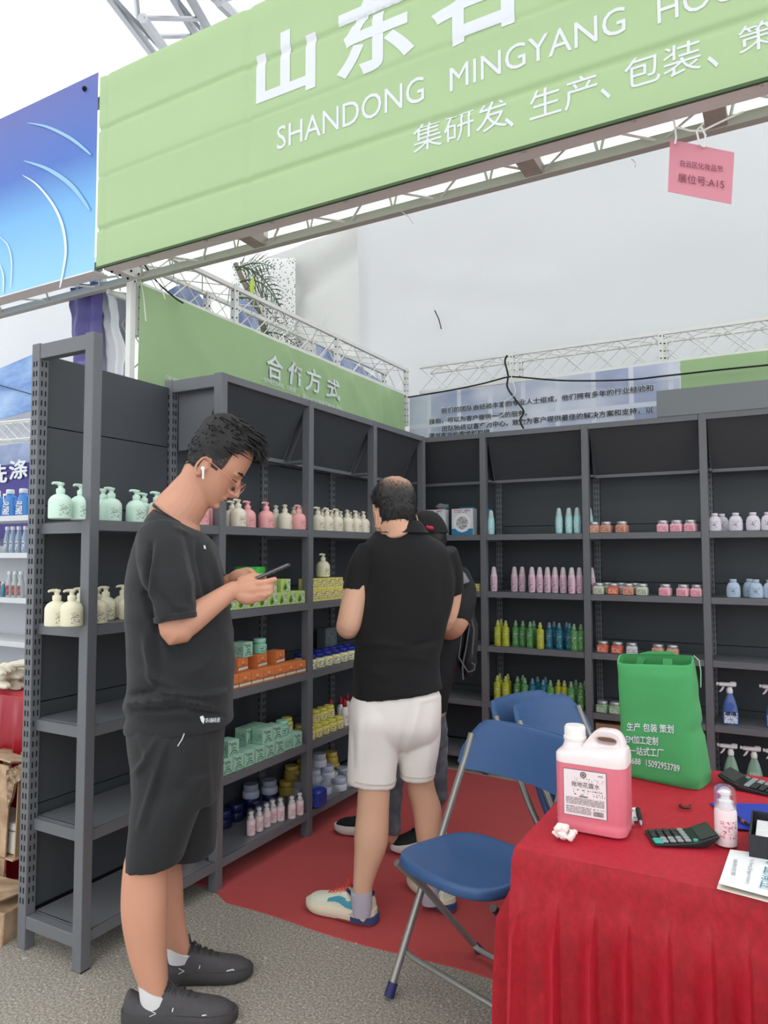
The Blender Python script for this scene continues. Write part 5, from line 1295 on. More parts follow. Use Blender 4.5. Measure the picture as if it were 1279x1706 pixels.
for s_ in (-1, 1): m.lathe([(.0245, 0), (.0245, .0006)], 20, sy=.8, M=(M1.to_3x3() @ Matrix.Rotation(math.pi / 2, 3, 'Y')), c=M1 @ Vector((.1135, s_ * .036, -.058)))
m.build('lenses', mat('spectacle lens', (230, 236, 240), .03, trans=.95, alpha=.25), p1)
m = MB(); m.ball(M1 @ Vector((-.004, -.086, -.072)), .0075, 10, 8); e1 = M1 @ Vector((.0, -.091, -.074)); m.tube([e1, e1 - ZH * .017, e1 - ZH * .030], [.0042, .0036, .0034], 10); m.build('earbud', mat('white earbud', (238, 236, 234), .25), p1, smooth=True)
# watch and bead bracelet on the far wrist
wd_ = (WR2 - EL2).normalized(); wm = MB()
def band(c, r, w_, m_): m_.tube([c - wd_ * w_, c - wd_ * w_ * .9, c + wd_ * w_ * .9, c + wd_ * w_], [r - .002, r, r, r - .002], 20)
band(WR2 + wd_ * .004, .036, .009, wm); wm.build('watch_band', mat('black rubber band', (20, 20, 22), .5), p1, smooth=True)
wm = MB(); a1 = wd_.orthogonal().normalized(); a2 = wd_.cross(a1)
for k in range(20):
    a = 2 * math.pi * k / 20; wm.ball(WR2 - wd_ * .012 + (a1 * math.cos(a) + a2 * math.sin(a)) * .035, .0056, 8, 6)
wm.build('bead_bracelet', mat('dark wooden beads', (70, 62, 58), .4), p1, smooth=True)
# phone
ph = thing('phone', 'dark smartphone held in both hands by the young man', 'phone', hp(452, 962, 2.32))
ax = (hp(481, 943, 2.315) - hp(412, 973, 2.315)).normalized(); wy = FH.copy(); wy = (wy - ax * wy.dot(ax)).normalized(); nz = ax.cross(wy).normalized()
if nz.z < 0: nz = -nz
MP = Matrix((ax, wy, nz)).transposed(); pc = (hp(481, 943, 2.315) + hp(412, 973, 2.315)) / 2 + nz * .004
m = MB(); m.rbox(pc, (.150, .074, .009), .003, MP); m.build('phone_case', mat('silver grey phone edge', (120, 118, 124), .25, .6), ph, smooth=True, angle=30)
m = MB(); m.rbox(pc + nz * .0048, (.144, .069, .0008), .0003, MP); m.build('screen', mat('dark phone glass', (40, 38, 44), .06, coat=.5), ph)
# shoes
charc = mat('charcoal mesh trainer', (74, 72, 74), .8, 0, .12, 60, .3, 250); charc_s = mat('charcoal foam sole', (64, 62, 64), .7, 0, .06, 20, .15, 60)
charc_l = mat('charcoal shoe lace', (58, 57, 58), .85)
refl = mat('reflective tab', (226, 228, 230), .4)
def acc1(t, k):
    for side in (-1, 1):
        side_print(t, 'reflective_tab', refl, ([(.243, .047), (.262, .049), (.272, .046)], [(.243, .044), (.262, .046), (.272, .042)]), side)
        side_print(t, 'eyelet_tab', refl, ([(.155, .066), (.158, .067)], [(.153, .056), (.156, .057)]), side)
    m = MB(); tri = [(.088, .060), (.107, .052), (.088, .044), (.088, .060)]
    for a, b_ in zip(tri, tri[1:]): side_print(t, 'side_emblem', refl, ([a, b_], [(a[0], a[1] + .002), (b_[0], b_[1] + .002)]), -1)
hd = math.atan2(XH.y, XH.x)
def shoe_at(px, py, th, ang, *a, **k):
    p = hp(px, py, th); return shoe(a[0], (p.x, p.y, 0), ang, *a[1:], **k)
WEARER[0] = p1
pn = hp(209, 1600, 2.27)
shoe('charcoal trainer with laces, nearer foot of the man with the phone', (pn.x, pn.y, 0), hd + .02, charc_s, charc, charc_l, L=.338, accents=acc1)
pn = hp(256, 1600, 2.48)
shoe('charcoal trainer with laces, farther foot of the man with the phone', (pn.x, pn.y, 0), hd + .10, charc_s, charc, charc_l, L=.322, accents=acc1)

# ============ the balding man in a black polo shirt and white shorts
skin2 = mat('light skin', (222, 174, 146), .5, 0, .05, 9, .05, 200, sss=.12)
polo = mat('black polo knit', (17, 17, 19), .85, 0, .06, 9, .12, 700, sheen=.04)
ivory_c = mat('white shorts fabric', (236, 228, 222), .8, 0, .02, 8, .06, 500)
p2 = thing('person', 'balding man in black polo shirt and white shorts seen from behind at the shelves', 'person', tuple(hp(650, 1500, 2.88).xy) + (0,))
T2 = 2.88; b = MB()
M2 = frame(hp(655, 842, T2 - .02), -XH * .42 + FH * .87 - ZH * .24, ZH * 1.0 + FH * .10)
M2 = M2 @ Matrix.Scale(.98, 4)
head(b, M2)
limb(b, [(M2 @ Vector((-.0, 0, -.05)), .056), (M2 @ Vector((-.018, 0, -.10)), .060), (hp(663, 882, T2 + .0), .068), (hp(664, 905, T2), .085)], 20)
body_loft(b, [(625, 712, 905, .09), (608, 745, 930, .11), (606, 742, 1000, .115), (600, 728, 1080, .115), (602, 722, 1140, .10), (612, 706, 1180, .08), (625, 690, 1205, .05)], T2)
limb(b, [(hp(618, 928, T2), .055), (hp(596, 985, T2 - .03), .054), (hp(583, 1033, T2 - .05), .050), (hp(580, 1045, T2 - .03), .046), (hp(592, 1040, T2 + .08), .042), (hp(618, 1018, T2 + .2), .03)])
limb(b, [(hp(618, 1018, T2 + .2), .03), (hp(626, 1010, T2 + .25), .036), (hp(634, 1004, T2 + .29), .028)])
for k in range(4): limb(b, [(hp(630 + k * 2, 1000 + 5 * k, T2 + .28), .011), (hp(636 + k * 2, 994 + 5 * k, T2 + .32), .010), (hp(644, 992 + 5 * k, T2 + .31), .008)], 8)
limb(b, [(hp(740, 930, T2 + .02), .055), (hp(748, 985, T2 + .08), .052), (hp(738, 1035, T2 + .10), .044), (hp(712, 1035, T2 + .22), .034), (hp(700, 1030, T2 + .28), .030)])
for k in range(4): limb(b, [(hp(700, 1024 + 5 * k, T2 + .29), .011), (hp(694, 1020 + 5 * k, T2 + .33), .010), (hp(688, 1022 + 5 * k, T2 + .31), .008)], 8)
body_loft(b, [(606, 655, 1215, .065), (598, 652, 1270, .064), (596, 650, 1310, .062), (594, 648, 1350, .060), (590, 647, 1390, .062), (590, 643, 1415, .057), (589, 631, 1445, .046), (588, 621, 1475, .036), (590, 616, 1500, .030), (594, 612, 1520, .022)], 2.83)
body_loft(b, [(668, 716, 1215, .065), (674, 720, 1270, .062), (677, 724, 1310, .062), (686, 735, 1345, .058), (691, 735, 1380, .056), (695, 732, 1410, .048), (699, 729, 1450, .037), (702, 728, 1480, .032), (706, 726, 1502, .024)], 2.95)
b = remesh(b, .005, 3); b.build('body', skin2, p2, smooth=True, angle=80)
s = MB()
body_loft(s, [(633, 698, 872, .085, 0), (628, 705, 882, .088), (618, 718, 893, .095), (607, 737, 904, .105), (601, 749, 918, .118), (600, 754, 938, .128), (599, 757, 965, .132), (597, 755, 1000, .134), (593, 743, 1050, .132), (590, 733, 1095, .13), (588.5, 733, 1130, .135, -6), (588, 737, 1155, .138, -9)], T2, 40)
limb(s, [(hp(622, 915, T2), .062), (hp(607, 945, T2 - .01), .066), (hp(598, 970, T2 - .02), .061), (hp(592, 988, T2 - .03), .056)], 20)
limb(s, [(hp(738, 918, T2 + .01), .058), (hp(746, 950, T2 + .04), .060), (hp(750, 985, T2 + .08), .054)], 20)
s = remesh(s, .007, 4)
wrinkle(s, .0025, (5, 5, 10), [(600, 1070, 680, 1078, 6, .006), (680, 1078, 735, 1066, 5, -.006), (620, 920, 612, 985, 5, -.006), (640, 1090, 720, 1100, 8, .004), (740, 930, 735, 1010, 8, -.005), (640, 890, 700, 893, 6, .004), (592, 1110, 650, 1128, 8, .004)], seed=5)
s.build('polo_shirt', polo, p2, smooth=True, angle=80)
m = MB(); body_loft(m, [(636, 700, 868, .078, 0), (633, 705, 874, .086), (628, 712, 884, .094), (624, 716, 888, .098)], T2 - .01, 36, steps=3); wrinkle(m, .001); m.build('collar', polo, p2, smooth=True)
s = MB()
body_loft(s, [(596, 726, 1140, .11), (588, 733, 1158, .122), (581, 735, 1175, .13), (580, 734, 1205, .135), (584, 728, 1228, .11), (600, 712, 1245, .07)], T2 - .005, 36)
body_loft(s, [(590, 672, 1165, .08), (582, 668, 1195, .108), (580, 665, 1225, .102), (579, 663, 1260, .092), (578, 660, 1290, .09), (579, 659, 1306, .088, 3)], 2.845, 28)
body_loft(s, [(640, 722, 1165, .08), (644, 733, 1192, .105), (650, 734, 1220, .105), (660, 731, 1250, .1), (664, 726, 1278, .095), (665, 724, 1294, .093)], 2.905, 28)
s = remesh(s, .007, 4)
wrinkle(s, .002, (6, 6, 7), [(600, 1190, 596, 1290, 6, .006), (680, 1180, 668, 1260, 6, -.008), (700, 1165, 680, 1250, 7, .006), (585, 1200, 590, 1280, 4, -.004), (690, 1170, 735, 1160, 5, .005), (720, 1180, 712, 1280, 6, .004)], seed=9)
s.build('shorts', ivory_c, p2, smooth=True, angle=80)
m = MB()
body_loft(m, [(578.5, 660.5, 1294, .0905, 3), (578.5, 660.5, 1297, .0905, 3)], 2.845, 28, steps=2); body_loft(m, [(664, 725.5, 1283, .095), (664, 725.5, 1286, .095)], 2.905, 28, steps=2); m.build('hem_stitch', mat('hem shade', (206, 196, 188), .9), p2, smooth=True)
m = MB(); body_loft(m, [(584.5, 620, 1483, .038), (584, 620, 1487, .038), (585, 620, 1505, .036), (588, 618, 1524, .034)], 2.83); m.build('sock', mat('grey sock', (182, 178, 190), .9, bump=.3, bscale=300), p2, smooth=True)
m = MB(); body_loft(m, [(699, 731, 1472, .036), (700, 731, 1488, .035), (702, 731, 1505, .033)], 2.95); m.build('sock', MATS['grey sock'], p2, smooth=True)
def c2(p): return p.z > (.052 if p.x > .06 else (.052 - (.06 - p.x) * 1.0 if p.x > .0 else (-.02 if p.x > -.026 else -.078)))
def crown_mat():
    m = bpy.data.materials.new('thinning hair'); m.use_nodes = True; N = m.node_tree.nodes; L = m.node_tree.links; b_ = N['Principled BSDF']; b_.inputs['Roughness'].default_value = .5
    tc = N.new('ShaderNodeTexCoord'); sub = N.new('ShaderNodeVectorMath'); sub.operation = 'DISTANCE'; L.new(tc.outputs['Object'], sub.inputs[0])
    sub.inputs[1].default_value = WORLD[p2.name].inverted() @ (M2 @ Vector((-.055, .0, .095)))
    n = N.new('ShaderNodeTexNoise'); n.inputs['Scale'].default_value = 140; n.inputs['Detail'].default_value = 4; L.new(tc.outputs['Object'], n.inputs[0])
    a = N.new('ShaderNodeMath'); a.operation = 'MULTIPLY_ADD'; L.new(n.outputs[0], a.inputs[0]); a.inputs[1].default_value = -.07; L.new(sub.outputs['Value'], a.inputs[2])
    r = N.new('ShaderNodeValToRGB'); e = r.color_ramp.elements; e.new(.5)
    for k, (p_, c) in enumerate(((.0, (178, 134, 108)), (.022, (96, 74, 62)), (.05, (26, 24, 24)))): e[k].position = p_; e[k].color = lin(c)
    L.new(a.outputs[0], r.inputs[0]); L.new(r.outputs[0], b_.inputs['Base Color']); return m
m, R = hair_shell(M2, c2, lambda p: .004 + .004 * (p.z > .0), jit=.5, fr=90); m.build('hair', crown_mat(), p2, smooth=True)
m = MB(); tufts(m, M2, R, lambda p: c2(p) and (p - Vector((-.055, 0, .095))).length > .055, 700, rn, (.008, .014), lambda p, r: Vector((.4, r.uniform(-.3, .3), -.5)), .0018, lambda p: .006); m.build('hair_strands', hair_c, p2, smooth=True)
# trail trainers
cream_r = mat('cream mesh upper', (222, 222, 204), .8, 0, .06, 40, .25, 300); cream_s = mat('cream foam sole', (232, 222, 196), .6, 0, .05, 30, .1, 60)
teal_p = mat('teal overlay', (66, 150, 170), .6); navy_p = mat('navy heel', (58, 76, 120), .6); navy_d = mat('navy lining', (44, 44, 84), .8); coral = mat('coral lace', (218, 74, 62), .7); greyp = mat('pale grey heel patch', (186, 194, 198), .6)
def acc2(t, k):
    for side in (-1, 1):
        side_print(t, 'teal_overlay', teal_p, ([(.02, .084), (.06, .070), (.09, .078), (.13, .088), (.18, .070)], [(.03, .050), (.06, .048), (.10, .052), (.14, .066), (.185, .058)]), side)
        side_print(t, 'heel_patch', greyp, ([(.012, .066), (.05, .046), (.075, .040)], [(.014, .034), (.05, .032), (.09, .030)]), side, .0034)
        o = side_print(t, 'arch_emblem', cream_r, ([(.048, .052), (.05, .064), (.058, .070), (.066, .068)], [(.054, .052), (.055, .060), (.060, .065), (.066, .063)]), side, .0038)
    m = MB(); m.loft([[Vector((x * k, w_ * a, z)) for a, z in ((-1, .004), (-1.05, .03), (1.05, .03), (1, .004))] for x, w_ in ((-.014, .020), (.002, .036), (.05, .0445), (.085, .0435))]); m.build('heel_cup', navy_p, t, smooth=True, local=True, angle=50)
    m = MB(); m.loft([[Vector((x * k, w_ * a, z)) for a, z in ((-1, -.0), (-1.03, .004), (1.03, .004), (1, .0))] for x, w_ in ((-.012, .018), (.003, .034), (.06, .043), (.15, .045))]); m.build('outsole', mat('red brown outsole', (150, 60, 66), .7), t, local=True)
    m = MB(); m.tube([(.018, -.026, .096), (.010, 0, .102), (.018, .026, .096)], .008, 8); m.tube([(.03, .034, .090), (.07, .034, .092), (.105, .024, .112)], .006, 8); m.tube([(.03, -.034, .090), (.07, -.034, .092), (.105, -.024, .112)], .006, 8); m.build('padded_collar', navy_d, t, smooth=True, local=True)
WEARER[0] = p2
pa, pb = onz(630, 1551, 0), onz(523, 1524, 0); a_ = math.atan2(pb.y - pa.y, pb.x - pa.x)
shoe('cream and teal trail shoe with coral laces at the carpet edge', (pa.x - .035, pa.y + .030, 0.0105), a_, cream_s, cream_r, coral, L=.295, accents=acc2)
pa, pb = Vector((.925, .975, 0)), Vector((.70, 1.13, 0)); a_ = math.atan2(pb.y - pa.y, pb.x - pa.x)
shoe('cream and teal trail shoe seen through the blue chair legs', (pa.x, pa.y, .0105), a_, cream_s, cream_r, coral, L=.30, accents=acc2)

# ============ the man in the cap behind him
T3 = 3.50
skin3 = mat('tan skin', (202, 150, 122), .5, 0, .05, 9, sss=.1); jeans = ramp_mat('washed grey blue denim', [(.3, (70, 76, 84)), (.55, (98, 104, 112)), (.8, (132, 136, 142))], 14, .85, 6, bump=.2)
dkcloth = mat('charcoal striped shirt', (30, 29, 32), .85, 0, .15, 30)
p3 = thing('person', 'man in black cap and dark shirt with backpack, mostly hidden behind polo shirt man', 'person', tuple(hp(690, 1400, T3).xy) + (0,))
b = MB(); M3 = frame(hp(708, 893, T3), -XH * .75 + FH * .5 - ZH * .35, ZH)
head(b, M3)
limb(b, [(M3 @ Vector((-.02, 0, -.03)), .06), (hp(716, 925, T3), .062), (hp(720, 945, T3), .08)], 18)
body_loft(b, [(690, 765, 950, .1), (680, 775, 1000, .11), (682, 765, 1080, .11), (684, 748, 1150, .11), (684, 742, 1190, .11)], T3)
limb(b, [(hp(762, 965, T3 - .05), .055), (hp(770, 1010, T3 - .16), .050), (hp(758, 1045, T3 - .2), .044), (hp(738, 1050, T3 - .12), .040), (hp(705, 1030, T3 + .02), .030), (hp(690, 1022, T3 + .08), .032)])
for k in range(4): limb(b, [(hp(690, 1016 + 5 * k, T3 + .08), .011), (hp(682, 1012 + 5 * k, T3 + .1), .010), (hp(675, 1014 + 5 * k, T3 + .09), .008)], 8)
limb(b, [(hp(690, 965, T3 + .1), .055), (hp(680, 1020, T3 + .16), .048), (hp(668, 1020, T3 + .1), .035)])
body_loft(b, [(640, 672, 1280, .06), (640, 668, 1340, .055), (643, 664, 1380, .04), (644, 662, 1402, .035)], 3.52); body_loft(b, [(708, 742, 1280, .06), (700, 730, 1340, .055), (690, 712, 1390, .04), (688, 708, 1408, .035)], 3.58)
b = remesh(b, .006, 3); b.build('body', skin3, p3, smooth=True, angle=80)
s = MB(); body_loft(s, [(700, 742, 938, .09), (690, 766, 950, .12), (682, 780, 972, .13), (680, 782, 1010, .135), (684, 776, 1060, .13), (686, 762, 1110, .125), (688, 750, 1150, .125), (690, 745, 1182, .125)], T3, 32)
limb(s, [(hp(760, 960, T3 - .03), .066), (hp(770, 985, T3 - .1), .066), (hp(768, 1015, T3 - .17), .060), (hp(762, 1034, T3 - .19), .055)], 20)
s = remesh(s, .008, 4); wrinkle(s, .004, (6, 6, 12), seed=12); s.build('dark_shirt', dkcloth, p3, smooth=True, angle=80)
m = MB(); m.tube([hp(756, 948, T3 - .08), hp(768, 958, T3 - .15), hp(776, 972, T3 - .16)], .024, 10, .6); m.build('grey_shoulder', mat('heather grey fabric', (120, 122, 128), .9), p3, smooth=True)
s = MB(); body_loft(s, [(684, 744, 1165, .12), (684, 744, 1200, .125), (684, 745, 1240, .12)], T3 + .02, 28); body_loft(s, [(640, 700, 1225, .09), (638, 676, 1290, .08), (638, 668, 1340, .07), (641, 668, 1385, .065)], 3.52, 20); body_loft(s, [(690, 746, 1225, .09), (712, 745, 1290, .08), (708, 744, 1325, .075), (694, 722, 1375, .06)], 3.58, 20)
s = remesh(s, .008, 3); wrinkle(s, .006, (7, 7, 16), seed=20); s.build('jeans', jeans, p3, smooth=True, angle=80)
m, R = hair_shell(M3, lambda p: p.z > (.0 if p.x > .01 else (-.02 if p.x > -.03 else -.07)), lambda p: .004, jit=.4); m.build('hair', hair_c, p3, smooth=True)
m, R = hair_shell(M3, lambda p: p.z > .0 - .25 * max(0, -p.x) , lambda p: .014, jit=0)
vz = M3 @ Vector((.1, 0, .012)); V_ = []
for j in range(5):
    for i in range(9):
        a = -1.0 + 2.0 * i / 8; r = .10 + .07 * (j / 4) * math.cos(a * .8); V_.append(M3 @ Vector((r * math.cos(a), .082 * math.sin(a) * 1.05 + 0, .006 - .012 * (j / 4))))
m.add(V_, [(j * 9 + i, j * 9 + i + 1, (j + 1) * 9 + i + 1, (j + 1) * 9 + i) for j in range(4) for i in range(8)])
cap = m.build('cap', mat('black cap twill', (26, 25, 27), .85), p3, smooth=True, angle=50)
cl = MB(); q = M3 @ Vector((-.083, .0, -.002)); cl.ball(hp(717, 880, T3 - .118), (.016, .016, .011), 8, 6); cl.ball(hp(712, 878, T3 - .115), (.008, .008, .008), 8, 6)
cl.build('cap_emblem', mat('red cap embroidery', (190, 40, 70), .7), cap, smooth=True)
m = MB(); m.tube([hp(700, 905, T3 - .095), hp(720, 908, T3 - .10), hp(740, 905, T3 - .07)], .010, 8); m.build('cap_strap', MATS['black cap twill'], p3)
bpk = thing('backpack', 'black backpack with dangling straps hanging on the capped man', 'bag', hp(775, 1050, T3 - .05))
s = MB(); body_loft(s, [(760, 778, 985, .05), (764, 788, 1005, .08), (766, 793, 1040, .10), (764, 795, 1075, .10), (764, 792, 1105, .09), (768, 786, 1122, .06)], T3 + .02, 24); wrinkle(s, .01, (16, 16, 12), seed=31); s.build('pack_body', mat('black nylon', (34, 35, 38), .6, 0, .25, 20, .4, 60), bpk, smooth=True, angle=70)
m = MB(); 
for pts in (((772, 1000), (782, 1040), (776, 1080), (770, 1110), (771, 1132)), ((765, 1010), (768, 1060), (764, 1095), (774, 1112)), ((774, 1112), (780, 1120), (790, 1116), (791, 1108), (785, 1104)), ((780, 1010), (789, 1050), (786, 1090))):
    m.tube([hp(x, y, T3 - .09) for x, y in pts], .004, 6)
m.build('strap', mat('grey webbing', (96, 98, 102), .7), bpk)
WEARER[0] = p3
black_slip = mat('black canvas', (18, 22, 22), .8)
shoe('black slip-on shoe with white sole pointing left, under the capped man', (onz(648, 1395, 0).x + .02, onz(648, 1395, 0).y, .0105), math.atan2(-.07, -.27), mat('white rubber sole', (222, 220, 214), .5), black_slip, None, L=.30)
shoe('black laced shoe half hidden behind the polo shirt man', (.62, 1.60, .0105), math.atan2(-.22, -.14), MATS['white rubber sole'], black_slip, black_slip, L=.29)

# ------------------------------------------------------------------ folding chairs
blue_pl = mat('blue moulded plastic', (58, 90, 136), .42, 0, .04, 6, .05, 200); tube_m = mat('grey enamelled tube', (150, 148, 144), .35, .5, .05, 10); cap_m = mat('navy rubber foot cap', (44, 44, 96), .6)
pivot_m = mat('dark brown steel', (70, 62, 60), .5, .3)
def chair(label, loc, rz, group='blue folding chairs', folded=False):
    """local x lateral, y forward; foot of one front leg at the origin"""
    t = thing('folding_chair', label, 'chair', loc, rz, group); W = .41
    for x in (0, W):
        s = 1 if x == 0 else -1
        m = MB(); m.tube([(x, .003, .02), (x, -.145, .307), (x, -.233, .44), (x, -.311, .59), (x, -.365, .69), (x, -.395, .76)], .0125, 12); m.build('leg', tube_m, t, smooth=True, local=True)
        m = MB(); m.tube([(x + .004 * s, -.020, .41), (x + .02 * s, -.13, .305), (x + .02 * s, -.395, .012)] if not folded else [(x + .024 * s, -.17, .36), (x + .024 * s, .0, .04)], .0115, 12); m.build('leg', pivot_m if x == 0 else tube_m, t, smooth=True, local=True)
        m = MB(); m.tube([(x, .011, .001), (x, .008, .008), (x, -.008, .038)], [.0165, .0165, .0155], 12); (None if folded else m.tube([(x + .02 * s, -.405, .001), (x + .02 * s, -.397, .012), (x + .02 * s, -.385, .026)], [.015, .015, .014], 12)); m.build('rubber_foot', cap_m, t, smooth=True, local=True)
        m = MB(); m.ball((x - .012 * s, -.065, .15), .006, 8, 5); m.ball((x - .013 * s, -.385, .735), .004, 8, 5); m.build('rivet', alu, t, local=True)
    m = MB(); m.tube([(.0, -.062, .118), (.03, -.058, .112), (W - .03, -.058, .112), (W, -.062, .118)], .0095, 10); m.build('stretcher', tube_m, t, smooth=True, local=True)
    m = MB(); m.tube([(.02, -.372, .030), (.06, -.378, .022), (W - .06, -.378, .022), (W - .02, -.372, .030)] if not folded else [(.024, -.02, .075), (W - .024, -.02, .075)], .0105, 10); m.build('stretcher', tube_m, t, smooth=True, local=True)
    # dished seat with rolled rim
    m = MB(); rings = []; n = 40
    def out(a, k):
        ca, sa = math.cos(a), math.sin(a); e = .55
        x = math.copysign(abs(ca) ** e, ca) * .5; y = math.copysign(abs(sa) ** e, sa) * .5
        wx = .385 + .035 * (y + .5)
        return Vector((W / 2 + x * wx * k, -.165 + y * .37 * k + (.014 * (1 - (2 * x) ** 2) if y > 0 else 0) * k, 0))
    for k, z in ((.93, .412), (.985, .416), (1.0, .424), (1.0, .438), (.985, .447), (.95, .449), (.88, .446), (.6, .440), (.3, .437), (.02, .436)):
        rings.append([out(2 * math.pi * i / n, k) + Vector((0, 0, z + .02 * (out(2 * math.pi * i / n, k).y + .165))) for i in range(n)])
    if folded: rings = [[Vector((v.x, -.16 - .46 * (-v.y - .165) + .888 * (v.z - .44) * .8, .44 + .888 * (-v.y - .165) + .4 * (v.z - .44))) for v in q] for q in rings]
    m.loft(rings); m.build('seat', blue_pl, t, smooth=True, local=True, angle=60)
    # curved backrest, double skinned with rounded ends
    m = MB(); rings = []
    for i in range(25):
        u = i / 24; x = -.022 + (W + .044) * u; c = abs(2 * u - 1); bow = .052 * (1 - c ** 2)
        top = .805 - .085 * max(0, (c - .72) / .28) ** 2.2; bot = .648 + .020 * max(0, (c - .8) / .2) ** 2; th = .014 * (1 - .5 * max(0, (c - .9) / .1))
        q = []
        for (v, o) in ((0, -1), (.5, -1.05), (.9, -.95), (1, -.45), (1, .45), (.9, .95), (.5, 1.05), (0, 1)):
            z = bot + (top - bot) * v; yb_ = -.345 - .52 * (z - .66) - bow; q.append(Vector((x, yb_ + o * th, z)))
        rings.append(q)
    m.loft(rings); b_ = m.build('backrest', blue_pl, t, smooth=True, local=True, angle=50)
    m = MB(); P = []
    for i in range(23):
        u = .03 + .94 * i / 22; x = -.022 + (W + .044) * u; c = abs(2 * u - 1); bow = .052 * (1 - c ** 2); top = .805 - .085 * max(0, (c - .72) / .28) ** 2.2
        P.append((x, -.345 - .52 * (top - .66) - bow, top + .0005))
    m.tube(P, .0035, 6); m.build('rim_bead', blue_pl, b_, smooth=True, local=True)
    return t
fx, fy = -.33, -.944; RZC = math.atan2(-.33, .944)   # local +x -> (.944,-.33); local +y must point to (-.33,-.944): mirror handled by rotating half a turn
def chair_at(label, foot, fwd):
    a = math.atan2(fwd[1], fwd[0]) - math.pi / 2
    return chair(label, (foot[0], foot[1], .0), a)
# local x points to the sitter's right; the foot given is the one at local x = 0
W_C = .41
f0 = onz(652, 1663, 0); r_ = Vector((.944, -.33, 0)); a0 = math.atan2(-.944, -.33) - math.pi / 2
c0 = chair('blue plastic folding chair standing in front of the red table edge, nearest the camera', (f0.x + r_.x * W_C, f0.y + r_.y * W_C, 0), a0)
def put_back(o, p, fwd):
    """place so that the backrest end at local x = 0 stands over p"""
    a = math.atan2(fwd[1], fwd[0]) - math.pi / 2; o.rotation_euler = (0, 0, a)
    l = Vector((-.0, -.40, 0)); l = Matrix.Rotation(a, 3, 'Z') @ l; o.location = (p[0] - l.x, p[1] - l.y, .014)
c1 = chair('x', (0, 0, 0), 0, folded=True); put_back(c1, (1.33, 1.40), (.95, -.31)); c1['label'] = 'blue folding chair behind the pink jug, right one of the two nested backrests'
c2_ = copy_tree(c1); put_back(c2_, (1.225, 1.435), (.95, -.31)); c2_['label'] = 'blue folding chair behind the pink jug, left one showing only its backrest rim'
c0.location.z = .008

# ------------------------------------------------------------------ the table with its red velvet cover
velvet = ramp_mat('crushed red velvet', [(.34, (146, 4, 23)), (.55, (168, 7, 31)), (.68, (184, 13, 39)), (.82, (206, 34, 56))], 60, .6, 8, bump=.15, nrough=.72, stretch=(1, 1, .6))
velvet.node_tree.nodes['Principled BSDF'].inputs['Sheen Weight'].default_value = .6
velvet.node_tree.nodes['Principled BSDF'].inputs['Sheen Tint'].default_value = (1, .07, .12, 1)
X0, X1, Y0, Y1, ZT_ = 1.565, 3.05, -.095, .765, .75
tb = thing('table', 'long folding table hidden under a red velvet cover', 'table', (X0, Y0, 0))
m = MB(); m.bb((X0 + .012, Y0 + .012, ZT_ - .03), (X1 - .01, Y1 - .01, ZT_ - .005)); m.build('table_top', mat('table board', (120, 90, 70), .6), tb)
for x in (X0 + .06, X1 - .06):
    for y in (Y0 + .07, Y1 - .07):
        m = MB(); m.cyl((x, y, .012), (x, y, ZT_ - .03), .014, 10); m.build('leg', tube_m, tb, smooth=True)
m = MB(); path = []; per = []
def side(a, b, n):
    for k in range(n): path.append((Vector(a) * (1 - k / n) + Vector(b) * (k / n)))
side((X0, Y1, 0), (X0, Y0, 0), 120); side((X0, Y0, 0), (X1, Y0, 0), 320); side((X1, Y0, 0), (X1, Y1, 0), 60); path.append(Vector((X1, Y1, 0)))
NV = 34; P = []; s_ = 0; prev = path[0]
rr = random.Random(5); pos = [0.0]
while pos[-1] < 4: pos.append(pos[-1] + rr.uniform(.066, .088))
for k, p in enumerate(path):
    s_ += (p - prev).length; prev = p
    n_ = Vector((-1, 0, 0)) if k < 120 else (Vector((0, -1, 0)) if k < 440 else Vector((1, 0, 0)))
    d1 = abs(k - 120) * .0062; cw = math.exp(-(d1 / .05) ** 2) if k < 200 else 0
    if cw > 0: n_ = (n_ + Vector((-1, 0, 0)) * cw * (1 if k >= 120 else 0) + Vector((0, -1, 0)) * cw * (1 if k < 120 else 0)).normalized()
    i = next(j for j in range(len(pos)) if pos[j + 1] > s_); u = (s_ - pos[i]) / (pos[i + 1] - pos[i])
    col = []
    for j in range(NV + 1):
        v = j / NV; z = ZT_ * (1 - v) + .011 * v
        below = max(0, (ZT_ - .075 - z)); am = min(1, below / .10)
        sharp = (u ** 4) * .034 - .008 * math.sin(math.pi * u)          # each pleat swells and tucks under the next
        fold_ = am * (sharp * (1 + 1.1 * v) + .016 * v * math.sin(s_ * 23 + 2.2 * math.sin(s_ * 5) + v * .8) * (.4 + .6 * v)) + (.006 * v)
        rim = .006 if v > 0 else 0
        nz_ = .003 * noise.noise(Vector((s_ * 9, z * 7, 3)))
        o = n_ * (rim + fold_ + nz_ + .012 * am + cw * .02 * v)
        q = p + o; q.z = ZT_ if j == 0 else z - (.003 if j == 1 else 0)
        col.append(q)
    P.append(col)
V_ = [q for c in P for q in c]; NN = NV + 1
m.add(V_, [(k * NN + j, (k + 1) * NN + j, (k + 1) * NN + j + 1, k * NN + j + 1) for k in range(len(P) - 1) for j in range(NV)])
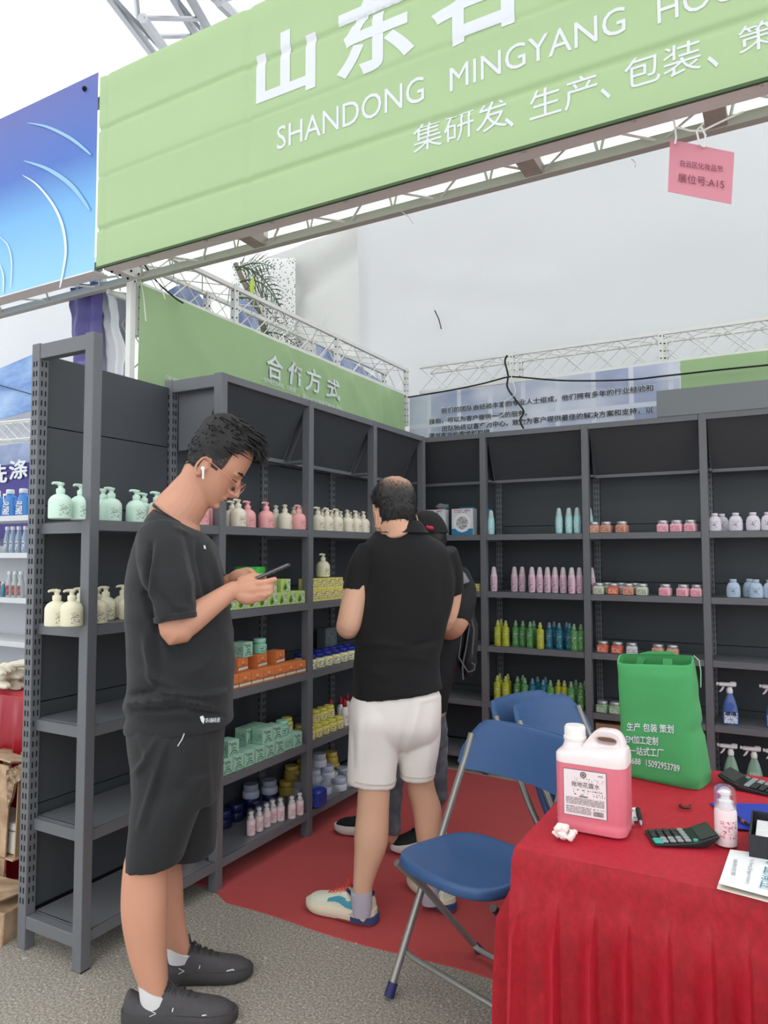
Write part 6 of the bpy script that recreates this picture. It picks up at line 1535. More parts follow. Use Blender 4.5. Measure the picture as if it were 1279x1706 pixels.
# top of the cover with slight creases
nx_, ny_ = 70, 44; Q = []
for j in range(ny_ + 1):
    for i in range(nx_ + 1):
        x = X0 + (X1 - X0) * i / nx_; y = Y0 + (Y1 - Y0) * j / ny_; e_ = min(i, nx_ - i, j, ny_ - j) / 3
        z = ZT_ + min(1, e_) * (.0012 * noise.noise(Vector((x * 7, y * 7, 0))) + .0008)
        # overlap seam of the two cloths
        d = y - (.345 + .04 * (x - 1.7)); z += min(1, e_) * (.0022 / (1 + math.exp(-d * 400)))
        Q.append((x, y, z))
m.add(Q, [(j * (nx_ + 1) + i, j * (nx_ + 1) + i + 1, (j + 1) * (nx_ + 1) + i + 1, (j + 1) * (nx_ + 1) + i) for j in range(ny_) for i in range(nx_)])
tc_ = m.build('table_cover', velvet, None, smooth=True, angle=70); tag(tc_, 'crushed red velvet cover with a pleated skirt draped over the long table', 'tablecloth')
ZC = ZT_ + .0045

# ------------------------------------------------------------------ the jug of pink floor cleaner
jg = thing('jug', 'translucent white jug of pink liquid with printed label and white cap', 'jug', (1.70, .105, ZC))
def rr_ring(cx, cy, hx, hy, r, z, n=6, zf=None):
    q = []
    for (sx, sy, a0_) in ((1, 1, 0), (-1, 1, 90), (-1, -1, 180), (1, -1, 270)):
        for k in range(n + 1):
            a = math.radians(a0_ + 90 * k / n); x = cx + sx * (hx - r) + r * math.cos(a); y = cy + sy * (hy - r) + r * math.sin(a); q.append(Vector((x, y, z if zf is None else zf(x, z))))
    return q
liq = mat('pink liquid behind plastic', (240, 132, 148), .28, 0, .04, 6, trans=.12, sss=.2); milky = mat('milky white plastic', (242, 228, 228), .32, 0, .02, 6, sss=.2); capw = mat('white cap plastic', (244, 240, 236), .35)
m = MB(); R = [rr_ring(0, 0, .076, .046, .022, 0), rr_ring(0, 0, .081, .051, .026, .003), rr_ring(0, 0, .083, .053, .028, .022), rr_ring(0, 0, .0815, .0515, .027, .026), rr_ring(0, 0, .083, .053, .028, .032), rr_ring(0, 0, .0835, .0535, .028, .160)]
m.loft(R); m.build('liquid_body', liq, jg, smooth=True, local=True, angle=45)
def sh(x, z): return z
m = MB(); R = [rr_ring(0, 0, .0835, .0535, .028, .1602), rr_ring(0, 0, .0835, .0535, .028, .178), rr_ring(0, 0, .081, .050, .028, .196, zf=lambda x, z: z - .008 + .006 * (x / .08)), rr_ring(.004, 0, .076, .040, .026, .196, zf=lambda x, z: z - .004 + .008 * (x / .08)), rr_ring(.006, 0, .066, .026, .02, .201, zf=lambda x, z: z - .004 + .008 * (x / .08))]
m.loft(R); m.build('shoulder', milky, jg, smooth=True, local=True, angle=60)
m = MB(); m.lathe([(.034, .178), (.030, .190), (.0265, .198), (.026, .206)], 24, c=(-.044, 0, 0)); m.build('neck', milky, jg, smooth=True, local=True)
# handle: flat arch with a grip hole
m = MB(); arch = [(-.024, .208), (-.004, .238), (.012, .252), (.030, .2555), (.050, .2535), (.064, .244), (.072, .226), (.076, .205)]
OUT = cr([(-.034, .180), (-.024, .196), (-.010, .214), (.003, .230), (.018, .2385), (.036, .2395), (.053, .2385), (.066, .231), (.0755, .211), (.081, .176), (.055, .172), (.0, .170), (-.034, .180)], 3)[:-1]
INN = []
for k in range(len(OUT)):
    a = math.atan2(OUT[k][1] - .206, OUT[k][0] - .033); ca, sa = math.cos(a), math.sin(a); INN.append((.033 + math.copysign(abs(ca) ** .7, ca) * .024, .213 + math.copysign(abs(sa) ** .8, sa) * .0085))
n_ = len(OUT); hv = []
for dy, so_, si_ in ((-.012, .90, 1.25), (-.019, .97, 1.12), (-.021, 1, 1)): pass
lay = [(-.0155, 1.0, 1.0), (-.0215, .93, 1.12), (-.0215, .80, 1.35)]
rings_ = []
def ringp(L_, s_, y_): return [Vector((.033 + (x - .033) * s_, y_, .208 + (z - .208) * s_)) for x, z in L_]
seqs = [ringp(INN, 1, 0), ringp(INN, 1.0, -.010), ringp(INN, 1.25, -.0185), ringp(OUT, .93, -.0205), ringp(OUT, 1.0, -.013), ringp(OUT, 1.0, .013), ringp(OUT, .93, .0205), ringp(INN, 1.25, .0185), ringp(INN, 1.0, .010), ringp(INN, 1, 0)]
m = MB(); m.loft(seqs, cap=False); m.build('handle', milky, jg, smooth=True, local=True, angle=75)
m = MB(); m.lathe([(.0265, .206), (.0275, .2075), (.0275, .214), (.0255, .2155), (.0245, .237), (.0225, .2405)], 28, c=(-.044, 0, 0)); cpp = m.build('cap', capw, jg, smooth=True, local=True)
m = MB()
for k in range(40):
    a = 2 * math.pi * k / 40; m.bb((-.0003, -.0003, .217), (.0003, .0003, .235)); 
    for i in range(8): v = m.v[-8 + i]; m.v[-8 + i] = (v[0] + .0250 * math.cos(a) - .044, v[1] + .0250 * math.sin(a), v[2])
m.build('cap_ridges', capw, cpp, local=True)
m = MB(); m.quad((-.060, -.0545, .040), (.042, -.0545, .040), (.042, -.0545, .149), (-.060, -.0545, .149), .0003); lbj = m.build('printed_label', mat('label border grey', (120, 108, 112), .5), jg, local=True)
m = MB(); m.quad((-.0585, -.0549, .0415), (.0405, -.0549, .0415), (.0405, -.0549, .1475), (-.0585, -.0549, .1475)); m.build('label_face', mat('label paper', (240, 226, 228), .5), lbj, local=True)
ink2 = mat('label ink', (58, 54, 60), .6); jy = -.0552
text('lettering', '拖地花露水', ink2, jg, (-.040, jy, .1085), (.066, 0, 0), (0, 0, .0125), local=True)
text('lettering', '清香型', ink2, jg, (.022, jy, .1375), (.012, 0, 0), (0, 0, .004), local=True)
m = MB(); m.lathe([(.0072, 0), (.0072, .0004)], 24, c=(-.012, jy, .138), M=Matrix.Rotation(math.pi / 2, 3, 'X')); m.build('round_emblem', ink2, lbj, local=True)
m = MB()
for r in (.0048, .0028): 
    for k in range(24):
        a, c_ = 2 * math.pi * k / 24, 2 * math.pi * (k + 1) / 24; m.tube([(-.012 + r * math.cos(a), jy - .0006, .138 + r * math.sin(a)), (-.012 + r * math.cos(c_), jy - .0006, .138 + r * math.sin(c_))], .0004, 4)
m.build('emblem_rings', mat('label paper', (240, 226, 228)), lbj, local=True)
def lines(nm, x0, x1, z0, z1, pitch, u, dens=.5):
    m = MB(); m.quad((x0, jy, z0), (x1, jy, z0), (x1, jy, z1), (x0, jy, z1)); m.build(nm, print_mat('label print ' + str(pitch) + str(u), (240, 226, 228), (110, 100, 104), pitch, dens, u), lbj, local=True)
lines('small_print', -.036, .034, .1005, .1055, .005, 420); lines('small_print', -.054, .036, .066, .084, .0032, 700, .42); lines('small_print', -.054, .006, .046, .063, .0032, 720, .42); lines('small_print', .010, .036, .060, .064, .004, 600)
lines('flower_sketch', -.052, .038, .122, .130, .004, 300, .56); lines('flower_sketch', -.050, .038, .089, .098, .0045, 330, .56)
m = MB(); x = .010
rb_ = random.Random(4)
while x < .034:
    w_ = rb_.choice((.0004, .0007, .001)); m.quad((x, jy - .0002, .046), (x + w_, jy - .0002, .046), (x + w_, jy - .0002, .057), (x, jy - .0002, .057)); x += w_ + rb_.choice((.0004, .0006, .0009))
m.build('barcode', ink2, lbj, local=True)
m = MB(); m.quad((-.022, jy - .0001, .0855), (-.002, jy - .0001, .0855), (-.002, jy - .0001, .089), (-.022, jy - .0001, .089)); m.build('label_pill', mat('grey pill', (110, 110, 116), .6), lbj, local=True)
# crumpled tissue
p = onz(938, 1398, ZC); ts = MB(); rn2 = random.Random(8)
for k in range(46):
    a, r, z = rn2.uniform(0, 6.28), rn2.uniform(0, .025), rn2.uniform(.006, .03)
    if z > .02: r *= .55
    c = Vector((p.x + r * math.cos(a) * 1.15, p.y + r * math.sin(a), ZC + z)); n0 = len(ts.v); ts.ball(c, rn2.uniform(.006, .0085), 9, 6, Matrix.Rotation(rn2.uniform(0, 3), 3, 'X'))
    ts.v[n0:] = [tuple(max(q_, ZC + .0005) if i_ == 2 else q_ for i_, q_ in enumerate(c + (Vector(v) - c) * (1 + .5 * noise.noise(Vector(v) * 160)))) for v in ts.v[n0:]]
ts = remesh(ts, .0018, 1); tag(ts.build('crumpled_tissue', mat('soft white tissue', (244, 232, 226), .9, sss=.1), smooth=True), 'crumpled white tissue beside the jug at the table corner', 'tissue')
# cards and pen
def flat(nm, pts, m_, lab, cat, z=ZC, th=.0012, par=None):
    q = [onz(x, y, z) for x, y in pts]; m = MB(); m.loft([[v + Vector((0, 0, .0003)) for v in q], [v + Vector((0, 0, th)) for v in q]]); o = m.build(nm, m_, par)
    if lab: tag(o, lab, cat)
    return o
wp_ = mat('white card paper', (238, 238, 234), .6)
cd = thing('business_card', 'white business cards lying right of the jug', 'card', onz(1050, 1360, ZC))
flat('card', ((1040, 1348), (1061, 1347), (1062, 1368), (1040, 1369)), wp_, None, None, th=.003, par=cd)
P_ = onz(1043, 1352, ZC + .0032); text('lettering', '经理', ink2, cd, P_, onz(1056, 1352, ZC + .0032) - P_, (onz(1043, 1349, ZC + .0032) - P_))
P_ = onz(1047, 1366, ZC + .0032); text('lettering', '名阳', ink2, cd, P_, onz(1060, 1366, ZC + .0032) - P_, (onz(1047, 1361, ZC + .0032) - P_))
us = thing('usb_stick', 'small silver and black stick below the business cards', 'usb stick', onz(1048, 1374, ZC)); flat('stick', ((1041, 1371), (1055, 1370), (1056, 1376), (1042, 1377)), alu, None, None, th=.006, par=us)
pe = thing('marker_pen', 'black marker pen beside the business cards', 'pen', onz(1065, 1358, ZC))
m = MB(); a, c_ = onz(1062, 1348, ZC + .007), onz(1068, 1375, ZC + .007); m.tube([a, a.lerp(c_, .02), a.lerp(c_, .45), a.lerp(c_, .46), a.lerp(c_, .8)], [.004, .0062, .0062, .0054, .0050], 12); m.build('barrel', blk, pe, smooth=True)
m = MB(); m.tube([a.lerp(c_, .801), a.lerp(c_, .93), c_], [.0048, .003, .001], 10); m.build('nib', alu, pe, smooth=True)
m = MB(); q = onz(1141, 1342, ZC + .006); m.tube([q + Vector((.013 * math.cos(a), .017 * math.sin(a), 0)) for a in [2.4 + 4.6 * k / 14 for k in range(15)]], [.002 + .002 * math.sin(math.pi * k / 14) for k in range(15)], 6)
tag(m.build('hair_claw', mat('dark brown plastic', (70, 20, 18), .3), smooth=True), 'small dark brown curved clip on the red cloth', 'clip')
# calculators
def calculator(label, p, rz, tilt=.0):
    t = thing('calculator', label, 'calculator', p, rz); bk = mat('black calculator body', (30, 33, 32), .35); key = mat('dark calculator key', (52, 54, 56), .4); grk = mat('teal calculator key', (72, 176, 160), .4); gyk = mat('grey calculator key', (150, 156, 158), .4)
    m = MB(); prof = [(0, .004), (.10, .012), (.114, .016), (.160, .034), (.162, .028), (.128, .002), (.10, .0005), (.006, .0005)]
    m.loft([[Vector((x, -.05 if s else .05, z)) for x, z in prof] for s in (0, 1)]); m.build('calculator_body', bk, t, local=True, bevel=.002)
    sl = .008 / .10
    for i in range(5):
        for j in range(5):
            x, y = .012 + i * .0185, -.040 + j * .0175
            km = grk if (j == 0 and i < 1) else (gyk if j < 2 or i == 4 else key)
            if i == 0 and j == 1: continue
            m = MB(); z = .004 + sl * x
            if i == 0 and j == 0: m.rbox((x + .004, y + .008, z + .0035), (.022, .028, .006), .0015)
            else: m.rbox((x + .002, y + .004, z + .0035), (.0145, .0125, .006), .0015)
            m.build('key', km, t, local=True)
    m = MB(); m.lathe([(.006, .012), (.006, .0175)], 14, c=(.107, -.036, 0)); m.build('key', grk, t, smooth=True, local=True)
    m = MB(); u_ = Vector((.046, 0, .018)).normalized(); a = Vector((.118, 0, .0187)); m.quad(a + Vector((0, -.042, 0)), a + Vector((0, .042, 0)), a + u_ * .042 + Vector((0, .042, 0)), a + u_ * .042 + Vector((0, -.042, 0)), .0008); m.build('display', mat('grey green display', (52, 56, 54), .35), t, local=True)
    return t
q = onz(1078, 1408, ZC); calculator('black desk calculator with grey and teal keys, flat on the red cloth', (q.x - .004, q.y + .040, ZC), .40).scale = (.9, .9, .85)
q = onz(1240, 1318, ZC); calculator('black calculator at the right edge seen from behind its raised display', (q.x + .10, q.y + .02, ZC), math.pi * .92)
# clear capped pump bottle
sb_ = copy_tree(sr); q = onz(1209, 1410, ZC); sb_.location = (q.x, q.y + .012, ZC); sb_.scale = (1.2, 1.2, 1.18); sb_.rotation_euler = (0, 0, .35); sb_['label'] = 'white pump bottle with clear cap standing on the red table'; del sb_['group']; sb_['group'] = 'table pump bottle'
# blue folder, pens, black box, brochure
fo_ = thing('folder', 'blue plastic folder lying under the black box', 'folder', onz(1235, 1350, ZC))
flat('folder_cover', ((1183, 1339), (1330, 1342), (1330, 1393), (1222, 1381)), mat('cobalt blue plastic', (52, 72, 178), .3), None, None, th=.003, par=fo_)
pe2 = thing('pen', 'two toned pen lying on the blue folder', 'pen', onz(1240, 1370, ZC)); m = MB(); m.tube([onz(1228, 1361, ZC + .009), onz(1240, 1370, ZC + .009), onz(1256, 1379, ZC + .009)], .004, 8); m.build('barrel', mat('navy pen', (30, 28, 70), .3), pe2, smooth=True)
m = MB(); m.tube([onz(1236, 1367.3, ZC + .0095), onz(1241, 1370.8, ZC + .0095)], .0045, 8); m.build('grip_band', mat('copper band', (190, 120, 100), .3, .6), pe2, smooth=True)
bx = thing('black_box', 'open black box with white paper inside at the right edge', 'box', (2.09, .22, ZC)); bk_ = mat('matt black card', (40, 41, 46), .6)
q0, q1 = onz(1255, 1425, ZC), None; bx0, by0, bx1, by1, bh = 2.035, .085, 2.17, .255, .052
for nm, a, c_ in (('box_side', (bx0, by0, ZC + .004), (bx1, by0 + .003, ZC + bh)), ('box_side', (bx0, by1 - .003, ZC + .004), (bx1, by1, ZC + bh)), ('box_side', (bx0, by0 + .003, ZC + .004), (bx0 + .003, by1 - .003, ZC + bh)), ('box_side', (bx1 - .003, by0 + .003, ZC + .004), (bx1, by1 - .003, ZC + bh)), ('box_base', (bx0, by0, ZC + .0005), (bx1, by1, ZC + .004))):
    m = MB(); m.bb(a, c_); m.build(nm, bk_, bx)
m = MB(); m.bb((bx0 + .012, by0 + .02, ZC + .0045), (bx1 - .012, by1 - .02, ZC + .038)); m.build('paper_stack', mat('crumpled paper', (226, 226, 228), .8, bump=.8, bscale=40), bx)
br = thing('brochure', 'white brochure with teal Chinese title at the table front edge', 'brochure', onz(1240, 1460, ZC))
flat('inner_sheet', ((1194, 1481), (1198, 1468), (1340, 1500), (1340, 1520)), mat('warm paper', (236, 226, 214), .7), None, None, th=.002, par=br)
pts = [(1216, 1415), (1345, 1433), (1345, 1511), (1197, 1471)]; zs_ = [.004, .006, .010, .012]; m = MB(); q = [onz(x, y, ZC + z) for (x, y), z in zip(pts, zs_)]; m.loft([[v - Vector((0, 0, .001)) for v in q], q]); m.build('cover_sheet', mat('bright paper', (244, 246, 248), .55), br)
teal_i = mat('teal title ink', (64, 140, 156), .6)
def plane_pt(x, y): 
    n_ = (q[1] - q[0]).cross(q[3] - q[0]).normalized(); d_ = ray(x, y); return CAM + d_ * ((q[0] + Vector((0, 0, .0012)) - CAM).dot(n_) / d_.dot(n_))
A_, B_, C_ = plane_pt(1277, 1433), plane_pt(1263, 1478), plane_pt(1306, 1439)
text('lettering', '宇盛清业', teal_i, br, A_, B_ - A_, C_ - A_)
A_, B_, C_ = plane_pt(1248, 1431), plane_pt(1240, 1472), plane_pt(1256, 1432); text('lettering', 'Yu Sheng Qingye Industry', mat('grey print', (120, 126, 132), .6), br, A_, B_ - A_, C_ - A_)
A_, B_, C_ = plane_pt(1222, 1431), plane_pt(1217, 1458), plane_pt(1229, 1432); text('lettering', '诚信经营', MATS['grey print'], br, A_, B_ - A_, C_ - A_)

# ------------------------------------------------------------------ green shopping bag
gb_ = thing('shopping_bag', 'tall green non-woven shopping bag with white Chinese print standing on the table', 'bag', (1.79, .6, ZC))
grn = mat('green non-woven fabric', (72, 160, 94), .8, 0, .05, 12, .15, 500, sheen=.05)
def bring(x0, x1, y0, y1, z, rot, e=.34, n=48, xs=0):
    q = []; cx, cy = (x0 + x1) / 2, (y0 + y1) / 2
    for k in range(n):
        a = 2 * math.pi * (k + .5) / n; ca, sa = math.cos(a), math.sin(a)
        v = Vector((math.copysign(abs(ca) ** e, ca) * (x1 - x0) / 2, math.copysign(abs(sa) ** e, sa) * (y1 - y0) / 2, 0)); v = Matrix.Rotation(rot, 3, 'Z') @ v; q.append(Vector((cx + v.x, cy + v.y, z + xs * v.x)))
    return q
rows = [(1.688, 1.908, .535, .665, 0, -.22), (1.684, 1.908, .53, .675, .02, -.22), (1.678, 1.901, .535, .67, .10, -.20), (1.670, 1.892, .545, .655, .20, -.15), (1.666, 1.885, .555, .64, .29, -.10), (1.662, 1.880, .565, .625, .335, -.06), (1.662, 1.880, .57, .62, .345, -.05)]
R = []
for x0_, x1_, y0_, y1_, z_, ro in cr(rows, 7):
    ring = bring(x0_, x1_, y0_, y1_, ZC + .001 + z_, ro, xs=.07 * z_ / .34)
    for k, v in enumerate(ring):
        am = .006 * min(1, z_ / .03); h = am * (noise.noise(Vector((v.x * 11, v.y * 11, v.z * 9))) + .6 * noise.noise(Vector((v.x * 24, 3, v.z * 20))))
        if z_ < .09: h += .006 * noise.noise(Vector((v.x * 30, v.y * 30, v.z * 40))) * (1 - z_ / .09) * min(1, z_ / .01)
        h -= .012 * math.exp(-((v.z - ZC - .155) / .012) ** 2) * max(0, min(1, (v.x - 1.83) / .05))
        v += Vector((v.x - 1.79, v.y - .6, 0)).normalized() * h * .7
        if z_ > .3: v.z += (v.y - .595) * .5 * (z_ - .3) / .045
    R.append(ring)
m = MB(); m.loft(R, cap=False); n0 = len(m.v)
m.f.append(tuple(range(47, -1, -1)))
IN = [[v + Vector((1.771 - v.x, .595 - v.y, 0)).normalized() * .004 for v in r] for r in R[::-1]][:30]
m.loft([R[-1]] + IN, cap=False); bagm = m.build('bag_body', grn, gb_, smooth=True, angle=60)
m = MB()
def hpts(pts, y): return [ony(x, y_, y) for x, y_ in pts]
def strip(pl, w_, y):
    P = hpts(pl, y); m_ = MB(); V = []
    for k, p in enumerate(P):
        t_ = (P[min(k + 1, len(P) - 1)] - P[max(k - 1, 0)]).normalized(); nn = Vector((t_.z, 0, -t_.x)) * w_ / 2; V += [p + nn, p - nn, p - nn + Vector((0, .0015, 0)), p + nn + Vector((0, .0015, 0))]
    m_.loft([V[4 * k:4 * k + 4] for k in range(len(P))]); return m_
strip([(1066, 1125), (1065, 1104), (1070, 1093), (1082, 1091), (1100, 1091), (1118, 1091), (1124, 1096), (1125, 1110), (1124, 1125)], .022, .625).build('handle', grn, gb_)
m = MB(); a = ony(1112, 1112, .578); m.box(a, (.026, .002, .05)); m.build('handle_patch', grn, gb_)
m = MB(); m.tube([ony(*p_, .60) for p_ in ((1155, 1092), (1164, 1100), (1167, 1118), (1167, 1145))], .0018, 6); m.build('side_piping', mat('pale green piping', (150, 200, 160), .8), gb_)
for pts in (((1028, 1107), (1034, 1109), (1060, 1111), (1090, 1110), (1120, 1107), (1150, 1100), (1158, 1095)),):
    m = MB(); m.tube([ony(x, y, .572) for x, y in pts], .0016, 6)
from mathutils.bvhtree import BVHTree
vv = [WORLD[gb_.name] @ v.co for v in bagm.data.vertices]; bvh = BVHTree.FromPolygons(vv, [tuple(p_.vertices) for p_ in bagm.data.polygons])
def bag_text(s, ll, lr, ul, bold=.01):
    P_ = ony(*ll, .50); U_ = ony(*lr, .50) - P_; V_ = ony(*ul, .50) - P_
    o = text('lettering', s, white_ink, gb_, P_, U_, V_, bold=bold); iv = WORLD[gb_.name]
    for v in o.data.vertices:
        w_ = iv @ v.co; d_ = (w_ - CAM).normalized(); h_ = bvh.ray_cast(w_ - d_ * .1, d_, .5)[0]
        if h_: v.co = iv.inverted() @ (h_ - d_ * (.0016 + min(.003, max(0, .5 - w_.y))))
    return o
# the print must bend with the cloth: drop every letter onto the surface
bag_text('生产 包装 策划', (1044, 1217), (1122, 1222), (1044, 1203)); bag_text('OEM加工定制', (1034, 1237), (1096, 1242), (1034, 1223)); bag_text('销售一站式工厂', (1026, 1255), (1105, 1262), (1026, 1241)); bag_text('73688', (1042, 1271), (1067, 1274), (1042, 1261)); bag_text('15092953789', (1076, 1276), (1132, 1286), (1076, 1265))

# ------------------------------------------------------------------ neighbouring booth glimpsed past the end post
YN = 2.1
ns = thing('display_shelf', 'white gondola shelf with detergent bottles in the neighbouring booth', 'shelf', (-3.3, YN, 0)); wsh = mat('white enamel shelf', (222, 224, 228), .4)
xl, xr = ony(-160, 900, YN).x, ony(52, 900, YN).x
bz = [ony(20, y, YN).z for y in (859, 921, 996, 1069)]
for z in bz + [.35]:
    m = MB(); m.bb((xl, YN, z - .045), (xr, YN + .35, z)); m.build('shelf_board', wsh, ns, bevel=.004)
m = MB(); m.bb((xl, YN + .36, .1), (xr + .1, YN + .38, bz[0] - .25)); m.build('back_panel', mat('white back panel', (200, 202, 208), .5), ns)
for x in (xl, xr + .02):
    m = MB(); m.bb((x, YN + .30, 0), (x + .05, YN + .36, bz[0] + .02)); m.build('post', wsh, ns)
m = MB()
for k in range(40):
    z = .2 + k * .04; m.bb((xr + .035, YN + .298, z), (xr + .045, YN + .3005, z + .018))
m.build('slot_rows', slot_m, ns)
def npos(px, z, d=.06): p_ = ony(px, 900, YN + d); return (p_.x, p_.y, z)
def ndet():
    t = thing('detergent_jug', 'x', 'jug'); bl = mat('blue detergent plastic', (74, 140, 212), .3)
    m = MB(); m.lathe([(.05, 0), (.058, .004), (.06, .02), (.058, .10), (.05, .15), (.034, .185), (.030, .19)], 20, sy=.6); m.build('jug_body', bl, t, smooth=True, local=True)
    m = MB(); m.tube([(.03, 0, .17), (.058, 0, .16), (.062, 0, .12), (.055, 0, .08)], .012, 8); m.build('handle', bl, t, smooth=True, local=True)
    m = MB(); m.lathe([(.032, .19), (.034, .193), (.032, .225), (.028, .23)], 16); m.build('cap', mat('white cap', (226, 232, 240), .35), t, smooth=True, local=True)
    m = MB(); m.quad((-.045, -.038, .012), (.03, -.038, .012), (.02, -.034, .12), (-.04, -.034, .12)); m.build('printed_label', print_mat('detergent label', (220, 228, 238), (90, 110, 160), .02, .5, 60, big=True), t, local=True); return t
dj = ndet()
place(dj, npos(15, bz[0] + .001), .2, 'blue detergent jug with white cap in the neighbouring booth, left of two', 'blue detergent jugs'); place(dj, npos(37, bz[0] + .001), .2, 'blue detergent jug with white cap in neighbouring booth, nearest the post', 'blue detergent jugs'); place(dj, npos(-8, bz[0] + .001), .2, 'blue detergent jug with white cap cut by the left photo edge', 'blue detergent jugs')
def nbot(nm, col, capc, lab, h=.2, r=.026):
    t = thing(nm, 'x', 'bottle'); m = MB(); m.lathe([(r * .9, 0), (r, .004), (r, h * .5), (r * .5, h * .82), (r * .46, h * .86)], 16); m.build('bottle_body', mat('nb ' + nm, col, .2, trans=.2), t, smooth=True, local=True)
    m = MB(); m.lathe([(r * .62, h * .86), (r * .66, h * .87), (r * .66, h * .98), (r * .5, h)], 14); m.build('cap', mat('nbc ' + nm, capc, .35), t, smooth=True, local=True)
    m = MB(); m.loft([[Vector((r * 1.02 * math.sin(a), -r * 1.02 * math.cos(a), z)) for a in (-.8, -.4, 0, .4, .8)] for z in (h * .08, h * .46)], cap=False, closed=False); m.build('printed_label', print_mat('nbl ' + nm, lab, tuple(int(c * .45) for c in lab), .018, .5, 110, big=True), t, local=True); return t
n1 = nbot('narrow_bottle', (170, 190, 214), (232, 236, 240), (210, 216, 226), .225, .027); n2 = nbot('clear_bottle', (206, 214, 214), (232, 236, 238), (196, 96, 96), .22, .028)
for k, px in enumerate((-8, 12, 21, 31, 42)): place(n1, npos(px, bz[1] + .001, .05), 0, f'narrow pale bottle with white cap in neighbouring booth, {ORD[k + 1]} from left', 'narrow neighbour bottles')
for k, px in enumerate((-8, 18, 27, 37)): place(n2, npos(px, bz[2] + .001, .05), 0, f'clear bottle with red label in neighbouring booth, {ORD[k + 1]} from left', 'red label bottles')
tb_ = nbot('small_tube', (80, 150, 180), (230, 235, 238), (90, 160, 190), .13, .02); place(tb_, npos(8, bz[2] + .001, .05), 0, 'small teal tube beside the red label bottles in neighbouring booth')
yb2 = nbot('small_bottle', (206, 196, 190), (226, 110, 70), (220, 214, 206), .13, .02); place(yb2, npos(1, bz[2] + .001, .05), 0, 'small pale bottle with orange cap at the left photo edge')
# printed wall behind it
pw = sheet('wall_banner', ramp_mat('grey blue print', [(.4, (120, 136, 176)), (.6, (170, 184, 212))], 1.4, .5), [(-7, 3.0, .1), (ony(60, 800, 3.0).x, 3.0, .1), (ony(60, 738, 3.0).x, 3.0, ony(30, 738, 3).z), (-7, 3.0, ony(30, 742, 3).z)], 20, 10, .01, 'grey blue printed wall banner of the neighbouring booth', 'banner')
sg_ = thing('booth_sign', 'deep purple sign with large white characters in the neighbouring booth', 'sign', ony(20, 820, 2.8))
m = MB(); P_ = [ony(-120, 905, 2.8), ony(49, 893, 2.8), ony(49, 770, 2.8), ony(-120, 790, 2.8)]; m.quad(*P_, .01); m.build('sign_board', mat('deep purple print', (62, 50, 130), .5), sg_)
def onN(x, y): return ony(x, y, 2.785)
ptext('lettering', '洗', white_ink, sg_, (-22, 806), (12, 804), (-22, 775), onN, bold=.028); ptext('lettering', '涤', white_ink, sg_, (15, 800), (46, 796), (15, 768), onN, bold=.028)
ptext('lettering', 'CE', white_ink, sg_, (-12, 850), (14, 848), (-12, 824), onN)
sheet('tarpaulin', tarp, [(-9, 4.4, 0), (ony(165, 600, 4.4).x, 4.4, 0), (ony(165, 480, 4.4).x, 4.4, 5.2), (-9, 4.4, 5.6)], 30, 20, .05, 'white tarpaulin hanging behind the neighbouring booth', 'tarpaulin')
bt = thing('tent_panel', 'blue sea print tent panel high in the neighbouring booth', 'banner', ony(25, 650, 3.9))
m = MB(); P_ = [ony(-90, 722, 3.9), ony(60, 682, 3.9), ony(60, 588, 3.9), ony(-90, 652, 3.9)]; m.quad(*P_, .01); m.build('panel', ramp_mat('blue sea print', [(.35, (86, 120, 186)), (.5, (126, 160, 210)), (.68, (166, 192, 226))], 2.2, .5, 5, stretch=(.5, 1, 1.6)), bt)
m = MB(); m.tube([ony(-90, 620, 3.88), ony(0, 642, 3.88), ony(60, 659, 3.88)], .006, 5); m.build('guy_wire', blk, bt)
nt2 = thing('wall_truss', 'thin white lattice girder under the blue tent panel', 'truss', ony(20, 715, 3.6)); m = MB(); A1, A2 = ony(-120, 715, 3.6), ony(60, 698, 3.6)
lattice(m, A1, A2, (0, .12, 0), (0, 0, -.22), .012, .005, .3); m.build('bracing', white_steel, nt2)
# red covered table, cotton gloves, orange bag
zt = .78; tp = onz(20, 1160, zt); tY = tp.y
rt = thing('table', 'red covered side table beyond the end shelf post', 'table', (tp.x, tY, 0)); red_p = mat('glossy red cover', (160, 12, 36), .3, 0, .06, 3)
m = MB(); x1_ = onz(44, 1160, zt).x + .05
V_ = []; nn_ = 60
for k in range(nn_ + 1):
    x = x1_ - 1.3 + 1.3 * k / nn_; f_ = .02 * math.sin(k * 1.1) + .012 * math.sin(k * 2.3)
    V_ += [(x, tY, zt), (x, tY - .012, zt - .03), (x, tY - .02 - f_ * .6, zt - .3), (x, tY - .02 - f_, .01)]
m.add(V_, [(4 * k + j, 4 * k + 4 + j, 4 * k + 5 + j, 4 * k + 1 + j) for k in range(nn_) for j in range(3)])
m.build('cover_skirt', red_p, rt, smooth=True); m = MB(); m.bb((x1_ - 1.3, tY, zt - .03), (x1_, tY + .5, zt)); m.build('table_top', mat('red table cover', (206, 44, 62), .4), rt)
for k, x in enumerate((x1_ - 1.25, x1_ - .06)):
    for y in (tY + .05, tY + .45): m = MB(); m.cyl((x, y, .001), (x, y, zt - .03), .015, 8); m.build('leg', tube_m, rt)
knit = mat('cream knitted cotton', (232, 224, 206), .9, 0, .05, 30, .6, 120)
gl_ = MB(); rg_ = random.Random(12)
for k in range(18):
    a = onz(rg_.uniform(-40, 26), 1150, zt); c_ = Vector((a.x - .06, tY + .05 + rg_.uniform(0, .16), zt + .02 + .0055 * k)); d_ = Vector((rg_.uniform(.5, 1), rg_.uniform(-.4, .4), rg_.uniform(-.08, .05))).normalized()
    limb(gl_, [(c_, .018), (c_ + d_ * .06, .03), (c_ + d_ * .13, .026), (c_ + d_ * .18, .012)], 10, 4, .6)
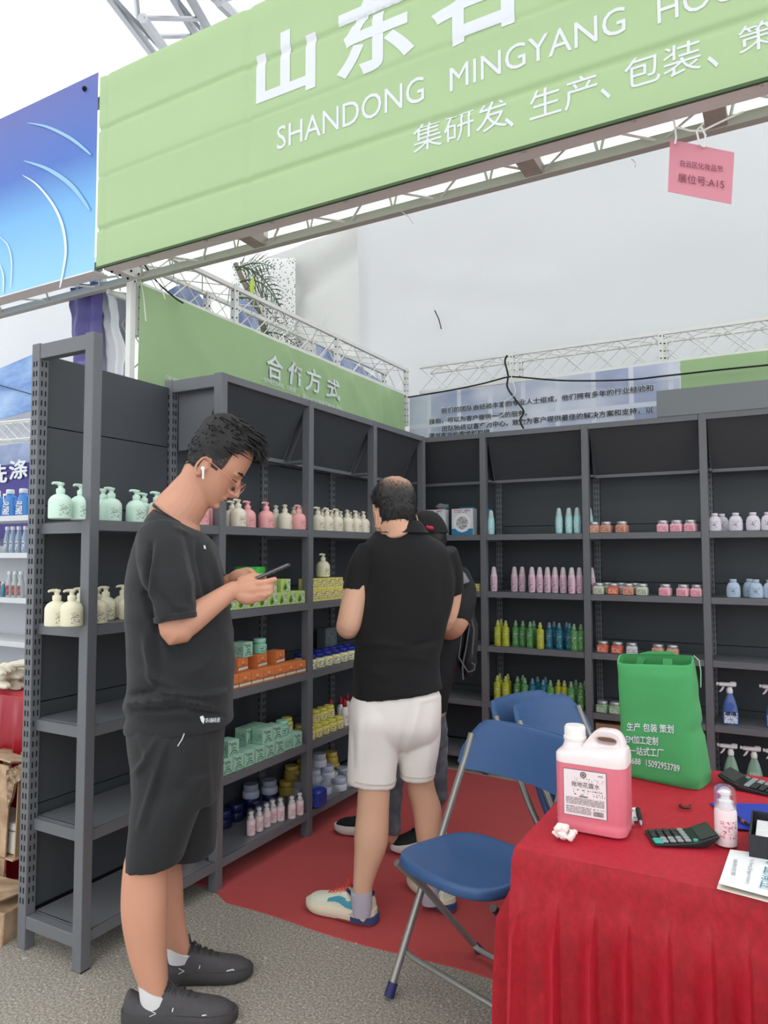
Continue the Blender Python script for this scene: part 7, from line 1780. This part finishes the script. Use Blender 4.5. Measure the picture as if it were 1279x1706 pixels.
gl_.v = [(x, y, max(z, zt + .001)) for x, y, z in gl_.v]; gl_ = remesh(gl_, .006, 1)
tag(gl_.build('cotton_gloves', knit, smooth=True), 'heap of cream knitted cotton gloves on the red side table', 'gloves')
m = MB(); c_ = onz(38, 1108, zt); cc = Vector((c_.x, tY + .30, zt)); m.ball(cc + Vector((0, 0, .11)), (.07, .06, .11), 14, 10); m.v = [tuple(Vector(v) + Vector((noise.noise(Vector(v) * 20), noise.noise(Vector(v) * 20 + Vector((5, 0, 0))), 0)) * .03) for v in m.v]; m.v = [(x, y, max(z, zt + .001)) for x, y, z in m.v]
tag(m.build('orange_bag', mat('orange red plastic bag', (232, 70, 44), .35, bump=.6, bscale=30), smooth=True), 'orange red plastic bag behind the gloves on the side table', 'bag')
# cardboard boxes
card_m = ramp_mat('battered cardboard', [(.35, (150, 122, 96)), (.55, (190, 160, 130)), (.75, (214, 186, 156))], 9, .85, 6, bump=.3)
pA = onz(36, 1560, 0)
bz1 = thing('cardboard_box', 'flattened cardboard box at the bottom beyond the end post', 'box', (pA.x - .15, pA.y + .12, 0))
RM = Matrix.Rotation(.22, 3, 'Z')
m = MB(); m.rbox((-.64, .035, .070), (.46, .22, .125), .004, RM @ Matrix.Rotation(.07, 3, 'Y')); m.build('carton_body', card_m, bz1)
m = MB(); m.box((-.62, -.005, .152), (.42, .20, .006), RM @ Matrix.Rotation(-.16, 3, 'X')); m.build('flap', card_m, bz1)
m = MB(); m.quad((-.55, -.055, .1625), (-.47, -.035, .1625), (-.50, .03, .154), (-.58, .01, .154)); m.build('carton_print', print_mat('carton stamp', (190, 160, 130), (110, 80, 66), .02, .5, 60, axis=1, big=True), bz1)
bz2 = thing('cardboard_box', 'tall opened cardboard box with torn flaps standing on the flattened one', 'box', (-.78, .26, .19))
zb = .185; bxm = mat('inner cardboard', (176, 148, 118), .85, 0, .12, 10)
for nm, c_, d_, R_2, mm in (('rear_wall', (-.80, .338, zb + .185), (.36, .006, .36), None, bxm), ('base_panel', (-.80, .25, zb + .004), (.36, .17, .006), None, card_m), ('side_wall', (-.975, .25, zb + .18), (.006, .17, .35), None, bxm),
                        ('side_wall', (-.625, .26, zb + .18), (.006, .16, .34), Matrix.Rotation(.04, 3, 'Y'), bxm), ('torn_flap', (-.80, .225, zb + .385), (.37, .17, .007), Matrix.Rotation(-.28, 3, 'X') @ Matrix.Rotation(.05, 3, 'Y'), card_m)):
    m = MB(); m.box(c_, d_, R_2); m.build(nm, mm, bz2)
m = MB(); q_ = [ony(*p_, .165) for p_ in ((-60, 1262), (14, 1276), (17, 1296), (4, 1486), (-60, 1500))]; m.loft([q_, [v + Vector((0, .006, 0)) for v in q_]]); m.build('front_flap', card_m, bz2)
m = MB(); q_ = [ony(*p_, .163) for p_ in ((10, 1284), (36, 1272), (37, 1290), (34, 1300), (24, 1306), (19, 1330), (12, 1345))]; m.loft([q_, [v + Vector((0, .012, 0)) for v in q_]]); m.build('torn_edge', ramp_mat('torn corrugated edge', [(.35, (84, 66, 50)), (.55, (160, 134, 108)), (.75, (206, 184, 156))], 50, .9, 6, bump=.6), bz2)
m = MB(); m.rbox((-.80, .255, zb + .055), (.30, .13, .09), .006); m.rbox((-.80, .255, zb + .118), (.30, .13, .03), .006); m.build('foam_insert', mat('off white foam', (222, 218, 212), .8, bump=.3), bz2)
# ------------------------------------------------------------------ palm and blue scraps behind the left truss
YP = 4.35; pm = thing('palm', 'palm with arching dark green fronds glimpsed over the left wall truss', 'palm', ony(430, 640, YP)); leafm = mat('dark palm leaf', (58, 78, 50), .6, 0, .2, 8); stm = mat('palm stem', (120, 112, 96), .8, 0, .15, 12)
m = MB(); m.tube([ony(440, 900, YP + .3), ony(470, 640, YP + .3), ony(430, 520, YP + .3), ony(392, 440, YP + .3)], [.05, .04, .035, .03], 8); m.build('trunk', stm, pm, smooth=True)
rp = random.Random(2)
for k, (a, b_, c_) in enumerate((((392, 445), (440, 440), (470, 520)), ((400, 470), (445, 450), (478, 540)), ((390, 500), (430, 480), (480, 560)), ((425, 560), (470, 540), (505, 590)), ((395, 450), (420, 430), (455, 445)), ((395, 480), (410, 520), (450, 560)), ((450, 600), (480, 560), (500, 610)))):
    A_, B_, C_ = [ony(x, y, YP + .05 * k - .1) for x, y in (a, b_, c_)]; P_ = [(A_ * (1 - t) ** 2 + B_ * 2 * t * (1 - t) + C_ * t * t) for t in [i / 14 for i in range(15)]]
    m = MB(); m.tube(P_, [.012 * (1 - i / 20) for i in range(15)], 5)
    for i in range(1, 15):
        t_ = (P_[i] - P_[i - 1]).normalized(); n_ = Vector((t_.z, 0, -t_.x))
        for s in (-1, 1):
            L_ = rp.uniform(.22, .34) * math.sin(math.pi * min(.95, i / 15 + .1)); e_ = P_[i] + (n_ * s * .7 + t_ * .7 + Vector((0, rp.uniform(-.3, .3), -.35))).normalized() * L_
            w_ = Vector((t_.x, 0, t_.z)) * .010; mid = P_[i].lerp(e_, .5) + Vector((0, 0, .02)); m.add([P_[i] - w_ * .4, P_[i] + w_ * .4, mid + w_, mid - w_, e_], [(0, 1, 2, 3), (3, 2, 4)])
    m.build('frond', leafm, pm)
m = MB(); P_ = ony(420, 478, YP - .2); m.ball(P_, (.03, .01, .11), 8, 6); m.build('lime_leaf', mat('lime leaf', (170, 196, 60), .6), pm, smooth=True)
ln = sheet('dotted_panel', ramp_mat('white dotted lattice', [(.26, (120, 122, 118)), (.32, (244, 244, 242))], 30, .6, wave=True), [ony(385, 640, 4.75), ony(492, 640, 4.75), ony(492, 430, 4.75), ony(385, 430, 4.75)], 4, 4, 0, 'white perforated panel behind the palm fronds', 'panel')
bs_m = ramp_mat('blue grey print scrap', [(.4, (112, 126, 170)), (.6, (160, 172, 206))], 5, .5)
for k, (top, lab) in enumerate((([(280, 484), (292, 477), (308, 474), (325, 484), (345, 510)], 'blue printed sheet peeping over green banner near its front corner'), ([(388, 512), (398, 498), (412, 502), (428, 520), (430, 545)], 'blue printed sheet peeping over the green banner below the palm'), ([(515, 580), (524, 574), (545, 582), (575, 596), (600, 612), (640, 640)], 'blue printed sheet peeping over green banner near the corner'))):
    m = MB(); V_ = []
    for x, y in top: p_ = onx(x, y, -.82); V_ += [p_, Vector((p_.x + .02, p_.y, .002)), Vector((p_.x + .026, p_.y, .002)), p_ + Vector((.006, 0, 0))]
    m.loft([V_[4 * i:4 * i + 4] for i in range(len(top))]); tag(m.build('printed_sheet', bs_m), lab, 'banner')
